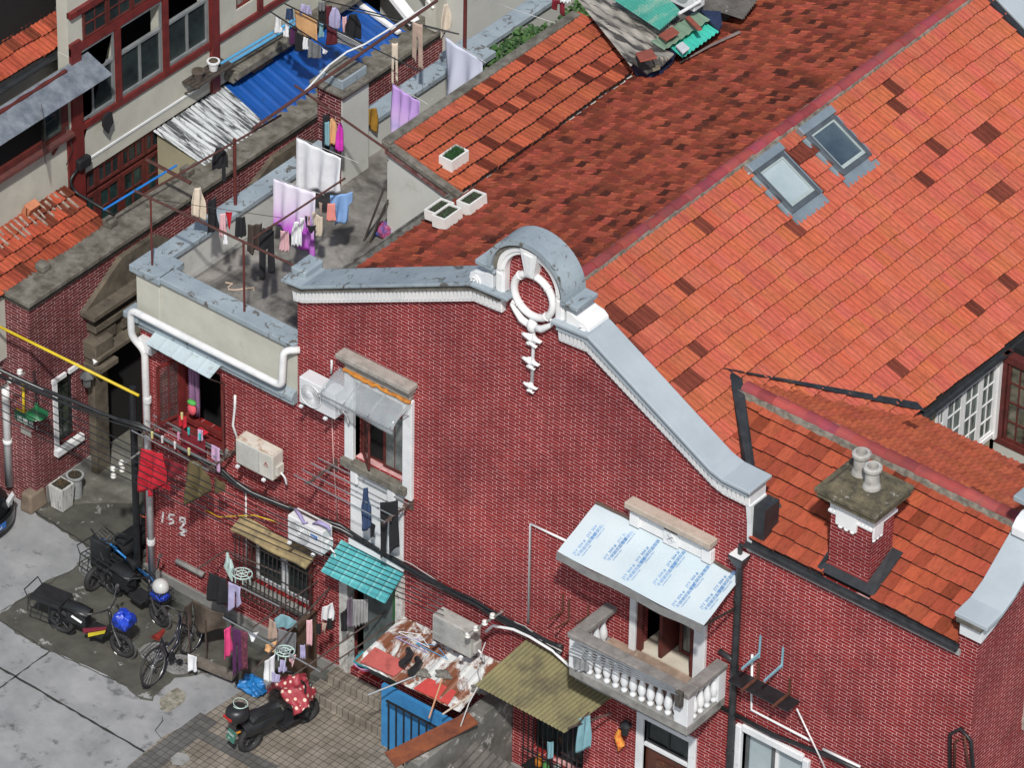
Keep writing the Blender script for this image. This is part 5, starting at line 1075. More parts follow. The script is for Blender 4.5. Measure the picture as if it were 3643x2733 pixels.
fb = gz(31, 870, 1600); bicycle('sky blue hire bicycle with black front basket leaning over beside the lane', fb.x+1.12, fb.y+.12, radians(168), radians(-34), BLUF, BLUF, BLK, basket=True)
# scooter with polka dot cover
sx_, sy_ = gz(41, 1900, 1575).x, gz(41, 1900, 1575).y+.22
T = place(sx_, sy_, radians(78)); SC_ = thing('motor_scooter', 'black motor scooter with top box and number plate under a polka dot cover', 'scooter', (sx_, sy_, 0)); B = lambda: MB(T)
wheel(T, SC_, 0, .19, .055, BLK, 8); wheel(T, SC_, 1.18, .19, .055, BLK, 8)
m = B(); m.grid(lambda u, v: (-.18+u*.78, .17*cos(2*pi*v)*(1-.5*abs(u-.4)), .50+.17*sin(2*pi*v)*(.8+.3*u)), 10, 14); m.build('rear_body', BLK, SC_, smooth=True)
m = B(); m.grid(lambda u, v: (-.05+u*.62, (v-.5)*.28*(1-.3*u), .70+.05*sin(v*pi)+.03*sin(u*pi*2)), 10, 6); m.box(-.03, .55, -.12, .12, .62, .70); m.build('seat', SEATM, SC_)
m = B(); m.box(.52, .92, -.17, .17, .28, .34); m.build('footboard', BLK, SC_, bevel=.02)
m = B(); m.grid(lambda u, v: (.90+.16*v-.05*cos((u-.5)*pi)+.1, (u-.5)*.52*(1-.35*v), .34+.60*v), 10, 8); m.build('front_apron', BLK, SC_, smooth=True, solid=.03)
for s in (-1, 1): m = B(); m.tube([(1.18, s*.08, .25), (1.08, s*.07, .6)], .025, 7); m.build('fork_leg', BLK, SC_)
m = B(); m.tube(arc(.05, [(.88, -.34, 1.0), (1.0, -.2, 1.02), (1.02, .2, 1.02), (.88, .34, 1.0)]), .018, 7); m.build('handlebar', BLK, SC_)
m = B(); m.grid(lambda u, v: (-.25+.21*cos(2*pi*u)*sin(pi*v)**.5, .19*sin(2*pi*u)*sin(pi*v)**.5, .93+.135*cos(pi*v)), 24, 12); tb = m.build('top_box', BLK, SC_, smooth=True)
m = B(); m.box(-.47, -.44, -.10, .10, .90, .94); m.build('reflector', M_('red_reflector', (.45, .03, .03), None, 2, .2, bmp=0), tb)
m = B(); m.hexa([(-.42, -.10, .42), (-.42, .10, .42), (-.40, .10, .42), (-.40, -.10, .42), (-.36, -.10, .60), (-.36, .10, .60), (-.34, .10, .60), (-.34, -.10, .60)]); pl = m.build('number_plate', M_('green_white_plate', (.05, .16, .12), (.04, .12, .10), 2, .4, bmp=0), SC_)
ex = T.to_3x3() @ Vector((0, -1, 0)); ey = T.to_3x3() @ Vector((.3, 0, 1)); textmesh('沪E3A3', .055, frame(T @ Vector((-.395, .095, .53)), ex, ey), WHITEC, pl, 'plate_mark'); textmesh('07', .045, frame(T @ Vector((-.415, .05, .45)), ex, ey), WHITEC, pl, 'plate_mark')
m = B(); m.tube([(-.2, 0, .5), (-.38, 0, .52)], .02, 6); m.build('tail_light', M_('orange_lamp', (.6, .25, .03), None, 2, .3, bmp=0), SC_)
# polka dot cover
pm, nt, bs = nmat('polka_dot_cloth'); tc = N(nt, 'ShaderNodeTexCoord'); vo = N(nt, 'ShaderNodeTexVoronoi'); vo.inputs['Scale'].default_value = 9.5; vo.inputs['Randomness'].default_value = .35; nt.links.new(tc.outputs['Object'], vo.inputs['Vector'])
cdt = ramp(nt, vo.outputs['Distance'], [(.26, (.68, .52, .42)), (.30, (.30, .035, .05))]); nt.links.new(cdt, bs.inputs['Base Color']); bs.inputs['Roughness'].default_value = .55
m = B()
def cov(u, v):
    x = .62+u*.55; s = (v-.5)*2; w_ = .36+.10*sin(u*5); drop = .30*abs(s)**1.7
    return (x+.04*sin(v*13), s*w_*(1+.05*sin(u*17)), 1.08-drop-.16*abs(u-.55)**1.5*2+.03*sin(v*19+u*7)+.02*sin(u*21))
m.grid(cov, 26, 26); cv = m.build('scooter_cover', pm, None, smooth=True, solid=.012); tag(cv, 'dark red polka dot cover draped over the scooter handlebars', 'cover')
m = B(); m.torus((-.20, 0, 1.05), .10, .008, (.2, .2, 1), 20, 5); m.torus((-.16, .03, 1.07), .12, .006, (.1, -.2, 1), 20, 5); tag(m.build('elastic_cord', M_('pale_green_cord', (.5, .68, .62), None, 3, .6), None), 'pale green elastic cord looped on the scooter top box', 'cord')
# third scooter squeezed behind the drainpipe
q = gz(31, 1010, 1330); T = place(-3.85, .35, radians(-92)); S3 = thing('motor_scooter', 'black scooter with red striped top box tucked behind the corner pole', 'scooter', (-3.85, .35, 0)); B = lambda: MB(T)
wheel(T, S3, 0, .19, .05, BLK, 8); wheel(T, S3, 1.15, .19, .05, BLK, 8)
m = B(); m.grid(lambda u, v: (-.15+u*.75, .16*cos(2*pi*v), .48+.16*sin(2*pi*v)), 8, 12); m.build('rear_body', BLK, S3, smooth=True)
m = B(); m.box(-.02, .55, -.12, .12, .62, .72); m.build('seat', SEATM, S3, bevel=.03); m = B(); m.box(.95, 1.03, -.22, .22, .3, .95); m.build('front_apron', BLK, S3, bevel=.03); m = B(); m.tube([(.9, -.3, 1.0), (1.0, 0, .98), (.9, .3, 1.0)], .016, 6); m.build('handlebar', BLK, S3)
m = B(); m.grid(lambda u, v: (-.22+.20*cos(2*pi*u)*sin(pi*v)**.5, .18*sin(2*pi*u)*sin(pi*v)**.5, .92+.15*cos(pi*v)), 22, 12); tb = m.build('top_box', BLK, S3, smooth=True)
m = B(); m.torus((-.22, 0, .90), .195, .016, (0, 0, 1), 24, 5, sx=1, sy=.9); m.build('stripe', M_('orange_red_stripe', (.5, .10, .04), None, 2, .3, bmp=0), tb)
# black car nose at the left edge
cn = gz(31, 165, 1080, .45)
car = thing('parked_car', 'black car whose front corner shows at the left edge of the yard', 'car', (cn.x-2, cn.y-.8, 0)); CARP = M_('black_car_paint', (.010, .011, .013), (.008, .009, .01), 1, .12, bmp=0)
xn, y0_, y1_ = cn.x+.05, cn.y-1.55, cn.y+.02
m = MB()
prof = [(0, .25, .30), (.0, .50, .55), (-.12, .66, .70), (-.9, .80, .90), (-1.25, .88, .93), (-1.9, 1.30, .80), (-3.2, 1.32, .80), (-3.9, .95, .90), (-4.3, .9, .80), (-4.35, .4, .7)]
def cf(u, v):
    k = u*(len(prof)-1); i = min(int(k), len(prof)-2); f = k-i; x, z, w_ = [a+(b-a)*f for a, b in zip(prof[i], prof[i+1])]
    s = (v-.5)*2; e = min(1, abs(s))**6
    return (xn+x-.28*abs(s)**3*(1 if x > -.5 else .3), (y0_+y1_)/2+s*.78*(.9+.1*(1-abs(u-.5))), z-.12*e)
I = m.grid(cf, 36, 18)
for j in (0, 18):
    for i in range(36):
        a, b = m.v[I[i][j]], m.v[I[i+1][j]]; m.poly([a, b, (b.x, b.y, .2), (a.x, a.y, .2)])
m.build('body', CARP, car, smooth=True)
m = MB(); m.grid(lambda u, v: (xn+.06-.30*abs(u-.5)**3*8, (y0_+y1_)/2+(u-.5)*1.54, .22+.26*v), 16, 4); m.build('bumper', CARP, car, smooth=True, solid=.03)
for s in (-1, 1): m = MB(); yy = (y0_+y1_)/2+s*.60; m.obox((xn-.14, yy, .57), (.05, s*-.02, 0), (-.05, .13, 0) if s > 0 else (.05, .13, 0), (0, 0, .05)); m.build('headlight', M_('headlight_glass', (.6, .62, .64), (.4, .42, .44), 9, .1, bmp=0), car, bevel=.01)
m = MB(); m.box(xn+.075, xn+.085, (y0_+y1_)/2-.18, (y0_+y1_)/2+.24, .30, .42); pl = m.build('number_plate', M_('blue_plate', (.02, .12, .42), None, 2, .4, bmp=0), car); textmesh('沪A·7068', .085, frame((xn+.088, (y0_+y1_)/2-.16, .325), (0, 1, 0), (0, 0, 1)), WHITEC, pl, 'plate_mark', xs=.9)
for x in (-.75, -3.5):
    for yy in (y0_+.1, y1_-.1):
        m = MB(); m.lathe((xn+x, yy-.09, .31), [(.31, 0), (.31, .18)], 24, (0, 1, 0)); w_ = m.build('wheel', TYRE, car)
m = MB(); m.grid(lambda u, v: (xn-1.28-.6*v, (y0_+y1_)/2+(u-.5)*1.2, .93+.37*v+.012), 6, 4); m.build('windscreen', GLASS, car)
# ================================================================ left-hand roofs and sheds
SR = thing('lean_to_tile_roof', 'low dirty red tiled lean-to roof at the left edge behind the courtyard wall', 'roof', (-7, .5, 4.3))
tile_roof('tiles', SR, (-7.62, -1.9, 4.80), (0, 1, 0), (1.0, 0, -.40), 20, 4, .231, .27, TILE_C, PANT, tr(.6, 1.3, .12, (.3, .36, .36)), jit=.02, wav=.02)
m = MB(); m.box(-7.6, -6.7, -2, 2.72, 3.0, 4.33); m.build('wall_below', PLASTER, SR)
ROOFPAL = M_('broken_pale_mortar', (.40, .33, .28), (.2, .13, .10), 12, .95, bmp=.8)
m = MB()
for i in range(34):
    y = -1.6+i*.125; L = random.uniform(.12, .42); x = -7.58+random.uniform(0, .08)
    m.bar((x, y, 4.80+.03), (x+L, y+random.uniform(-.03, .03), 4.80+.035-.4*L), random.uniform(.02, .05), .03)
m.build('mortar_ridges', ROOFPAL, SR)
p = g(21, 240, 205, 'x', -7.5); m = MB(); m.obox(p, (.0, .13, .0), (.07, 0, -.03), (.06, 0, .12)); m.obox(p+Vector((.03, 0, .01)), (0, .13, 0), (.02, 0, 0), (0, 0, .09)); tag(m.build('spare_tile', M_('fresh_orange_tile', (.50, .20, .10), (.42, .15, .08), 4, .8), None, bevel=.01), 'single bright orange spare tile leaning on the cream wall above the lean-to roof', 'roof tile')
BLS = M_('deep_blue_sheet', (.008, .085, .36), (.006, .06, .26), 1.5, .5, stain=(.02, .05, .11), st_scale=3, st_lo=.6, st_hi=.7)
WHS = M_('weathered_white_sheet', (.50, .53, .55), (.38, .41, .43), 3, .6, stain=(.035, .04, .045), st_scale=2.2, st_lo=.49, st_hi=.55, stretch=(.6, 6, .6), dist=.8)
tag(ribsheet('corrugated_roof', (-7.6, 5.02, 4.74), (-7.6, 6.9, 4.74), (-6.48, 6.75, 4.46), (-6.48, 5.10, 4.46), WHS, 15, .018, None), 'weathered white corrugated shed roof with black streaks', 'roof')
tag(ribsheet('corrugated_roof', (-7.6, 6.9, 4.72), (-7.6, 10.6, 4.72), (-6.45, 10.6, 4.44), (-6.45, 6.75, 4.44), BLS, 15, .014, None, prof=lambda s: 1.4 if (s % 1) < .3 else 0), 'bright blue corrugated shed roof with rust at its upper edge', 'roof')
m = MB(); m.prism([(-7.6, 5.12, 3.0), (-6.55, 5.12, 3.0), (-6.55, 5.12, 4.42), (-7.6, 5.12, 4.70)], (0, 5.2, 0)); tag(m.build('shed', M_('khaki_plaster', (.36, .33, .22), (.28, .26, .18), 2, .9), None), 'khaki plastered shed standing in the courtyard under the white corrugated roof', 'shed')
m = MB()
for k, y in enumerate((7.0, 7.5, 8.2, 9.0)): m.tube([(-7.5+.06*k % .1, y+.1*s, 4.78+random.uniform(0, .03)) for s in range(6)], .035, 5)
tag(m.build('debris', M_('orange_brown_debris', (.28, .13, .05), (.10, .07, .05), 14, .95, bmp=.8), None), 'line of rusty orange debris along the top of the blue roof', 'debris')['kind'] = 'stuff'
# ledge on the facade over the blue roof, pipes and plant shelf
m = MB(); m.box(-7.6, -7.28, 6.9, 11.2, 4.98, 5.12); m.box(-7.6, -7.38, 6.9, 11.2, 4.86, 4.98); m.build('ledge', CAPST, B_, bevel=.01)
def rod(name, label, cat, a, b, r, mat, n=7, grp=None):
    m = MB(); m.tube([a, b], r, n); return tag(m.build(name, mat, None), label, cat, grp)
SKY = M_('light_blue_pipe', (.10, .36, .62), (.08, .28, .5), 3, .4)
for k in range(2): rod('plastic_pipe', ('upper', 'lower')[k]+' of two light blue plastic pipes lying along the cream facade', 'pipe', Vector((-7.40+.05*k, 6.6, 5.44-.05*k)), Vector((-7.36+.05*k, 8.7, 5.40-.05*k)), .028, SKY, 8, 'light blue pipes along the cream facade')
sh = thing('plant_shelf', 'old brown slatted plank shelf with thin struts on the cream facade', 'shelf', (-7.4, 6.2, 5.4))
for i in range(4): m = MB(); m.box(-7.56+i*.09, -7.49+i*.09, 5.75, 6.75, 5.40, 5.43); m.build('slat', WOODD, sh)
for y in (5.85, 6.65): m = MB(); m.bar((-7.58, y, 5.12), (-7.24, y, 5.39), .03, .03); m.build('strut', WOODD, sh)
for k, y in enumerate((5.98, 6.38)):
    t = thing('flower_pot', ('dark clay flower pot with dry soil at the near end of the plank shelf', 'white rimmed flower pot with dry soil at the far end of the plank shelf')[k], 'flower pot', (-7.4, y, 5.43), 'pots on the plank shelf')
    m = MB(); m.lathe((-7.38, y, 5.43), [(.07, 0), (.10, .15), (.12, .16), (.12, .19), (.10, .19)], 14); m.build('pot', (M_('dark_clay', (.10, .08, .07)), WHITE)[k], t)
    m = MB(); m.lathe((-7.38, y, 5.60), [(.095, 0), (.08, .03), (.03, .045)], 12); m.build('soil', M_('dry_soil', (.10, .08, .055), (.04, .035, .025), 20, .95, bmp=1), t)
# metal rain hood and dark open casement at the upper left wall
a, b = U(0, 405, 'x', -7.1), U(325, 212, 'x', -7.1)
DKWALL = -7.5
tag(ribsheet('metal_hood', (-7.6, .3, 7.22), (-7.6, 3.42, 7.22), (-7.12, 3.50, 6.92), (-7.12, .3, 6.92), M_('crinkled_zinc', (.40, .43, .46), (.22, .25, .28), 5, .35, metal=.6, bmp=.8, fine=14), 6, .006, None), 'crinkled grey metal rain hood under the corner roof gutter', 'awning')
lw = bx('window', [(-7.62, -7.52, .2, 2.72, 5.95, 6.06), (-7.62, -7.52, .2, .3, 6.06, 7.1), (-7.62, -7.52, 2.6, 2.8, 6.06, 7.15), (-7.62, -7.5, .2, 2.8, 7.1, 7.2)], REDW, B_)
m = MB(); m.box(-7.60, -7.58, .3, 2.6, 6.06, 7.1); m.build('dark_opening', DARK, lw)
sash(lw, PXp(-7.5), 2.15, 2.58, 6.08, 7.06, 1, 3, .05, .02, M_('grey_green_frame', (.06, .07, .065), (.04, .045, .04), 4, .5), GLASS, -.02, .04, 'casement')
sash(lw, lambda a_, b_, d: (-7.5+a_*.75+d*.6, 2.1-a_*.65-d*.7, b_), 0, .62, 6.05, 7.05, 2, 4, .05, .02, M_('grey_green_frame', (.06, .07, .065)), CLEARG, 0, .035, 'casement')
m = MB(); m.box(-7.6, -7.42, -.5, 2.85, 5.86, 5.93); m.build('shelf_board', M_('worn_red_board', (.14, .04, .035), (.07, .03, .028), 7, .8), lw)
for y in (.9, 2.45): m = MB(); m.bar((-7.58, y, 5.62), (-7.45, y, 5.86), .04, .04); m.build('bracket', REDP, lw)
m = MB(); m.box(-7.62, -7.56, 2.82, 2.96, 4.4, 5.85); m.build('red_post', REDP, B_)
# cable box and black cable on the facade
m = MB(); m.box(-7.55, -7.42, 2.95, 3.25, 5.05, 5.25); cb = m.build('cable_box', BLACKM, None, bevel=.03); tag(cb, 'black cable splice box on the red post of the cream facade', 'cable box')
def cable(label, pts, r, mat=None, name='cable', cat='cable', grp=None, n=5, sag=0, k=10):
    P = []
    for i in range(len(pts)-1):
        a, b = Vector(pts[i]), Vector(pts[i+1])
        for j in range(k if sag else 1): t = j/(k if sag else 1); P.append(a.lerp(b, t)-Vector((0, 0, sag*4*t*(1-t))))
    P.append(Vector(pts[-1])); m = MB(); m.tube(P, r, n)
    return tag(m.build(name, mat or BLACKM, None, smooth=True), label, cat, grp)
cable('thick black cable looping from the splice box down over the lean-to tiles', arc(.15, [(-7.5, 3.0, 5.1), (-7.5, 2.75, 4.95), (-7.45, 2.8, 4.72), (-7.0, 2.85, 4.62), (-6.65, 2.95, 4.5)]), .03)
cable('thin dark wire hanging loosely down the cream wall', [g(11, 540, 1040, 'x', -7.55), g(11, 575, 1180, 'x', -7.5), g(11, 520, 1300, 'x', -7.5)], .008)
m = MB(); P = [g(11, 835, 880, 'x', -7.45)+Vector(d) for d in ((0, -.12, -.05), (0, 0, 0), (0, .12, -.04), (0, .15, -.28), (0, .06, -.36), (0, .02, -.46), (0, -.05, -.36), (0, -.13, -.22))]; m.prism(P, (.04, 0, 0)); tag(m.build('black_cloth', M_('black_fabric', (.012, .013, .016), (.008, .008, .01), 5, .9), None, bevel=.015), 'small black garment hanging under the sliding windows of the cream facade', 'garment')
# beyond: pale rear blocks, beams, air conditioner
RB = thing('rear_house', 'pale plastered house wall beyond the blue shed roof at the top', 'house', (-7, 11, 4)); m = MB(); m.prism([(-7.6, 11.2, 3), (-5.6, 11.2, 3), (-5.6, 11.2, 8), (-7.6, 11.2, 8)], (0, 6, 0)); m.build('wall', PLASTW, RB)
m = MB(); m.box(-6.3, -6.05, 10.9, 20, 4.5, 7.5); m.build('side_wall', PLASTER, RB)
for k, (a, b, r) in enumerate((((-7.74, 10.5, 4.75), (-6.45, 10.35, 4.6), .05), ((-7.6, 10.75, 5.5), (-6.3, 10.6, 4.75), .10), ((-7.2, 11.0, 5.9), (-6.1, 10.9, 5.0), .04))):
    m = MB(); m.bar(a, b, r*2, r); tag(m.build('white_beam', WHITEC, None), ('thin white beam along the far end of the blue roof', 'thick white sloping beam beyond the blue roof', 'slender white rail above the thick white beam')[k], 'beam')
t = thing('air_conditioner', 'small grey and white air conditioner standing on the far courtyard wall', 'air conditioner', (-6.1, 11.4, 4.5))
q = g(12, 1600, 100, 'z', 4.5); m = MB(); m.box(q.x, q.x+.28, q.y, q.y+.75, 4.5, 5.0); m.build('casing', ACW, t, bevel=.02); m = MB(); m.box(q.x+.02, q.x+.24, q.y-.01, q.y-.001, 4.55, 4.95); m.build('side_grille', DKG, t)
# hedge of creeper in the far terrace
def foliage(name, label, cat, fn, n, s, mat, kind=None, parent=None):
    m = MB()
    for i in range(n):
        c, nn = fn(); q = random.uniform(.55, 1.3)*s; a = random.uniform(0, 6.28); nn = (Vector(nn)+Vector((random.uniform(-.7, .7), random.uniform(-.7, .7), random.uniform(-.3, .7)))).normalized(); e = nn.orthogonal().normalized(); f = nn.cross(e); e2 = e*cos(a)+f*sin(a); f2 = nn.cross(e2)
        k = random.uniform(.6, 1.4); m.tint = (k*random.uniform(.8, 1.2), k, k*random.uniform(.6, 1.1)); c = Vector(c)
        m.F([m.V(c-e2*q), m.V(c+f2*q*.55+nn*q*.15), m.V(c+e2*q), m.V(c-f2*q*.55+nn*q*.15)])
    o = m.build(name, mat, parent, fixn=False)
    if parent is None: tag(o, label, cat)
    if kind: o['kind'] = kind
    return o
LEAF = M_('green_leaves', (.045, .115, .025), (.02, .06, .014), 5, .6, tint=True, bmp=0)
def hf():
    y = random.uniform(7.7, 12.2); x = random.uniform(-3.1, -1.75); z = 5.85+.95*(.5+.5*sin(y*2.3)*.4)+.35*sin(x*5+y*3)*.4+random.uniform(-.18, .12); z = max(5.9, z-(.5 if x > -2.0 else 0))
    return (x, y, z), (.3, -.3, .9)
foliage('creeper', 'dense green creeper filling the far strip of the terrace behind the low roof', 'plant', hf, 5200, .062, LEAF, 'stuff')
# sheet roofing pile at the top
TEAL = M_('teal_sheet', (.07, .36, .29), (.05, .26, .21), 2, .45, stain=(.30, .40, .33), st_scale=2.6, st_lo=.5, st_hi=.7, stretch=(2, .6, 1)); TURQ2 = M_('turquoise_plastic', (.08, .62, .50), (.06, .52, .42), 2, .4); OLIV = M_('faded_green_sheet', (.26, .38, .27), (.18, .28, .20), 2, .6)
GRS = M_('grey_board', (.36, .34, .30), (.16, .15, .135), 1.5, .85, stain=(.045, .042, .04), st_scale=1.4, st_lo=.5, st_hi=.56, stretch=(.8, 5, 1))
def zt(rc, px, py, z): return g(rc, px, py, 'z', z)
tag(ribsheet('sheet_roof', (-1.45, 9.05, 8.05), (-1.45, 10.4, 8.05), (.28, 9.6, 7.86), (.28, 8.30, 7.82), GRS, 7, .012, None), 'weathered grey and cream sheet roof beyond the tiled stair roof', 'roof')
tag(ribsheet('sheet_roof', zt(13, 950, -10, 8.2), zt(13, 1290, -120, 8.2), zt(13, 1490, 88, 8.12), zt(13, 1320, 235, 8.12), TEAL, 12, .02, None), 'stained teal corrugated sheet at the top edge', 'roof')
PL = UP
def lr(px, py, h): return UP(1750+px/2.212, py/2.212, (-.46, 0, 1), (4.75, 0, 9.5+h))
tag(ribsheet('plastic_sheet', lr(1275, 262, .45), lr(1560, 95, .45), lr(1785, 245, .25), lr(1500, 452, .25), TURQ2, 9, .014, None), 'bright turquoise corrugated plastic sheet on the brown roof', 'roof sheet')
tag(ribsheet('plastic_sheet', lr(1250, 325, .50), lr(1610, 85, .50), lr(1715, 150, .44), lr(1355, 392, .44), OLIV, 7, .012, None), 'faded olive green corrugated sheet lying on the turquoise sheet', 'roof sheet')
NAVY = M_('navy_tarpaulin', (.02, .035, .09), (.015, .022, .05), 3, .5, bmp=.5)
m = MB(); Q = [lr(1060, 470, .40), lr(1260, 335, .40), lr(1450, 400, .3), lr(1420, 480, .12), lr(1340, 560, .06), lr(1250, 598, .04), lr(1150, 580, .08)]; m.prism(Q, (0, 0, -.05)); tag(m.build('tarpaulin', NAVY, None), 'navy tarpaulin with turned edges under the pile of grey boards', 'tarpaulin')
m = MB(); Q = [lr(1090, 480, .46), lr(1290, 365, .44), lr(1430, 430, .34), lr(1340, 520, .2), lr(1220, 585, .14)]; m.prism(Q, (0, 0, .03)); tag(m.build('grey_board', GRS, None), 'grey cement board with a torn edge on the navy tarpaulin', 'board')
m = MB(); Q = [lr(1640, 75, .5), lr(1800, 85, .45), lr(1810, 190, .3), lr(1780, 240, .25), lr(1690, 130, .45)]; m.prism(Q, (0, 0, -.04)); tag(m.build('tarpaulin', NAVY, None), 'crumpled navy tarpaulin at the right end of the turquoise sheet', 'tarpaulin')
BRKT = M_('loose_red_tile', (.36, .09, .055), (.27, .07, .05), 5, .8, stain=(.5, .42, .38), st_scale=7, st_lo=.64, st_hi=.7)
for k, (c4, h, mt_, lb_) in enumerate(((((1310, 285), (1415, 217), (1475, 262), (1370, 327)), .56, BRKT, 'square red tile weighing down the faded green sheet'), (((1520, 148), (1555, 130), (1655, 235), (1620, 245)), .54, BRKT, 'long narrow red tile on the turquoise and green sheets'), (((1128, 425), (1255, 392), (1300, 460), (1165, 490)), .55, BRKT, 'red tile with pale stones lying on the grey board'), (((1445, 370), (1500, 335), (1555, 385), (1500, 428)), .36, WHITE, 'white slab resting on the turquoise sheet'), (((1250, 520), (1320, 500), (1325, 545), (1265, 565)), .22, M_('drab_stone', (.22, .19, .13), None, 6, .9), 'drab flat stone on the corner of the grey board'))):
    m = MB(); m.prism([lr(*q, h) for q in c4], (0, 0, .035)); tag(m.build('weight_tile', mt_, None, bevel=.006), lb_, 'loose tile')
a, b = lr(1480, 490, .06), lr(1950, 250, .09); m = MB(); m.tube([a, a.lerp(b, .5)+Vector((0, 0, .03)), b], [.015, .022, .03], 6); tag(m.build('wooden_stick', M_('bleached_wood', (.20, .16, .15), (.12, .10, .095), 8, .8), None), 'long bleached stick lying on the brown roof slope', 'stick')
tag(ribsheet('sheet_roof', lr(1690, 60, .4), lr(1760, -60, .4), lr(2100, -20, .25), lr(1975, 150, .2), M_('sooty_corrugated_sheet', (.13, .12, .11), (.06, .055, .05), 3, .8, stain=(.3, .29, .27), st_scale=7, st_lo=.62, st_hi=.68), 9, .02, None), 'sooty dark corrugated sheet on the brown slope at the top', 'roof sheet')
m = MB(); m.box(-1.3, .35, 9.2, 14, 5.9, 7.8); tag(m.build('roof_hut', M_('hut_boards', (.14, .13, .12), (.06, .055, .05), 3, .9), None), 'dark boarded hut below the sheet roofs at the top', 'hut')
t = thing('air_conditioner', 'white air conditioner partly cut by the top edge near the teal sheet', 'air conditioner', (-.2, 10.2, 8)); q = zt(13, 1500, 55, 8.1); m = MB(); m.box(q.x-.3, q.x+.25, q.y, q.y+.3, 8.1, 8.6); m.build('casing', ACW, t, bevel=.02); m = MB(); m.lathe((q.x-.05, q.y-.002, 8.35), [(.17, 0), (.17, .01), (.1, .012)], 20, (0, -1, 0)); m.build('fan_grille', MIDG, t)
rod('white_pipe', 'white plastic pipe crossing between teal sheet and white air conditioner', 'pipe', zt(13, 1470, 105, 8.25), zt(13, 1640, 5, 8.3), .03, PVC)
# planters on the roofs
STY = M_('white_foam', (.74, .74, .72), (.66, .66, .64), 3, .8, stain=(.45, .42, .36), st_scale=6, st_lo=.66, st_hi=.75); SOILM = M_('dark_planter_soil', (.05, .045, .03), (.025, .022, .015), 20, .95, bmp=1)
GRASS = M_('grass_blades', (.03, .10, .03), (.018, .06, .02), 6, .6, tint=True, bmp=0)
def planter(label, x, y, z, dy, grass, rot=0, wx=.28, wy=.44, h=.22):
    T = Matrix.Translation((x, y, z)) @ Matrix.Rotation(rot, 4, 'Z') @ Matrix.Rotation(dy, 4, 'Y'); t = thing('foam_planter', label, 'planter', (x, y, z), 'white foam planters on the tiled roofs')
    m = MB(T); a, b, w_ = wx/2, wy/2, .028
    for q in ((-a, a, -b, -b+w_), (-a, a, b-w_, b), (-a, -a+w_, -b+w_, b-w_), (a-w_, a, -b+w_, b-w_)): m.box(q[0], q[1], q[2], q[3], 0, h)
    m.box(-a+w_, a-w_, -b+w_, b-w_, 0, .03); m.build('box', STY, t, bevel=0)
    m = MB(T); m.box(-a+w_, a-w_, -b+w_, b-w_, .031, h-.03); so_ = m.build('soil', SOILM, t)
    m = MB(T)
    for i in range(grass):
        px, py = random.uniform(-a+.05, a-.05), random.uniform(-b+.05, b-.05); L = random.uniform(.05, .15) if grass > 150 else random.uniform(.02, .06); dx, dy_ = random.uniform(-.04, .04), random.uniform(-.04, .04); k = random.uniform(.6, 1.5); m.tint = (k, k, k)
        m.F([m.V((px-.004, py, h-.03)), m.V((px+.004, py+.003, h-.03)), m.V((px+dx, py+dy_, h-.03+L))])
    m.build('grass', GRASS, t, fixn=False)
p = UP(900+1560/2.212, 1375/2.212, (.24, 0, 1), (-1.46, 0, 7.84)); planter('white foam planter with tall green grass on the low stair roof', p.x-.15, p.y+.25, p.z+.02, .0, 420)
p = UP(900+1500/2.212, 650+375/2.212, (-.46, 0, 1), (4.75, 0, 9.52)); planter('white foam planter with sparse weeds, nearest of the three on the brown roof', p.x-.12, p.y+.25, p.z-.04, -.1, 90)
planter('white foam planter with sparse weeds, left behind the nearest one', p.x-.42, p.y+.42, p.z-.12, -.1, 90, h=.18); planter('white foam planter with sparse weeds, farthest of three on the brown roof', p.x-.05, p.y+.80, p.z-.02, -.1, 90)
# ================================================================ right rear: glazed bay and yard
m = MB(); m.box(8.7, 9.1, 4.3, 4.86, 4, 7.05); m.box(8.7, 9.1, 4.86, 7, 4, 5.37); m.box(8.7, 9.1, 6.5, 12, 4, 7.05); m.build('rear_wall', M_('ochre_plaster', (.40, .34, .24), (.3, .26, .18), 3, .9), H)
rw = bx('window', [(9.02, 9.16, 6.54, 6.62, 5.3, 6.95), (9.04, 9.14, 4.84, 6.54, 6.83, 6.92), (9.04, 9.14, 4.84, 6.54, 5.36, 5.44)], WHITEC, H)
w4 = [4.84, 5.12, 5.62, 6.10, 6.54]
LACE = M_('lace_behind_glass', (.20, .24, .23), (.03, .045, .045), 3, .15, stretch=(1, 7, .8), bmp=0)
for a, b in zip(w4, w4[1:]): sash(rw, PXp(9.12), a+.01, b-.01, 5.44, 6.83, 2, 4, .05, .018, WHITEC, LACE, .0, .05, 'sash')
bay = thing('glazed_porch', 'dark red timber glazed porch at the right edge beside the white lattice window', 'porch', (9.6, 6.7, 5))
m = MB(); m.box(9.12, 9.24, 6.62, 6.74, 5.25, 7.0); m.build('corner_post', REDW, bay)
for i in range(3): sash(bay, lambda a_, b_, d: (a_, 6.64+d, b_), 9.26+i*.46, 9.70+i*.46, 5.32, 6.85, 2, 4, .05, .025, REDW, M_('cluttered_glass', (.16, .15, .11), (.03, .035, .03), 5, .15, bmp=0), 0, .05, 'casement')
m = MB(); m.box(9.12, 10.7, 6.6, 6.78, 6.86, 7.0); m.box(9.12, 10.7, 6.6, 6.74, 5.22, 5.32); m.build('rail', REDW, bay); m = MB(); m.box(9.26, 10.7, 6.75, 8, 4.6, 7.1); m.build('porch_room', DARK, bay)
m = MB(); m.box(9.1, 10.8, 6.62, 6.72, 4.2, 5.2); m.build('dado', PLASTW, bay)
m = MB(); m.box(9.0, 14, 4.3, 9, 4.4, 4.6); struct(m.build('rear_terrace', CEMENT))
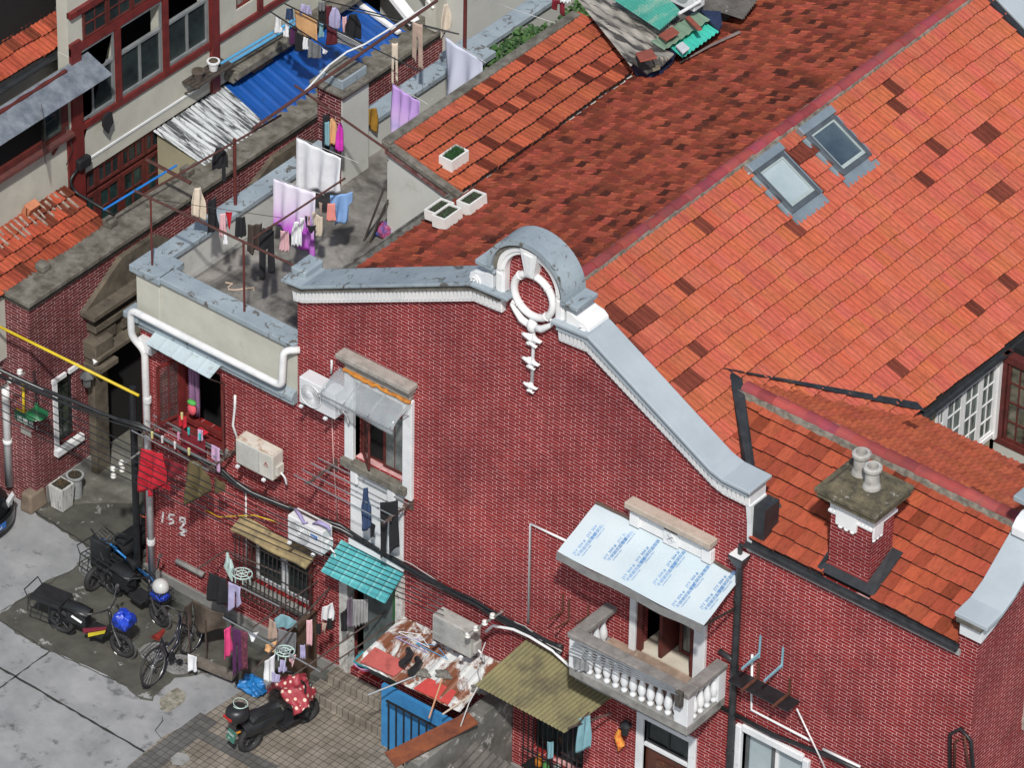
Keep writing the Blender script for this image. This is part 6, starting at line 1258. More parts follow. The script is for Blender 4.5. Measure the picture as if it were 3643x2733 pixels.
q1_ = U(3243+800/3.1725, 1300+915/3.1725, 'z', 5.25); rod('red_rail', 'thick dark red pipe rail in the gap beside the rear gutter', 'rail', Vector((9.15, 5.9, 5.1)), Vector((10.9, 5.6, 5.0)), .035, REDP)
m = MB(); m.box(9.9, 10.3, 5.6, 6.1, 4.6, 4.95); tag(m.build('white_box', WHITE, None, bevel=.02), 'grey white storage box on the rear terrace below the porch', 'box'); m = MB(); m.box(9.3, 10.6, 5.15, 5.4, 4.6, 4.72); tag(m.build('white_plank', WHITE, None), 'pale dirty plank lying along the rear gutter', 'plank')
# neighbouring roof corner, far top right
NB = thing('neighbour_parapet', 'pale blue painted parapet top in the upper right corner', 'parapet', (6, 12, 7)); m = MB(); m.prism([(4.6, 11.95, 9.6), (10, 11.95, 6.6), (10, 11.95, 5), (4.6, 11.95, 5)], (0, .5, 0)); m.build('wall', PLASTW, NB); m = MB(); m.hexa([(4.6, 11.9, 9.6), (10, 11.9, 6.63), (10, 12.6, 6.63), (4.6, 12.6, 9.6), (4.6, 11.9, 9.72), (10, 11.9, 6.75), (10, 12.6, 6.75), (4.6, 12.6, 9.72)]); m.build('coping', COPINGC, NB, bevel=.01)
m = MB(); m.bar((4.9, 11.85, 9.48), (9.2, 11.85, 7.12), .14, .05); m.build('flashing', LEAD, NB)
# ================================================================ things on the courtyard wall corner
pipe('drainpipe', 'white downpipe on the front of the courtyard wall at the left edge', 'pipe', [g(31, 42, 170, 'y', .12), g(31, 45, 250, 'y', .14), g(31, 72, 945, 'y', .14)], .07, PVC, 12, (1,))
YEL = M_('yellow_gas_paint', (.62, .47, .02), (.50, .37, .015), 3, .5, stain=(.35, .27, .05), st_scale=9, st_lo=.66, st_hi=.75)
gp = [U(-40, 1145, 'y', -.0), U(505, 1420, 'y', -.0)]
y0g = g(21, 0, 1135, 'z', 4.05); y1g = g(21, 1050, 1655, 'z', 4.05)
pipe('gas_pipe', 'bright yellow gas pipe crossing the lane from wall to house', 'pipe', [y0g+(y0g-y1g)*.4, y1g+(y1g-y0g)*.04], .026, YEL, 10)
pipe('gas_pipe', 'short yellow gas pipe with elbow on the courtyard wall above the green sign', 'pipe', [g(31, 180, 120, 'y', .14), g(31, 190, 370, 'y', .14), g(31, 130, 345, 'y', .14)], .025, YEL, 8)
GS = M_('dark_green_sign', (.015, .10, .06), (.012, .08, .05), 3, .5)
sg = bx('street_sign', [(g(31, 125, 400, 'y', .2).x, g(31, 262, 450, 'y', .2).x, .175, .20, g(31, 190, 455, 'y', .2).z, g(31, 190, 372, 'y', .2).z)], GS, None); tag(sg, 'dark green enamel number sign with white characters on the courtyard wall', 'sign')
a = g(31, 135, 418, 'y', .17); textmesh('近思里 1', .13, frame((a.x, .168, a.z-.02), (1, 0, 0), (0, 0, 1)), WHITEC, sg, 'lettering', .001)
c = g(31, 165, 480, 'y', .2); e = g(31, 245, 590, 'y', .2); ns = bx('notice', [(c.x, e.x, .19, .205, e.z+.06, c.z)], M_('grey_notice_plate', (.36, .36, .34), (.24, .24, .23), 5, .7), None); tag(ns, 'small grey notice plate below the green sign', 'notice')
m = MB(); c = g(31, 290, 385, 'y', .0); m.lathe(c, [(.20, 0), (.19, .01), (.05, .12), (.035, .2), (.02, .24)], 20); lm = m.build('lamp_shade', M_('green_enamel', (.02, .17, .06), (.015, .13, .05), 3, .3), None, smooth=False); tag(lm, 'green enamel cone lamp shade hanging on a black cable at the wall corner', 'lamp'); m = MB(); m.tube([c+Vector((0, 0, .23)), c+Vector((-.03, 0, .9))], .014, 6); m.build('cable', BLACKM, lm)
# lantern, notice and spot lamp on the gate pilaster
c = g(31, 688, 130, 'x', GX+.22); m = MB(); m.lathe(c-Vector((0, 0, .1)), [(.05, 0), (.07, .02), (.085, .2), (.14, .22), (.12, .25), (.03, .33), (.015, .37)], 6); tag(m.build('wall_lantern', M_('grey_lantern', (.12, .13, .13), (.07, .075, .08), 5, .5), None), 'dark hexagonal lantern on the stone gate pilaster', 'lantern')
c = g(21, 735, 1375, 'x', GX+.2); m = MB(); m.lathe(c, [(.03, 0), (.06, .1), (.07, .12)], 12, (1, -.2, -.6)); tag(m.build('spot_lamp', WHITEC, None), 'small white spot lamp under the stone gate cornice', 'lamp')
P4 = [g(31, *q, 'x', GX-.05) for q in ((745, 130), (818, 88), (818, 190), (745, 235))]; m = MB(); m.prism(P4, (.01, 0, 0)); pt = m.build('poster', WHITEC, None); tag(pt, 'white notice sheet with red print in the dark gateway', 'poster')
m = MB(); RDN = M_('red_print', (.45, .03, .04), (.3, .1, .1), 30, .6, bmp=0)
for r_ in range(2):
    for c_ in range(3):
        yy = P4[0].y+.06+(P4[1].y-P4[0].y-.1)*c_/2.6; zz = P4[3].z+.08+r_*(P4[0].z-P4[3].z)*.48; m.box(GX-.039, GX-.036, yy, yy+.07, zz, zz+.10)
m.build('print', RDN, pt)
# planters at the gate
for k, (rc, px, py, sq) in enumerate(((31, 450, 1150, True), (31, 555, 1055, False))):
    b = g(rc, px, py, 'z', 0); t = thing('planter', ('tall square white planter with dry plant beside the gate wall', 'round grey planter with bare soil beside the gate wall')[k], 'planter', (b.x, b.y+.12, 0))
    m = MB()
    if sq: m.hexa([(b.x-.13, b.y, .04), (b.x+.13, b.y, .04), (b.x+.13, b.y+.26, .04), (b.x-.13, b.y+.26, .04), (b.x-.16, b.y-.03, .52), (b.x+.16, b.y-.03, .52), (b.x+.16, b.y+.29, .52), (b.x-.16, b.y+.29, .52)])
    else: m.lathe((b.x, b.y+.13, 0), [(.12, 0), (.125, .38), (.155, .42), (.16, .46), (.13, .46)], 20)
    m.build('pot', (M_('streaked_white_pot', (.62, .62, .60), (.40, .41, .41), 3, .7, stain=(.10, .11, .11), st_scale=4, stretch=(5, 5, .8)), M_('grey_pot', (.33, .35, .36), (.25, .27, .28), 4, .7))[k], t)
    m = MB(); (m.box(b.x-.12, b.x+.12, b.y+.01, b.y+.25, .52, .535) if sq else m.lathe((b.x, b.y+.13, .455), [(.125, 0), (.12, .012)], 16)); m.build('soil', SOILM, t)
    m = MB()
    for i in range(26 if sq else 3): a_ = random.uniform(0, 6.3); q = Vector((b.x+random.uniform(-.07, .07), b.y+.12+random.uniform(-.07, .07), .5)); m.tube([q, q+Vector((cos(a_)*.06, sin(a_)*.06, random.uniform(.03, .12)))], .006, 4)
    m.build('dry_stems', M_('dry_stem', (.16, .11, .05), (.09, .06, .03), 9, .9), t)['kind'] = 'stuff'
# terrace poles, bars and washing lines
POLE = M_('red_oxide_pole', (.13, .022, .018), (.08, .018, .015), 8, .7); POLR = M_('rust_brown_bar', (.10, .035, .028), (.05, .02, .016), 9, .8)
PT_ = [(-3.21, .1, 6.60, 7.95), (-1.22, .1, 6.60, 7.98), (-3.32, 2.3, 6.58, 7.9), (-3.3, 8.3, 6.62, 8.1)]
for k, (x, y, z0, z1) in enumerate(PT_): rod('washing_pole', ('thin rusty upright pole on the front left terrace corner', 'thin rusty upright pole on the middle of the front parapet', 'red upright pole on the lane side parapet', 'red upright pole on the far terrace pier')[k], 'pole', Vector((x, y, z0)), Vector((x, y, z1)), (.017, .019, .03, .034)[k], POLE, 8)
rod('washing_bar', 'long rusty bar running along the front of the terrace between the poles', 'bar', Vector((-3.55, .1, 7.93)), Vector((-.08, .12, 7.99)), .022, POLR, 6)
ya = g(22, 690, -1, 'x', -1.22); 
L1a, L1b = Vector((-1.22, .0, 7.97)), Vector((-1.22, 3.8, 8.35))
LA = g(22, 0, 440, 'z', 7.98); LB = g(12, 690, 1425, 'z', 7.98); rod('washing_bar', 'dark bar running back across the terrace over the purple sheet', 'bar', LA, LB+(LB-LA)*.05, .018, POLR, 6)
la = g(11, 1400, 1420, 'x', -3.35); lb = g(12, 960, 320, 'x', -3.35); rod('washing_bar', 'long dark pole running over the lane side parapet to the far terrace', 'pole', g(11, 1130, 1530, 'z', 7.85), g(11, 2212, 905, 'z', 7.85), .02, POLR, 6)
rod('washing_bar', 'dark horizontal beam end projecting from the khaki shed', 'beam', g(11, 1150, 1255, 'z', 5.2), g(11, 1500, 1440, 'z', 5.2), .035, POLR, 5)
rod('blue_pole', 'bright blue pole leaning across the courtyard window', 'pole', g(11, 815, 1650, 'z', 5.2), g(11, 1390, 1300, 'z', 5.2), .02, M_('blue_pole_paint', (.02, .20, .62), None, 3, .4), 6)
rod('washing_bar', 'rusty bar from the tall pillar to the stair wall corner', 'bar', g(12, 330, 670, 'z', 8.0), g(12, 1060, 1180, 'z', 7.9), .022, POLR, 6)
BEND = [Vector(p) for p in (g(12, 400, 725, 'z', 8.0), g(12, 600, 510, 'z', 8.15), g(12, 740, 405, 'z', 8.2), g(12, 880, 345, 'z', 8.25), g(12, 1440, 0, 'z', 8.3))]; m = MB(); m.tube(BEND, .016, 6); tag(m.build('conduit', PVC, None), 'thin white bent conduit over the tall pillar cap', 'conduit')
rod('washing_bar', 'thick black pole crossing behind the tall pillar to the top', 'pole', g(12, 0, 1010, 'z', 8.05), g(12, 1450, 0, 'z', 8.35), .03, POLR, 6)
for k in range(2): rod('washing_bar', ('upper', 'lower')[k]+' thin black pole carrying tights beyond the pillar', 'pole', g(12, 700+90*k, 60+240*k, 'z', 8.2), g(12, 1610-290*k, 265+295*k, 'z', 8.1), .012, BLACKM, 5)
# planks, bag and bucket on the terrace floor
for k, (a, b) in enumerate((((880, 440), (1040, 20)), ((930, 450), (1055, 150)))):
    A1_, B1_ = g(22, *a, 'z', 5.86), g(22, *b, 'y', 3.85); m = MB(); m.bar(A1_, B1_, .14, .03); tag(m.build('old_plank', WOODD, None), ('longer', 'shorter')[k]+' dark plank leaning against the stair wall on the terrace', 'plank')
c = g(22, 1030, 420, 'z', 5.86); bag(None, (c.x, c.y, 5.98), (.13, .13, .13), M_('red_blue_bag', (.45, .04, .04), (.02, .12, .42), 5, .4, bmp=.4), 'plastic_bag', 'red and blue plastic bag at the foot of the stair wall', 'bag', .22, 10)
c = g(12, 1340, 860, 'z', 5.86); m = MB(); m.lathe((c.x, c.y, 5.85), [(.16, 0), (.19, .28), (.20, .30), (.15, .31)], 20); tag(m.build('covered_tub', M_('cream_tub', (.5, .5, .44), (.4, .4, .36), 3, .6), None), 'round cream lidded tub behind the lilac sheet', 'tub')
m = MB(); zq = [g(21, *p, 'z', 5.85) for p in ((1775, 785), (1830, 795), (1795, 820), (1800, 840), (1850, 845), (1950, 830), (2000, 825), (1995, 845))]; m.tube(zq, .014, 5); tag(m.build('rope', M_('cream_rope', (.55, .42, .33), (.45, .34, .26), 9, .8), None), 'cream rope end lying on the terrace floor', 'rope')
# ================================================================ laundry
def cm(name, c, k=.72): return M_('fabric_'+name, c, tuple(x*k for x in c), 5, .9, bmp=.25, fine=30)
C_ = dict(white=cm('white', (.74, .76, .80), .85), cream=cm('cream', (.62, .54, .44), .85), pink=cm('pink', (.66, .42, .46), .85), hot=cm('hot_pink', (.70, .06, .22)), mag=cm('magenta', (.68, .04, .50)), red=cm('red', (.52, .012, .03)), dred=cm('dark_red', (.20, .010, .022)), olive=cm('olive', (.115, .090, .038)), black=cm('black', (.012, .013, .017)), navy=cm('navy', (.03, .06, .14)), blue=cm('pale_blue', (.22, .38, .68), .85), coral=cm('coral', (.72, .27, .24), .85), brown=cm('brown', (.055, .038, .032)), must=cm('mustard', (.36, .19, .02)), orange=cm('peach_orange', (.72, .42, .20), .85), grey=cm('grey', (.19, .20, .22)), plum=cm('plum', (.075, .015, .08)), maroon=cm('maroon', (.12, .015, .025)), lilac=cm('lilac', (.42, .40, .62)), beige=cm('beige', (.45, .34, .28)), teal=cm('pale_teal', (.20, .38, .44), .85), mauve=cm('grey_mauve', (.20, .16, .22)), leo=M_('fabric_spotted', (.22, .05, .09), (.03, .012, .02), 26, .9, bmp=.2), taupe=M_('brown_leather_cloth', (.105, .08, .062), (.05, .038, .03), 4, .7))
def dye(name, stops, axis=2, z0=0, z1=1, nz=.35):
    m, nt, bs = nmat(name); gm = N(nt, 'ShaderNodeNewGeometry'); sp = N(nt, 'ShaderNodeSeparateXYZ'); nt.links.new(gm.outputs['Position'], sp.inputs[0])
    n = noise(nt, gm.outputs['Position'], 2.2, 3, .5); mr = N(nt, 'ShaderNodeMapRange'); nt.links.new(sp.outputs[axis], mr.inputs[0]); mr.inputs[1].default_value = z0; mr.inputs[2].default_value = z1
    ad = N(nt, 'ShaderNodeMath', operation='MULTIPLY_ADD'); nt.links.new(n, ad.inputs[0]); ad.inputs[1].default_value = nz; nt.links.new(mr.outputs[0], ad.inputs[2])
    nt.links.new(ramp(nt, ad.outputs[0], stops), bs.inputs['Base Color']); bs.inputs['Roughness'].default_value = .85; return m
def stripes(name, c1, c2, sc_, axis='Z', w_=.35):
    m, nt, bs = nmat(name); wv = N(nt, 'ShaderNodeTexWave', wave_type='BANDS', bands_direction=axis); wv.inputs['Scale'].default_value = sc_; wv.inputs['Distortion'].default_value = .6; gm = N(nt, 'ShaderNodeNewGeometry'); nt.links.new(gm.outputs['Position'], wv.inputs['Vector'])
    nt.links.new(ramp(nt, wv.outputs['Fac'], [(w_, c2), (w_+.1, c1)]), bs.inputs['Base Color']); bs.inputs['Roughness'].default_value = .9; return m
KS = {'sheet': lambda v: (0, 1), 'shirt': lambda v: (0, 1) if v < .38 else (.2, .8), 'skirt': lambda v: (.12*(1-v), 1-.12*(1-v)), 'tights': lambda v: (.3*v, 1-.1*v), 'sock': lambda v: (.2, .8) if v < .6 else (.0, .9), 'point': lambda v: (.42*v, 1-.42*v), 'trousers': lambda v: (0, 1), 'jacket': lambda v: (.3-.3*min(1, v*2.2), .7+.3*min(1, v*2.2))}
def cloth(name, label, cat, A, B, hl, hr, mat, kind='sheet', amp=.028, w=3, grp='clothes hung out to dry', nu=18, nv=14, sag=.015, lean=0):
    A, B = Vector(A), Vector(B); n = (B-A).cross(Vector((0, 0, 1))); n.z = 0; n.normalize(); W_ = (B-A).length; ph = random.uniform(0, 6); m = MB(); f = KS[kind]; nu = max(6, min(nu, int(W_/.03)+5)); nu += nu % 2
    gaps = (nu//2-1, nu//2) if kind == 'trousers' else ()
    def fn(u, v):
        l, r = f(v); uu = l+(r-l)*u; s = min(1, v*1.5)
        if kind == 'trousers' and v > .3: uu = uu+(.06 if u > .5 else -.06)*(v-.3)+.0
        d = amp*(.25+s)*sin(w*2*pi*uu+ph+v*1.3)+amp*.5*s*sin(w*5.1*uu+ph*2+v*4)
        return A.lerp(B, uu)-Vector((0, 0, (hl*(1-uu)+hr*uu)*v*(1+.03*sin(uu*9+ph))+sag*4*uu*(1-uu)))+n*(d+lean*v)
    if kind == 'trousers':
        I = [[m.V(fn(i/nu, j/nv)) for j in range(nv+1)] for i in range(nu+1)]
        for i in range(nu):
            for j in range(nv):
                if i in gaps and j/nv > .33: continue
                m.F((I[i][j], I[i+1][j], I[i+1][j+1], I[i][j+1]))
    else: m.grid(fn, nu, nv)
    o = m.build(name, mat, None, smooth=True, solid=.007, fixn=False); return tag(o, label, cat, grp)
def gar(name, label, cat, rc, p0, p1, yb, ax, val, mat, kind='sheet', **k):
    A, B = g(rc, *p0, ax, val), g(rc, *p1, ax, val); ybl, ybr = yb if isinstance(yb, tuple) else (yb+0*1, yb)
    s = 2.212*176
    return cloth(name, label, cat, A, B, max(.08, (ybl-p0[1])/s), max(.08, (ybr-p1[1])/s), mat if not isinstance(mat, str) else C_[mat], kind, **k)
TD1 = dye('purple_tie_dye', [(.0, (.30, .02, .34)), (.25, (.40, .04, .48)), (.42, (.52, .20, .62)), (.55, (.46, .08, .56)), (.75, (.64, .52, .74)), (1, (.70, .66, .78))], 2, 6.0, 7.45)
TD2 = dye('lilac_tie_dye', [(0, (.55, .05, .42)), (.2, (.50, .34, .68)), (.4, (.66, .50, .78)), (.55, (.44, .38, .70)), (.75, (.60, .42, .74)), (1, (.50, .32, .70))], 2, 6.7, 7.7)
gar('bed_sheet', 'large white sheet pegged on a line above the terrace', 'sheet', 12, (345, 1080), (695, 1242), (1490, 1510), 'z', 7.65, 'white', w=3, amp=.035)
gar('bed_sheet', 'purple and white tie dyed sheet hanging low over the terrace floor', 'sheet', 22, (165, -38), (495, 75), (310, 610), 'z', 7.45, TD1, w=3, amp=.05)
gar('bed_sheet', 'lilac tie dyed sheet hanging beside the low roof coping', 'sheet', 12, (1098, 652), (1312, 800), (1085, 940), 'z', 7.85, TD2, w=3, amp=.035)
gar('bed_sheet', 'white sheet with fine blue stripes hanging before the creeper', 'sheet', 12, (1512, 290), (1800, 468), (790, 640), 'z', 8.0, stripes('blue_striped_sheet', (.72, .74, .80), (.38, .44, .66), 22), w=2, amp=.04)
gar('sweater', 'pale blue long sleeved sweater on a hanger over the terrace', 'sweater', 22, (608, 100), (785, 70), (330, 290), 'z', 7.5, 'blue', 'shirt', w=2)
gar('skirt', 'coral pleated shorts in front of the pale blue sweater', 'shorts', 22, (578, 160), (655, 158), 295, 'z', 7.45, 'coral', 'skirt', w=5, amp=.012)
gar('vest', 'pale pink top hanging lowest left before the purple sheet', 'top', 22, (205, 372), (290, 378), 535, 'z', 7.3, 'pink', 'skirt')
gar('vest', 'white camisole hanging before the purple sheet', 'top', 22, (302, 300), (382, 300), 490, 'z', 7.3, 'white', 'jacket'); gar('vest', 'cream and pink top right of the peg rack cluster', 'top', 22, (500, 245), (548, 270), 415, 'z', 7.3, 'cream')
for k, (x0, x1, y0, y1, c, n) in enumerate(((365, 405, 268, 385, 'white', 'white brief on the left of the peg rack cluster'), (410, 428, 255, 360, 'black', 'slim black sock on the peg rack'), (430, 450, 250, 350, 'pink', 'small pink item on the peg rack'), (462, 505, 225, 345, 'cream', 'cream brief on the right of the peg rack cluster'), (420, 500, 330, 395, 'black', 'black garment hanging lowest on the peg rack'), (520, 545, 150, 300, 'beige', 'beige sleeve hanging behind the peg rack'))): gar('small_garment', n, 'underwear', 22, (x0, y0), (x1, y0+6), y1, 'z', 7.32-.02*k, c, 'point', w=1, amp=.01)
gar('trousers', 'black jeans hanging over the terrace near the front parapet', 'trousers', 22, (48, 412), (165, 375), (760, 690), 'z', 7.7, 'black', 'trousers', w=1, amp=.012)
gar('jacket', 'crumpled dark brown jacket hanging beside the black jeans', 'jacket', 21, (1950, 330), (2062, 318), (560, 500), 'z', 7.75, 'brown', w=2, amp=.05)
gar('jacket', 'dark grey jacket bundled on the bar left of the jeans', 'jacket', 21, (2070, 360), (2150, 330), 480, 'z', 7.75, 'black', w=2, amp=.05)
gar('shirt', 'cream shirt with dark stripe hanging over the lane side parapet', 'shirt', 21, (1500, 50), (1610, 20), (250, 285), 'z', 7.8, 'cream', 'jacket', w=2)
gar('shirt', 'black shirt hanging next to the cream shirt on the terrace', 'shirt', 21, (1618, 150), (1715, 100), (400, 350), 'z', 7.8, 'black', 'skirt', w=2)
gar('shirt', 'pale pink shirt hanging by the small red garment', 'shirt', 21, (1722, 240), (1782, 235), (420, 400), 'z', 7.7, 'pink', 'skirt'); gar('shirt', 'small bright red garment over the terrace parapet', 'garment', 21, (1775, 228), (1828, 226), 350, 'z', 7.68, 'red', 'point', w=1)
gar('shorts', 'black shorts clipped on a hanger near the middle pole', 'shorts', 21, (1845, 270), (1938, 262), (430, 410), 'z', 7.7, 'black', 'skirt', w=3, amp=.02); gar('sock', 'long white sock hanging under the pale pink shirt', 'sock', 21, (1755, 400), (1795, 400), 480, 'z', 7.4, 'white', 'sock', w=1, amp=.005)
gar('shirt', 'black and white garment on the long pole above the courtyard', 'garment', 11, (1665, 1160), (1790, 1150), (1330, 1300), 'z', 7.75, 'black', 'jacket', w=2); gar('sock', 'thin black trouser leg below the black and white garment', 'garment', 11, (1745, 1290), (1775, 1290), 1425, 'z', 7.5, 'black', w=1, amp=.005)
# on the tall pillar
for k, (x0, y0, x1, y1, yb, c, n) in enumerate(((548, 900, 605, 890, 1205, 'black', 'long black garment in front of the tall pillar'), (565, 960, 600, 950, 1140, 'teal', 'pale blue striped shirt hung on the pillar hangers'), (590, 930, 668, 920, 1130, 'orange', 'orange and brown patterned shirt hung in front of the pillar'), (655, 975, 715, 955, 1185, 'mag', 'bright magenta top hung in front of the pillar'))): gar('shirt', n, 'shirt', 12, (x0, y0), (x1, y1), yb, 'z', 7.75-.03*k, c, 'jacket' if k > 1 else 'sheet', w=2, amp=.02)
gar('scarf', 'mustard yellow cloth thrown over the lane side parapet', 'cloth', 12, (860, 850), (985, 845), (930, 1060), 'x', -3.1, 'must', 'skirt', w=2, amp=.03)
m = MB(); A = g(12, 860, 850, 'x', -3.1); B = g(12, 985, 845, 'x', -3.1)
gar('tights', 'pair of cream tights hanging behind the lilac sheet', 'tights', 12, (1092, 335), (1140, 335), (660, 640), 'z', 8.1, 'cream', 'trousers', w=1, amp=.008)
gar('tights', 'brown and pink stockings hanging on the pole beyond the pillar', 'tights', 12, (1255, 165), (1335, 190), (460, 560), 'z', 8.2, 'beige', 'trousers', w=1, amp=.008); gar('shirt', 'cream long sleeved vest pegged on the high wire', 'shirt', 12, (1478, 30), (1560, 20), (300, 200), 'z', 8.4, 'cream', 'jacket', w=1)
# pole over the blue shed
rod('washing_bar', 'dark pole full of clothes running out from the cream facade', 'pole', g(12, 130, 85, 'z', 6.3), g(12, 600, 385, 'z', 6.3), .014, BLACKM, 5); rod('washing_bar', 'dark pole above the blue roof holding shirts', 'pole', g(12, 250, 25, 'z', 6.5), g(12, 880, 350, 'z', 6.5), .014, BLACKM, 5); rod('washing_bar', 'thin dark pole at the top edge above the blue roof', 'pole', g(12, 540, -5, 'z', 6.6), g(12, 1620, 265, 'z', 8.1), .012, BLACKM, 5)
for n, x0, y0, x1, y1, yb, z, c, k in (('first white sock bag on the pole beside the cream facade', 165, 110, 235, 155, 255, 6.28, 'white', 'sock'), ('second white cloth behind the orange towel', 240, 150, 290, 170, 290, 6.28, 'white', 'sock'), ('dark navy bundle at the end of the facade pole', 255, 60, 320, 60, 150, 6.4, 'navy', 'skirt'), ('plum garment below the orange towel', 290, 200, 345, 230, 345, 6.2, 'plum', 'sheet'), ('black garment behind the orange towel', 335, 240, 405, 280, 400, 6.2, 'black', 'sheet'), ('white top left of the grey towel', 395, 280, 440, 300, 385, 6.22, 'white', 'skirt'), ('grey towel with scalloped edge over the blue roof', 435, 300, 540, 360, 455, 6.22, 'grey', 'sheet'), ('white cloth beside the pillar cap', 540, 370, 595, 395, 420, 6.2, 'white', 'point'), ('pale blue mask shaped cloth right of the orange towel', 512, 165, 565, 190, 290, 6.4, 'teal', 'sock'), ('maroon trousers hanging above the blue roof', 575, 190, 655, 240, 350, 6.35, 'maroon', 'sheet'), ('black shirt left of the white striped shirt', 515, 70, 570, 70, 220, 6.5, 'black', 'sheet'), ('dark red sleeve beside the white striped shirt', 570, 40, 620, 40, 215, 6.5, 'maroon', 'sheet'), ('pale blue and white shirt hung above the blue roof', 598, 55, 690, 45, 225, 6.6, 'lilac', 'jacket'), ('pink scarf edge beside the big black shirt', 705, 130, 740, 120, 255, 6.45, 'pink', 'sheet'), ('big black shirt hung at the right above the blue roof', 722, 110, 850, 95, 300, 6.5, 'black', 'jacket'), ('black and white patterned garment at the top edge', 370, 20, 460, 40, 115, 6.6, 'lilac', 'skirt'), ('dark grey garment at the top edge beside the poles', 515, 10, 570, 5, 80, 6.7, 'grey', 'sheet')): gar('garment', n, 'garment', 12, (x0, y0), (x1, y1), yb, 'z', z, c, k, w=2, amp=.02)
gar('towel', 'orange towel folded over the facade pole above the blue roof', 'towel', 12, (328, 60), (500, 150), (215, 335), 'z', 6.42, 'orange', w=1, amp=.012); gar('blanket', 'dark grey striped cloth sagging over the blue roof', 'cloth', 12, (662, 240), (872, 350), (330, 410), 'z', 6.3, stripes('dark_striped_cloth', (.13, .14, .16), (.5, .5, .52), 9, 'Z', .12), w=1, amp=.02)
gar('trousers', 'red trousers at the top edge over the creeper', 'trousers', 13, (475, -10), (575, 0), (60, 120), 'z', 7.4, 'dred', 'trousers', w=1); gar('shirt', 'small blue and white shirt at the top edge over the creeper', 'shirt', 13, (540, -30), (620, -20), 12, 'z', 7.5, 'white', 'jacket')
# washing lines on the terrace
WIRE = M_('thin_white_wire', (.5, .5, .5), (.4, .4, .4), 3, .6); DW = M_('dark_wire', (.03, .03, .03), None, 3, .6)
for lb, a, b, mt in (('thin line carrying the large white sheet', (12, 345, 1078, 7.67), (12, 830, 1280, 7.67), WIRE), ('thin line carrying the purple sheet', (22, 100, -60, 7.47), (22, 560, 95, 7.47), WIRE), ('thin line across the front of the terrace for small garments', (21, 1210, 130, 7.8), (21, 2212, 275, 7.8), DW), ('thin line carrying the lilac and striped sheets', (12, 1090, 650, 7.87), (12, 1380, 820, 7.87), WIRE), ('long white wire over the creeper to the stair roof', (12, 1840, 0, 8.1), (13, 500, 180, 8.1), WIRE), ('thin line carrying the blue striped sheet', (12, 1440, 230, 8.02), (12, 1830, 490, 8.02), WIRE)): cable(lb, [g(a[0], a[1], a[2], 'z', a[3]), g(b[0], b[1], b[2], 'z', b[3])], .006, mt, 'washing_line', 'washing line', 'washing lines on the terrace', 4)
# ---------------------------------------------------------------- racks on the front wall
def rack(label, x0, x1, ys, z, brk, nj=3, dx=0):
    t = thing('drying_rack', label, 'drying rack', ((x0+x1)/2, 0, z), 'folding pole racks on the front wall')
    for i, y in enumerate(ys):
        m = MB(); o_ = dx*i; m.tube([(x0+o_, y, z), (x1+o_, y, z)], .0115, 6); r_ = m.build('pole', STEEL, t)
        for k in range(nj): xx = x0+o_+(x1-x0)*(k+.5)/nj; m = MB(); m.tube([(xx-.02, y, z), (xx+.02, y, z)], .018, 6); m.build('joint', CHR, r_)
    for xb_ in brk:
        m = MB(); K = 4; Y0, Y1 = -.0, min(ys)-.02
        for i in range(K): ya, yb = Y0+(Y1-Y0)*i/K, Y0+(Y1-Y0)*(i+1)/K; m.bar((xb_-.03, ya, z-.06), (xb_+.03, yb, z-.02), .02, .02); m.bar((xb_+.03, ya, z-.06), (xb_-.03, yb, z-.02), .02, .02)
        m.bar((xb_, Y0, z-.07), (xb_, Y1, z-.03), .025, .02); m.box(xb_-.05, xb_+.05, -.02, -.001, z-.18, z+.06); m.build('scissor_arm', M_('rusty_grey_arm', (.16, .12, .10), (.08, .05, .045), 9, .7, metal=.3), t)
    return t
rack('four pole folding rack below the centre window', .50, 2.42, (-.10, -.28, -.50, -.70), 4.58, (.78, 2.38))
zr = 3.86
rack('four pole folding rack with red clothes below the open red casement', -2.92-.02, -1.25, (-.26, -.45, -.62, -.80), zr, (-2.75, -1.32))
gar('jacket', 'dark blue jacket hanging from the rack below the centre window', 'jacket', 32, (850, 960), (925, 960), (1300, 1290), 'y', -.5, 'navy', 'jacket', w=2, amp=.03); gar('jacket', 'black lining beside the dark blue jacket', 'garment', 32, (930, 1230), (965, 1260), 1350, 'y', -.42, 'black', 'sheet', w=1)
gar('trousers', 'long black trousers hanging from the centre rack down over the turquoise awning', 'trousers', 32, (1000, 1080), (1140, 1060), (1540, 1440), 'y', -.42, 'black', 'trousers', w=1, amp=.02)
yr = -.8
gar('shirt', 'bright red long shirt hanging at the left end of the red clothes', 'shirt', 31, (1085, 640), (1300, 700), (1000, 960), 'y', yr, 'red', 'skirt', w=2, amp=.05); gar('shirt', 'dark crimson garment between the red shirt and olive jacket', 'shirt', 31, (1200, 690), (1450, 790), (900, 860), 'y', -.62, 'dred', 'skirt', w=2, amp=.05)
gar('sleeve', 'bright red sleeve hanging in front of the white drainpipe', 'sleeve', 31, (1165, 880), (1200, 890), 1035, 'y', yr, 'red', w=1, amp=.01); gar('sleeve', 'red hem hanging lowest right of the drainpipe', 'garment', 31, (1245, 920), (1335, 925), (950, 1010), 'y', -.7, 'red', w=1, amp=.02)
gar('towel', 'flat crimson cloth pegged at the back of the rack', 'cloth', 31, (1425, 500), (1612, 590), (700, 705), 'y', -.3, 'dred', w=1, amp=.012); gar('towel', 'small bright red cloth under the window sill', 'cloth', 31, (1408, 395), (1468, 400), 490, 'y', -.26, 'red', w=1); gar('towel', 'small bright red top on the back pole', 'cloth', 31, (1550, 470), (1635, 510), 540, 'y', -.26, 'red', 'jacket', w=1)
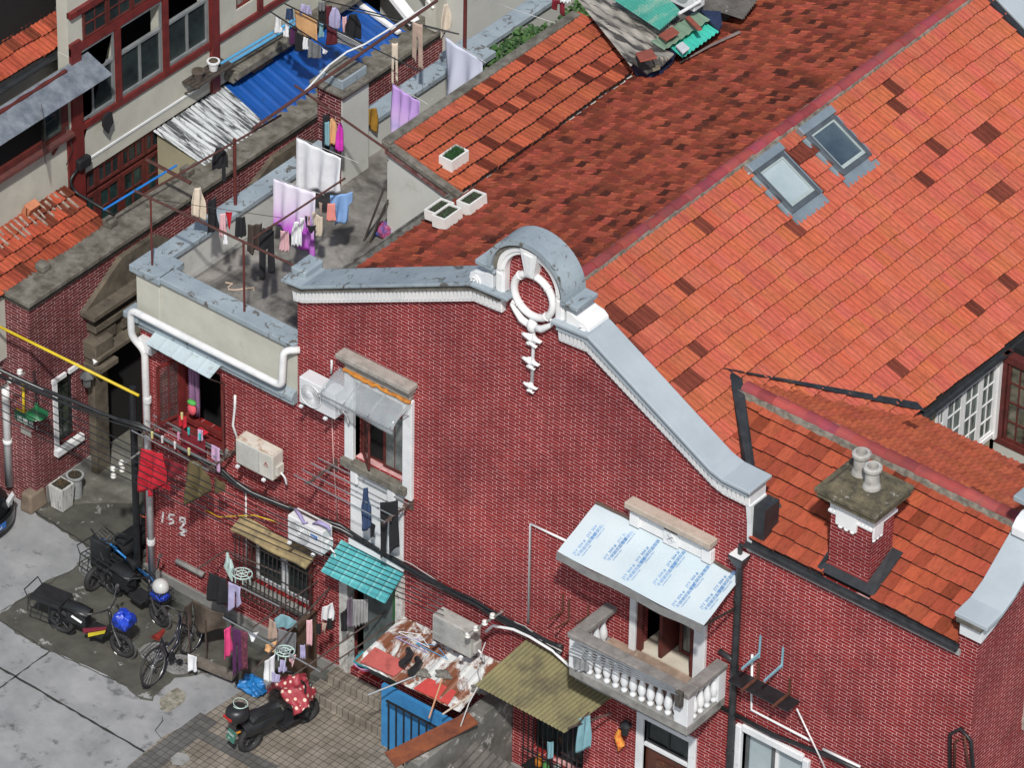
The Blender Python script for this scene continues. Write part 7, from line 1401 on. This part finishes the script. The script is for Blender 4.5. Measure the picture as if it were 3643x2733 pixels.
gar('jacket', 'big olive green jacket hung upside down from the front pole', 'jacket', 31, (1440, 720), (1640, 790), (1105, 1010), 'y', yr, 'olive', 'jacket', w=2, amp=.06, nu=24); gar('sleeve', 'olive jacket sleeve spreading to the right', 'sleeve', 31, (1690, 880), (1770, 930), 1000, 'y', -.7, 'olive', w=1, amp=.02)
gar('scarf', 'pink and lilac patterned scarf at the right end of the rack', 'scarf', 31, (1665, 620), (1730, 650), (740, 860), 'y', -.45, M_('pink_pattern', (.6, .38, .52), (.42, .28, .5), 22, .8), w=1); gar('scarf', 'pink patterned cloth pegged behind the red top', 'scarf', 31, (1560, 500), (1600, 510), 590, 'y', -.3, M_('pink_pattern', (.6, .38, .52)), w=1)
c = g(31, 1510, 300, 'y', -.08); m = MB(); m.sphere(c-Vector((0, 0, .12)), .09, 10, 8, 1, .6, 1.3); bk = m.build('hanging_basket', cm('watermelon', (.70, .10, .14)), None, smooth=True); tag(bk, 'pink and green toy bag hanging in the open red window', 'bag'); m = MB(); m.sphere(c+Vector((0, 0, .02)), .092, 10, 8, 1, .6, .5); m.build('green_top', M_('lime_green', (.08, .42, .08)), bk, smooth=True)
PEGC = [M_('peg_'+n, c, None, 3, .5) for n, c in (('teal', (.05, .50, .48)), ('yellow', (.72, .66, .30)), ('white', (.75, .75, .75)), ('pink', (.7, .3, .5)))]
for k, (x, y, yy, c) in enumerate(((1200, 540, -.62, 1), (1280, 575, -.62, 2), (1380, 620, -.62, 2), (1490, 670, -.62, 1), (1488, 510, -.36, 0), (1575, 555, -.36, 0), (1408, 548, -.45, 3), (1435, 390, -.27, 1))):
    p = g(31, x, y, 'y', yy); m = MB(); m.hexa([(p.x-.012, p.y-.02, p.z-.09), (p.x+.012, p.y-.02, p.z-.09), (p.x+.012, p.y+.0, p.z-.09), (p.x-.012, p.y+.0, p.z-.09), (p.x-.018, p.y-.025, p.z+.05), (p.x+.018, p.y-.025, p.z+.05), (p.x+.018, p.y+.005, p.z+.05), (p.x-.018, p.y+.005, p.z+.05)])
    tag(m.build('clothes_peg', PEGC[c], None), ('yellow peg on the red shirt pole, leftmost', 'white peg left of middle on the red shirt pole', 'white peg right of middle on the red shirt pole', 'yellow peg above the olive jacket', 'teal peg on the flat crimson cloth', 'teal peg on the pink patterned cloth', 'pink and white peg near the crimson cloth', 'pale yellow peg on the small red cloth under the sill')[k], 'clothes peg', 'pegs on the red clothes rack')
# poles lashed along the balcony front
for k in range(5):
    a = g(43, 605+12*k, 742-20*k, 'y', -1.14+.025*k); b = g(43, 1465, 1085-10*k, 'y', -1.14+.025*k)
    if k > 2: b = a.lerp(b, .98)
    rod('washing_pole', ('lowest', 'second lowest', 'middle', 'second highest', 'highest')[k]+' of five bundled steel poles resting along the balcony front', 'pole', a, b, .013, STEEL, 6, 'steel poles bundled along the balcony front')
p = g(43, 1470, 1080, 'y', -1.12); m = MB(); m.box(p.x-.05, p.x+.07, p.y-.03, p.y+.05, p.z-.25, p.z+.05); tag(m.build('pole_holder', M_('dark_slatted_wood', (.10, .09, .08), (.03, .028, .025), 14, .8, stretch=(6, 1, .4)), None, bevel=.01), 'dark slatted pole holder at the right corner of the balcony', 'holder')
gar('plastic_sheet', 'clear plastic sheet stuffed at the left end of the balustrade', 'plastic sheet', 43, (640, 780), (760, 830), (880, 900), 'y', -1.02, M_('cloudy_plastic', (.4, .41, .42), (.25, .26, .27), 6, .3, alpha=.7), w=3, amp=.02)
# ---------------------------------------------------------------- ground level drying frame
zf = 1.9
def rz(rc, px, py, z=zf): return g(rc, px, py, 'z', z)
FR = M_('dull_brown_rod', (.13, .10, .09), (.07, .05, .045), 7, .5, metal=.3)
for lb, a, b, r in (('brown drying rod nearest the wall window, leftmost', (42, 0, 555), (42, 560, 150), .014), ('thick brown drying rod beside the brown door sheet', (42, 0, 900), (42, 650, 190), .018), ('brown drying rod ending with a white cap over the brown sheet', (42, 310, 938), (42, 1190, 330), .014), ('brown drying rod ending over the tiled steps', (42, 530, 905), (42, 1240, 420), .014)): rod('drying_rod', lb, 'rod', rz(*a), rz(*b), r, FR, 7)
rod('drying_rod', 'long steel crossbar holding clothes above the yard', 'rod', rz(41, 1755, 475), rz(42, 535, 905), .014, STEEL, 7)
for k, (rc, a, b) in enumerate(((31, (1560, 1600), (1775, 1460)), (31, (1775, 1460), (2212, 1640)), (41, (1895, 235), (2200, 390)))): rod('drying_rod', ('short dark rod braced on the wall left of the window cage', 'dark rod running right from the wall brace', 'steel rod fixed under the window cage')[k], 'rod', rz(rc, *a, 1.85), rz(rc, *b, 1.85), .014, FR if k < 2 else STEEL, 6)
for k, (a, b) in enumerate((((1497, 560), (1490, 760)), ((1622, 560), (1622, 750)))):
    t_ = g(41, *b, 'z', 0.25); rod('frame_post', ('left', 'right')[k]+' thin post under the brown cloth rack', 'post', Vector((t_.x, t_.y, .0)), Vector((t_.x, t_.y, .95)), .014, FR, 6)
def yg(name, lb, cat, rc, a, b, yb, z, c, k='sheet', **kw): return gar(name, lb, cat, rc, a, b, yb, 'z', z, c, k, **kw)
yg('jacket', 'black track jacket with white print hung on the wall brace', 'jacket', 41, (1628, 105), (1800, 180), (340, 400), 1.8, 'black', 'skirt', w=2); yg('trousers', 'grey blue trousers folded over the rod beside the track jacket', 'trousers', 41, (1800, 190), (1895, 235), (430, 380), 1.8, 'lilac', 'trousers', w=1)
yg('cloth', 'stiff brown leather cloth draped on a low rack', 'cloth', 41, (1508, 335), (1760, 450), (570, 600), 1.15, 'taupe', w=1, amp=.05); yg('cloth', 'black and brown front flap of the draped leather cloth', 'cloth', 41, (1445, 400), (1515, 340), (540, 560), 1.15, 'brown', 'skirt', w=1, amp=.03)
yg('jacket', 'hot pink jacket hanging on the steel crossbar', 'jacket', 41, (1752, 575), (1830, 530), (825, 740), 1.85, 'hot', 'skirt', w=2); yg('trousers', 'plum leggings hanging on the steel crossbar', 'leggings', 41, (1828, 550), (1895, 575), (960, 900), 1.85, 'plum', 'trousers', w=1, amp=.01); yg('dress', 'long spotted purple dress on the steel crossbar', 'dress', 41, (1890, 570), (1950, 590), (900, 890), 1.85, 'leo', w=2, amp=.015)
yg('cloth', 'small white handkerchief with blue flower on the crossbar', 'handkerchief', 41, (1940, 590), (2035, 590), (650, 650), 1.85, 'white', 'point', w=1); yg('towel', 'white towel hanging at the end of the wooden plank', 'towel', 41, (1480, 760), (1550, 785), 905, .55, 'white', w=1)
for n, x0, y0, x1, y1, yb, z, c, k in (('large pale blue shirt spread on the leftmost brown rod', 165, 430, 345, 480, 560, 1.9, 'teal', 'jacket'), ('beige garment hanging behind the pale blue shirt', 120, 470, 185, 520, 650, 1.8, 'beige', 'skirt'), ('dark plastic sheeting behind the pale blue shirt', 195, 560, 340, 600, 740, 1.6, 'grey', 'sheet'), ('orange and white packet below the pale blue shirt', 100, 690, 190, 655, 750, 1.85, 'orange', 'sheet'), ('white lace edged towel hanging on the thick brown rod', 95, 820, 175, 760, 985, 1.9, 'white', 'sheet'), ('lilac cloth hem below the lace towel', 150, 900, 215, 930, 985, 1.8, 'lilac', 'sheet'), ('grey bra cup hanging on the round peg rack', 200, 800, 270, 815, 905, 1.8, 'lilac', 'sock'), ('pale pink brief right of the round peg rack', 275, 760, 340, 770, 860, 1.8, 'pink', 'point'), ('long pale pink sock hanging before the brown sheet', 420, 495, 465, 490, 700, 1.9, 'pink', 'sheet'), ('black sock hanging on the small peg bar', 500, 520, 535, 520, 610, 1.9, 'black', 'sheet'), ('beige small garment on the small peg bar', 540, 510, 580, 520, 600, 1.9, 'beige', 'point'), ('black lace garment right of the peg bar', 580, 480, 625, 480, 570, 1.9, 'black', 'skirt'), ('white plastic bag hung on the brick pier', 535, 400, 640, 350, 500, 1.95, 'white', 'skirt'), ('grey sock pair below the brown rod', 370, 690, 410, 690, 800, 1.8, 'lilac', 'sheet'), ('grey mauve long sleeved top beside the doorway post', 735, 340, 790, 300, 560, 2.1, 'mauve', 'skirt'), ('black layer of the grey mauve top', 690, 440, 740, 400, 585, 2.1, 'black', 'sheet')): yg('garment', n, 'garment', 42, (x0, y0), (x1, y1), yb, z, c, k, w=2, amp=.02)
yg('trousers', 'wide grey striped trousers hanging in the doorway', 'trousers', 42, (785, 330), (905, 330), (560, 520), 2.3, stripes('grey_striped_cloth', (.20, .20, .21), (.34, .34, .35), 16, 'X', .5), 'sheet', w=5, amp=.02)
# round peg racks
MINT = M_('pale_mint_plastic', (.48, .62, .60), (.40, .54, .52), 3, .5)
for lb, rc, px, py, z, R in (('round pale mint peg rack hanging beside the window cage', 41, 1905, 130, 1.75, .17), ('round pale mint peg rack full of underwear under the brown rods', 42, 250, 740, 1.85, .16)):
    c = g(rc, px, py, 'z', z); t = thing('peg_rack', lb, 'peg rack', c, 'round peg racks'); m = MB(); m.torus(c, R, .012, (0, .1, 1), 24, 6); m.torus(c, R*.55, .010, (0, .1, 1), 20, 6)
    m.build('ring', MINT, t, smooth=True)
    for k in range(6): a_ = k*pi/3; m = MB(); m.tube([c, c+Vector((cos(a_)*R, sin(a_)*R, 0))], .008, 5); m.build('arm', MINT, t)
    for k in range(8): a_ = k*pi/4; q = c+Vector((cos(a_)*R, sin(a_)*R, -.01)); m = MB(); m.box(q.x-.008, q.x+.008, q.y-.006, q.y+.006, q.z-.09, q.z); m.build('peg', MINT, t)
for k, (x, y) in enumerate(((1790, 60), (1815, 110))): c = g(41, x, y, 'z', 1.8); m = MB(); m.tube([c+Vector((0, 0, .25)), c+Vector((.02, 0, .1)), c+Vector((-.02, 0, -.05)), c+Vector((.03, 0, -.2))], [.02, .045, .05, .015], 7); tag(m.build('net_bag', MINT, None), ('upper', 'lower')[k]+' crumpled pale mint net bag beside the round peg rack', 'net bag')
# laundry at the kitchen cage
gar('shirt', 'pale teal shirt drying under the green corrugated canopy', 'shirt', 43, (672, 1270), (785, 1240), (1545, 1500), 'y', -.75, 'teal', 'skirt', w=2); gar('towel', 'pale teal towel hanging left of the kitchen cage', 'towel', 43, (435, 1455), (485, 1450), (1590, 1590), 'y', -.38, 'teal', w=2, amp=.01)
rod('washing_bar', 'rusty pole poking out below the green corrugated canopy', 'pole', g(43, 600, 1350, 'y', -1.0), g(43, 940, 1230, 'y', -.2), .018, FR); rod('washing_bar', 'thin dark pole above the kitchen cage', 'pole', g(43, 660, 1330, 'y', -1.0), g(43, 880, 1100, 'y', -.1), .016, FR)
# ================================================================ lean-to, canopies, cables
RSH = M_('rust_patched_sheet', (.56, .58, .58), (.46, .48, .48), 3, .6, stain=(.16, .055, .025), st_scale=1.9, st_lo=.47, st_hi=.54, dist=.5)
lt = ribsheet('lean_to_roof', (2.25, -.02, 2.12), (4.3, -.02, 2.22), (4.2, -.95, 1.72), (2.0, -.95, 1.62), RSH, 9, .016, None, prof=lambda s: 1.3 if (s % 1) < .2 else 0)
tag(lt, 'rusty white sheet lean-to roof against the foot of the wall', 'roof')
def rp(px, py, h=0): return UP(900+px/2.212, 1983+py/2.212, (0, -.47, 1), (3, -.95, 1.66+h))
for lb, q, c in (('faded pink red board at the left end of the lean-to roof', ((845, 830), (960, 715), (1225, 850), (1110, 945)), (.42, .09, .08)), ('bright red board at the front right of the lean-to roof', ((1265, 1040), (1380, 955), (1600, 1065), (1540, 1170)), (.48, .05, .045))):
    m = MB(); m.prism([rp(*p, .05) for p in q], (0, 0, .02)); tag(m.build('red_board', M_(lb[:10], c, None, 4, .7, stain=(.2, .04, .03), st_scale=6), None), lb, 'board')
for k, (x, y) in enumerate(((1240, 780), (1310, 850))): c = rp(x, y, .06); m = MB(); m.tube([c+Vector((-.12, .08, .03)), c+Vector((0, 0, .05)), c+Vector((.05, -.15, .05)), c+Vector((.06, -.3, .05))], [.05, .06, .065, .07], 8); tag(m.build('rubber_boot', BLK, None), ('upper', 'lower')[k]+' black rubber boot lying on the lean-to roof', 'boot', 'boots on the lean-to roof')
for k, (x, y, z) in enumerate(((1270, 650, .1), (1250, 690, .1), (1410, 740, .1))):
    c = rp(x, y, z); m = MB(); m.tube([c+Vector(d) for d in ((-.32, 0, 0), (0, .13, .03), (.32, .0, 0), (-.32, -.02, 0))], .008, 5); m.tube([c+Vector((0, .13, .03)), c+Vector((.02, .2, .03)), c+Vector((.06, .18, .03))], .006, 4); tag(m.build('clothes_hanger', (WHITEC, LIL, SKY)[k], None), ('white', 'lilac', 'light blue')[k]+' clothes hanger lying on the rusty lean-to roof', 'hanger', 'hangers on the lean-to roof')
for lb, a, b, mt in (('grey mop lying across the front of the lean-to roof', (1330, 915), (905, 1085), STEEL), ('mop with pale orange handle hanging over the red board', (1500, 925), (1385, 1270), M_('pale_orange_handle', (.55, .30, .18), None, 3, .5)), ('wooden broom sticking out beside the green canopy', (1780, 1045), (1490, 1240), M_('pale_wood_handle', (.5, .42, .34), None, 3, .6))):
    A, B = rp(*a, .1), rp(*b, .12); m = MB(); m.tube([A, B], .016, 6); o = m.build('mop', mt, None); tag(o, lb, 'mop')
    m = MB(); m.grid(lambda u, v: A+Vector((.14*cos(6.28*u)*sin(3.14*v)*(1+.3*sin(u*40)), .10*sin(6.28*u)*sin(3.14*v)*(1+.3*sin(u*31)), .05*cos(3.14*v))), 30, 6); m.build('mop_head', M_('grey_mop_strings', (.22, .21, .19), (.1, .1, .09), 30, .95, bmp=.8), o)
m = MB(); m.box(2.45, 4.1, -.82, -.75, 0, 1.3); tag(m.build('blue_board', M_('bright_blue_board', (.04, .24, .52), (.03, .17, .40), 3, .6), None), 'bright blue boarding under the front of the lean-to roof', 'board')
gt = thing('iron_gate', 'dark iron railing in front of the bright blue boarding', 'railing', (3.2, -1, 0))
for i in range(8): m = MB(); m.tube([(2.75+i*.16, -1.0, 0), (2.75+i*.16, -1.0, 1.2)], .016, 6); m.build('bar', BLACKM, gt)
m = MB(); m.bar((2.7, -1.0, 1.2), (3.95, -1.0, 1.2), .035, .03); m.build('rail', BLACKM, gt)
m = MB(); c = g(42, 1235, 1140, 'z', 1.0); m.box(c.x-.22, c.x+.22, c.y-.16, c.y+.16, .88, .9); m.hexa([(c.x-.22, c.y-.17, .9), (c.x+.22, c.y-.17, .9), (c.x+.22, c.y-.15, .9), (c.x-.22, c.y-.15, .9), (c.x-.26, c.y-.2, 1.05), (c.x+.26, c.y-.2, 1.05), (c.x+.26, c.y-.17, 1.05), (c.x-.26, c.y-.17, 1.05)]); sk = m.build('sink', CEMENT, None); tag(sk, 'grey outdoor sink on a cement stand right of the steps', 'sink'); m = MB(); m.box(c.x-.18, c.x+.18, c.y-.14, c.y+.14, 0, .88); m.build('stand', CAPST, sk)
m = MB(); c = g(42, 865, 905, 'z', .35); m.lathe((c.x, c.y+.1, .35), [(.13, 0), (.2, .14), (.22, .15), (.19, .15), (.12, .03)], 22); bs_ = m.build('basin', M_('pink_basin', (.62, .30, .52), None, 3, .4), None); tag(bs_, 'pink washing basin on the top step', 'basin'); bag(None, (c.x, c.y+.1, .54), (.17, .17, .09), M_('teal_washing', (.03, .30, .36), None, 5, .8), 'washing', 'heap of teal washing in the pink basin', 'laundry')
ug = ribsheet('corrugated_canopy', (4.80, -.02, 2.98), (6.75, -.02, 2.98), (6.40, -1.05, 2.55), (4.55, -1.02, 2.53), M_('olive_corrugated_plastic', (.20, .18, .085), (.13, .12, .06), 2.5, .6, stain=(.09, .075, .045), st_scale=1.6, st_lo=.52, st_hi=.66), 24, .016, None)
tag(ug, 'olive brown corrugated canopy left of and below the balcony', 'canopy')
YW = M_('streaked_cement_wall', (.20, .20, .19), (.09, .088, .08), 1.6, .9, stain=(.36, .36, .35), st_scale=2, st_lo=.56, st_hi=.6)
yw = bx('yard_wall', [(4.25, 4.55, -2.4, -.003, 0, 1.75)], YW, None, .02); tag(yw, 'streaked grey cement yard wall running out under the olive canopy', 'wall')
m = MB(); m.hexa([(4.0, -2.6, 1.82), (4.35, -2.75, 1.82), (4.7, -1.1, 1.85), (4.4, -1.0, 1.85), (4.0, -2.6, 1.85), (4.35, -2.75, 1.85), (4.7, -1.1, 1.88), (4.4, -1.0, 1.88)]); tag(m.build('rusty_beam', M_('orange_rust_plate', (.24, .075, .03), (.12, .035, .02), 4, .9, bmp=.4), None), 'wide rusty steel plate lying along the yard wall top', 'plate')
tag(ribsheet('corrugated_roof', (4.7, -1.2, 1.55), (6.2, -1.2, 1.4), (6.2, -2.6, 1.1), (4.7, -2.6, 1.2), M_('sooty_corrugated_sheet', (.13, .12, .11)), 12, .02, None), 'dark sooty corrugated roof at the bottom edge beyond the yard wall', 'roof')
bs2 = g(42, 300, 1060, 'z', 0); m = MB(); m.box(bs2.x-.03, bs2.x+.03, -1.0, -.1, 0, 1.35); tag(m.build('brown_sheet', M_('brown_hardboard', (.085, .055, .035), (.055, .035, .022), 4, .8), None), 'tall brown hardboard sheet standing left of the tiled steps', 'board')
a, b = g(41, 1480, 790, 'z', .2), g(41, 1850, 945, 'z', .2); m = MB(); m.bar(a, b, .2, .05); tag(m.build('timber_plank', M_('bench_plank', (.16, .14, .12), (.08, .07, .06), 6, .9), None), 'weathered timber plank lying low in front of the clothes frame', 'plank')
c = g(41, 1990, 990, 'z', .2); bag(None, (c.x, c.y, .14), (.22, .16, .13), M_('azure_bag', (.02, .20, .50), (.015, .14, .4), 6, .4, bmp=.4), 'plastic_bag', 'azure blue plastic bag on the paving behind the scooter', 'bag', .25)
c = g(43, 1000, 1440, 'y', -.1); m = MB(); m.tube([c+Vector((0, 0, .2)), c+Vector((-.03, 0, .05)), c+Vector((.04, 0, -.08)), c+Vector((0, 0, -.22))], [.03, .06, .07, .02], 8); tag(m.build('ornament', M_('orange_red_paper', (.7, .10, .03), (.65, .35, .05), 18, .6), None), 'orange and red paper ornament hanging beside the brown door', 'ornament'); m = MB(); c = g(43, 1050, 1400, 'y', -.12); m.lathe(c, [(.05, 0), (.08, .18), (.11, .2), (.02, .3)], 6); tag(m.build('wall_lantern', BLACKM, None), 'black wall lantern beside the orange paper ornament', 'lantern')
# cables: dark bundle sagging along the facade
P = [(31, -60, 20), (31, 560, 290), (31, 1100, 470), (31, 1750, 830), (32, 0, 1000), (32, 700, 1270), (42, 1250, 80), (42, 1750, 350), (42, 2150, 570), (43, 560, 720)]
YC = [-1.2, -.9, -.6, -.14, -.12, -.10, -.10, -.12, -.12, -.12]
base = [g(rc, x, y, 'y', yy) for (rc, x, y), yy in zip(P, YC)]
for k in range(11):
    o_ = [Vector((0, -random.uniform(0, .05), random.uniform(-.09, .09))) for _ in base]
    cable(('thick', 'black', 'sagging', 'twisted', 'slack', 'lowest', 'upper', 'frayed', 'pale', 'grey', 'taped')[k]+' strand of the cable bundle sagging along the front wall', [p+q for p, q in zip(base, o_)], (.03, .022, .016, .012, .01, .012, .02, .008, .006, .007, .014)[k], (BLACKM if k < 8 or k > 9 else WIRE), 'cable', 'cable', 'cables of the bundle on the front wall', 6, sag=.025, k=6)
for k in range(6):
    y = -1.3-.16*k; a, b = g(31, -60, 70+62*k, 'y', y), g(42, 1500, 260+40*k, 'y', y*.9)
    cable(('top', 'second', 'third', 'fourth', 'fifth', 'lowest')[k]+' of six thin black overhead wires strung across the yard', [a, b], .009, BLACKM, 'overhead_wire', 'wire', 'overhead wires across the yard', 5, sag=.12, k=14)
BR = [g(43, 1190, 470, 'y', -.2)]
cable('white corrugated conduit curving along the wall to the balcony', [g(42, 1830, 590, 'y', -.3), g(42, 1890, 540, 'y', -.25), g(42, 2050, 570, 'y', -.2), g(43, 300, 630, 'y', -.18), g(43, 480, 740, 'y', -.18), g(43, 620, 870, 'y', -.2)], .024, PVC, 'conduit', 'conduit', n=8)
cable('orange flex running along the wall above the tan canopy', [g(31, 1620, 1140, 'y', -.1), g(31, 1720, 1195, 'y', -.1), g(31, 2000, 1180, 'y', -.12), g(31, 2200, 1240, 'y', -.12)], .010, YEL)
cable('white cord trailing from the lean-to roof to the bottom edge', [g(42, 1830, 670, 'y', -.5), g(42, 1770, 830, 'y', -.7), g(42, 1800, 960, 'y', -.9), g(42, 1700, 1150, 'y', -1.2), g(42, 1610, 1400, 'y', -1.4), g(42, 1540, 1659, 'y', -1.6)], .011, WIRE)
cable('black cable coils hanging at the right wall corner', [g(44, 935, 960, 'y', -.05), g(44, 935, 800, 'y', -.05), g(44, 985, 775, 'y', -.05), g(44, 1030, 830, 'y', -.05), g(44, 1040, 960, 'y', -.05)], .03, BLACKM)
cable('tan and black cable loop inside the coils at the right wall corner', [g(44, 955, 960, 'y', -.1), g(44, 960, 830, 'y', -.1), g(44, 1000, 810, 'y', -.1), g(44, 1020, 960, 'y', -.1)], .018, RUST)
cable('black cable run along the right part of the wall under the tray', [g(43, 1800, 1180, 'y', -.08), g(43, 2212, 1400, 'y', -.08), g(44, 400, 905, 'y', -.08), g(44, 560, 980, 'y', -.08)], .04, BLACKM)
m = MB(); m.tube([(-3.50, -.14, 0), (-3.50, -.14, 4.1)], .06, 8); tag(m.build('utility_pole', BLACKM, None), 'black pole standing at the lane corner beside the white drainpipe', 'pole')
PORC = M_('white_porcelain', (.72, .72, .70), (.6, .6, .58), 4, .2, bmp=0)
for k, (rc, a, b, pts, yy) in enumerate(((42, (1700, 600), (1960, 430), ((1690, 615), (1755, 560), (1825, 515), (1885, 462)), -.7), (31, (1090, 690), (900, 830), ((955, 765), (890, 815), (962, 818), (893, 868)), -.5), (31, (0, 190), (190, 60), ((75, 120), (155, 50), (0, 40)), -.4))):
    A, B = g(rc, *a, 'y', yy), g(rc, *b, 'y', yy); t = thing('insulator_arm', ('steel crossarm with four white insulators over the lean-to air conditioner', 'grey arm with four white insulators beside the red laundry', 'left edge crossarm with white insulators by the courtyard wall')[k], 'insulator arm', A); m = MB(); m.bar(A, B, .05, .03); m.build('arm', CEMENT, t)
    for p in pts: c = g(rc, *p, 'y', yy-.01); m = MB(); m.lathe(c-Vector((0, 0, .05)), [(.03, 0), (.05, .02), (.05, .04), (.028, .05), (.045, .07), (.045, .085), (.02, .1)], 12); m.build('insulator', PORC, t, smooth=True)
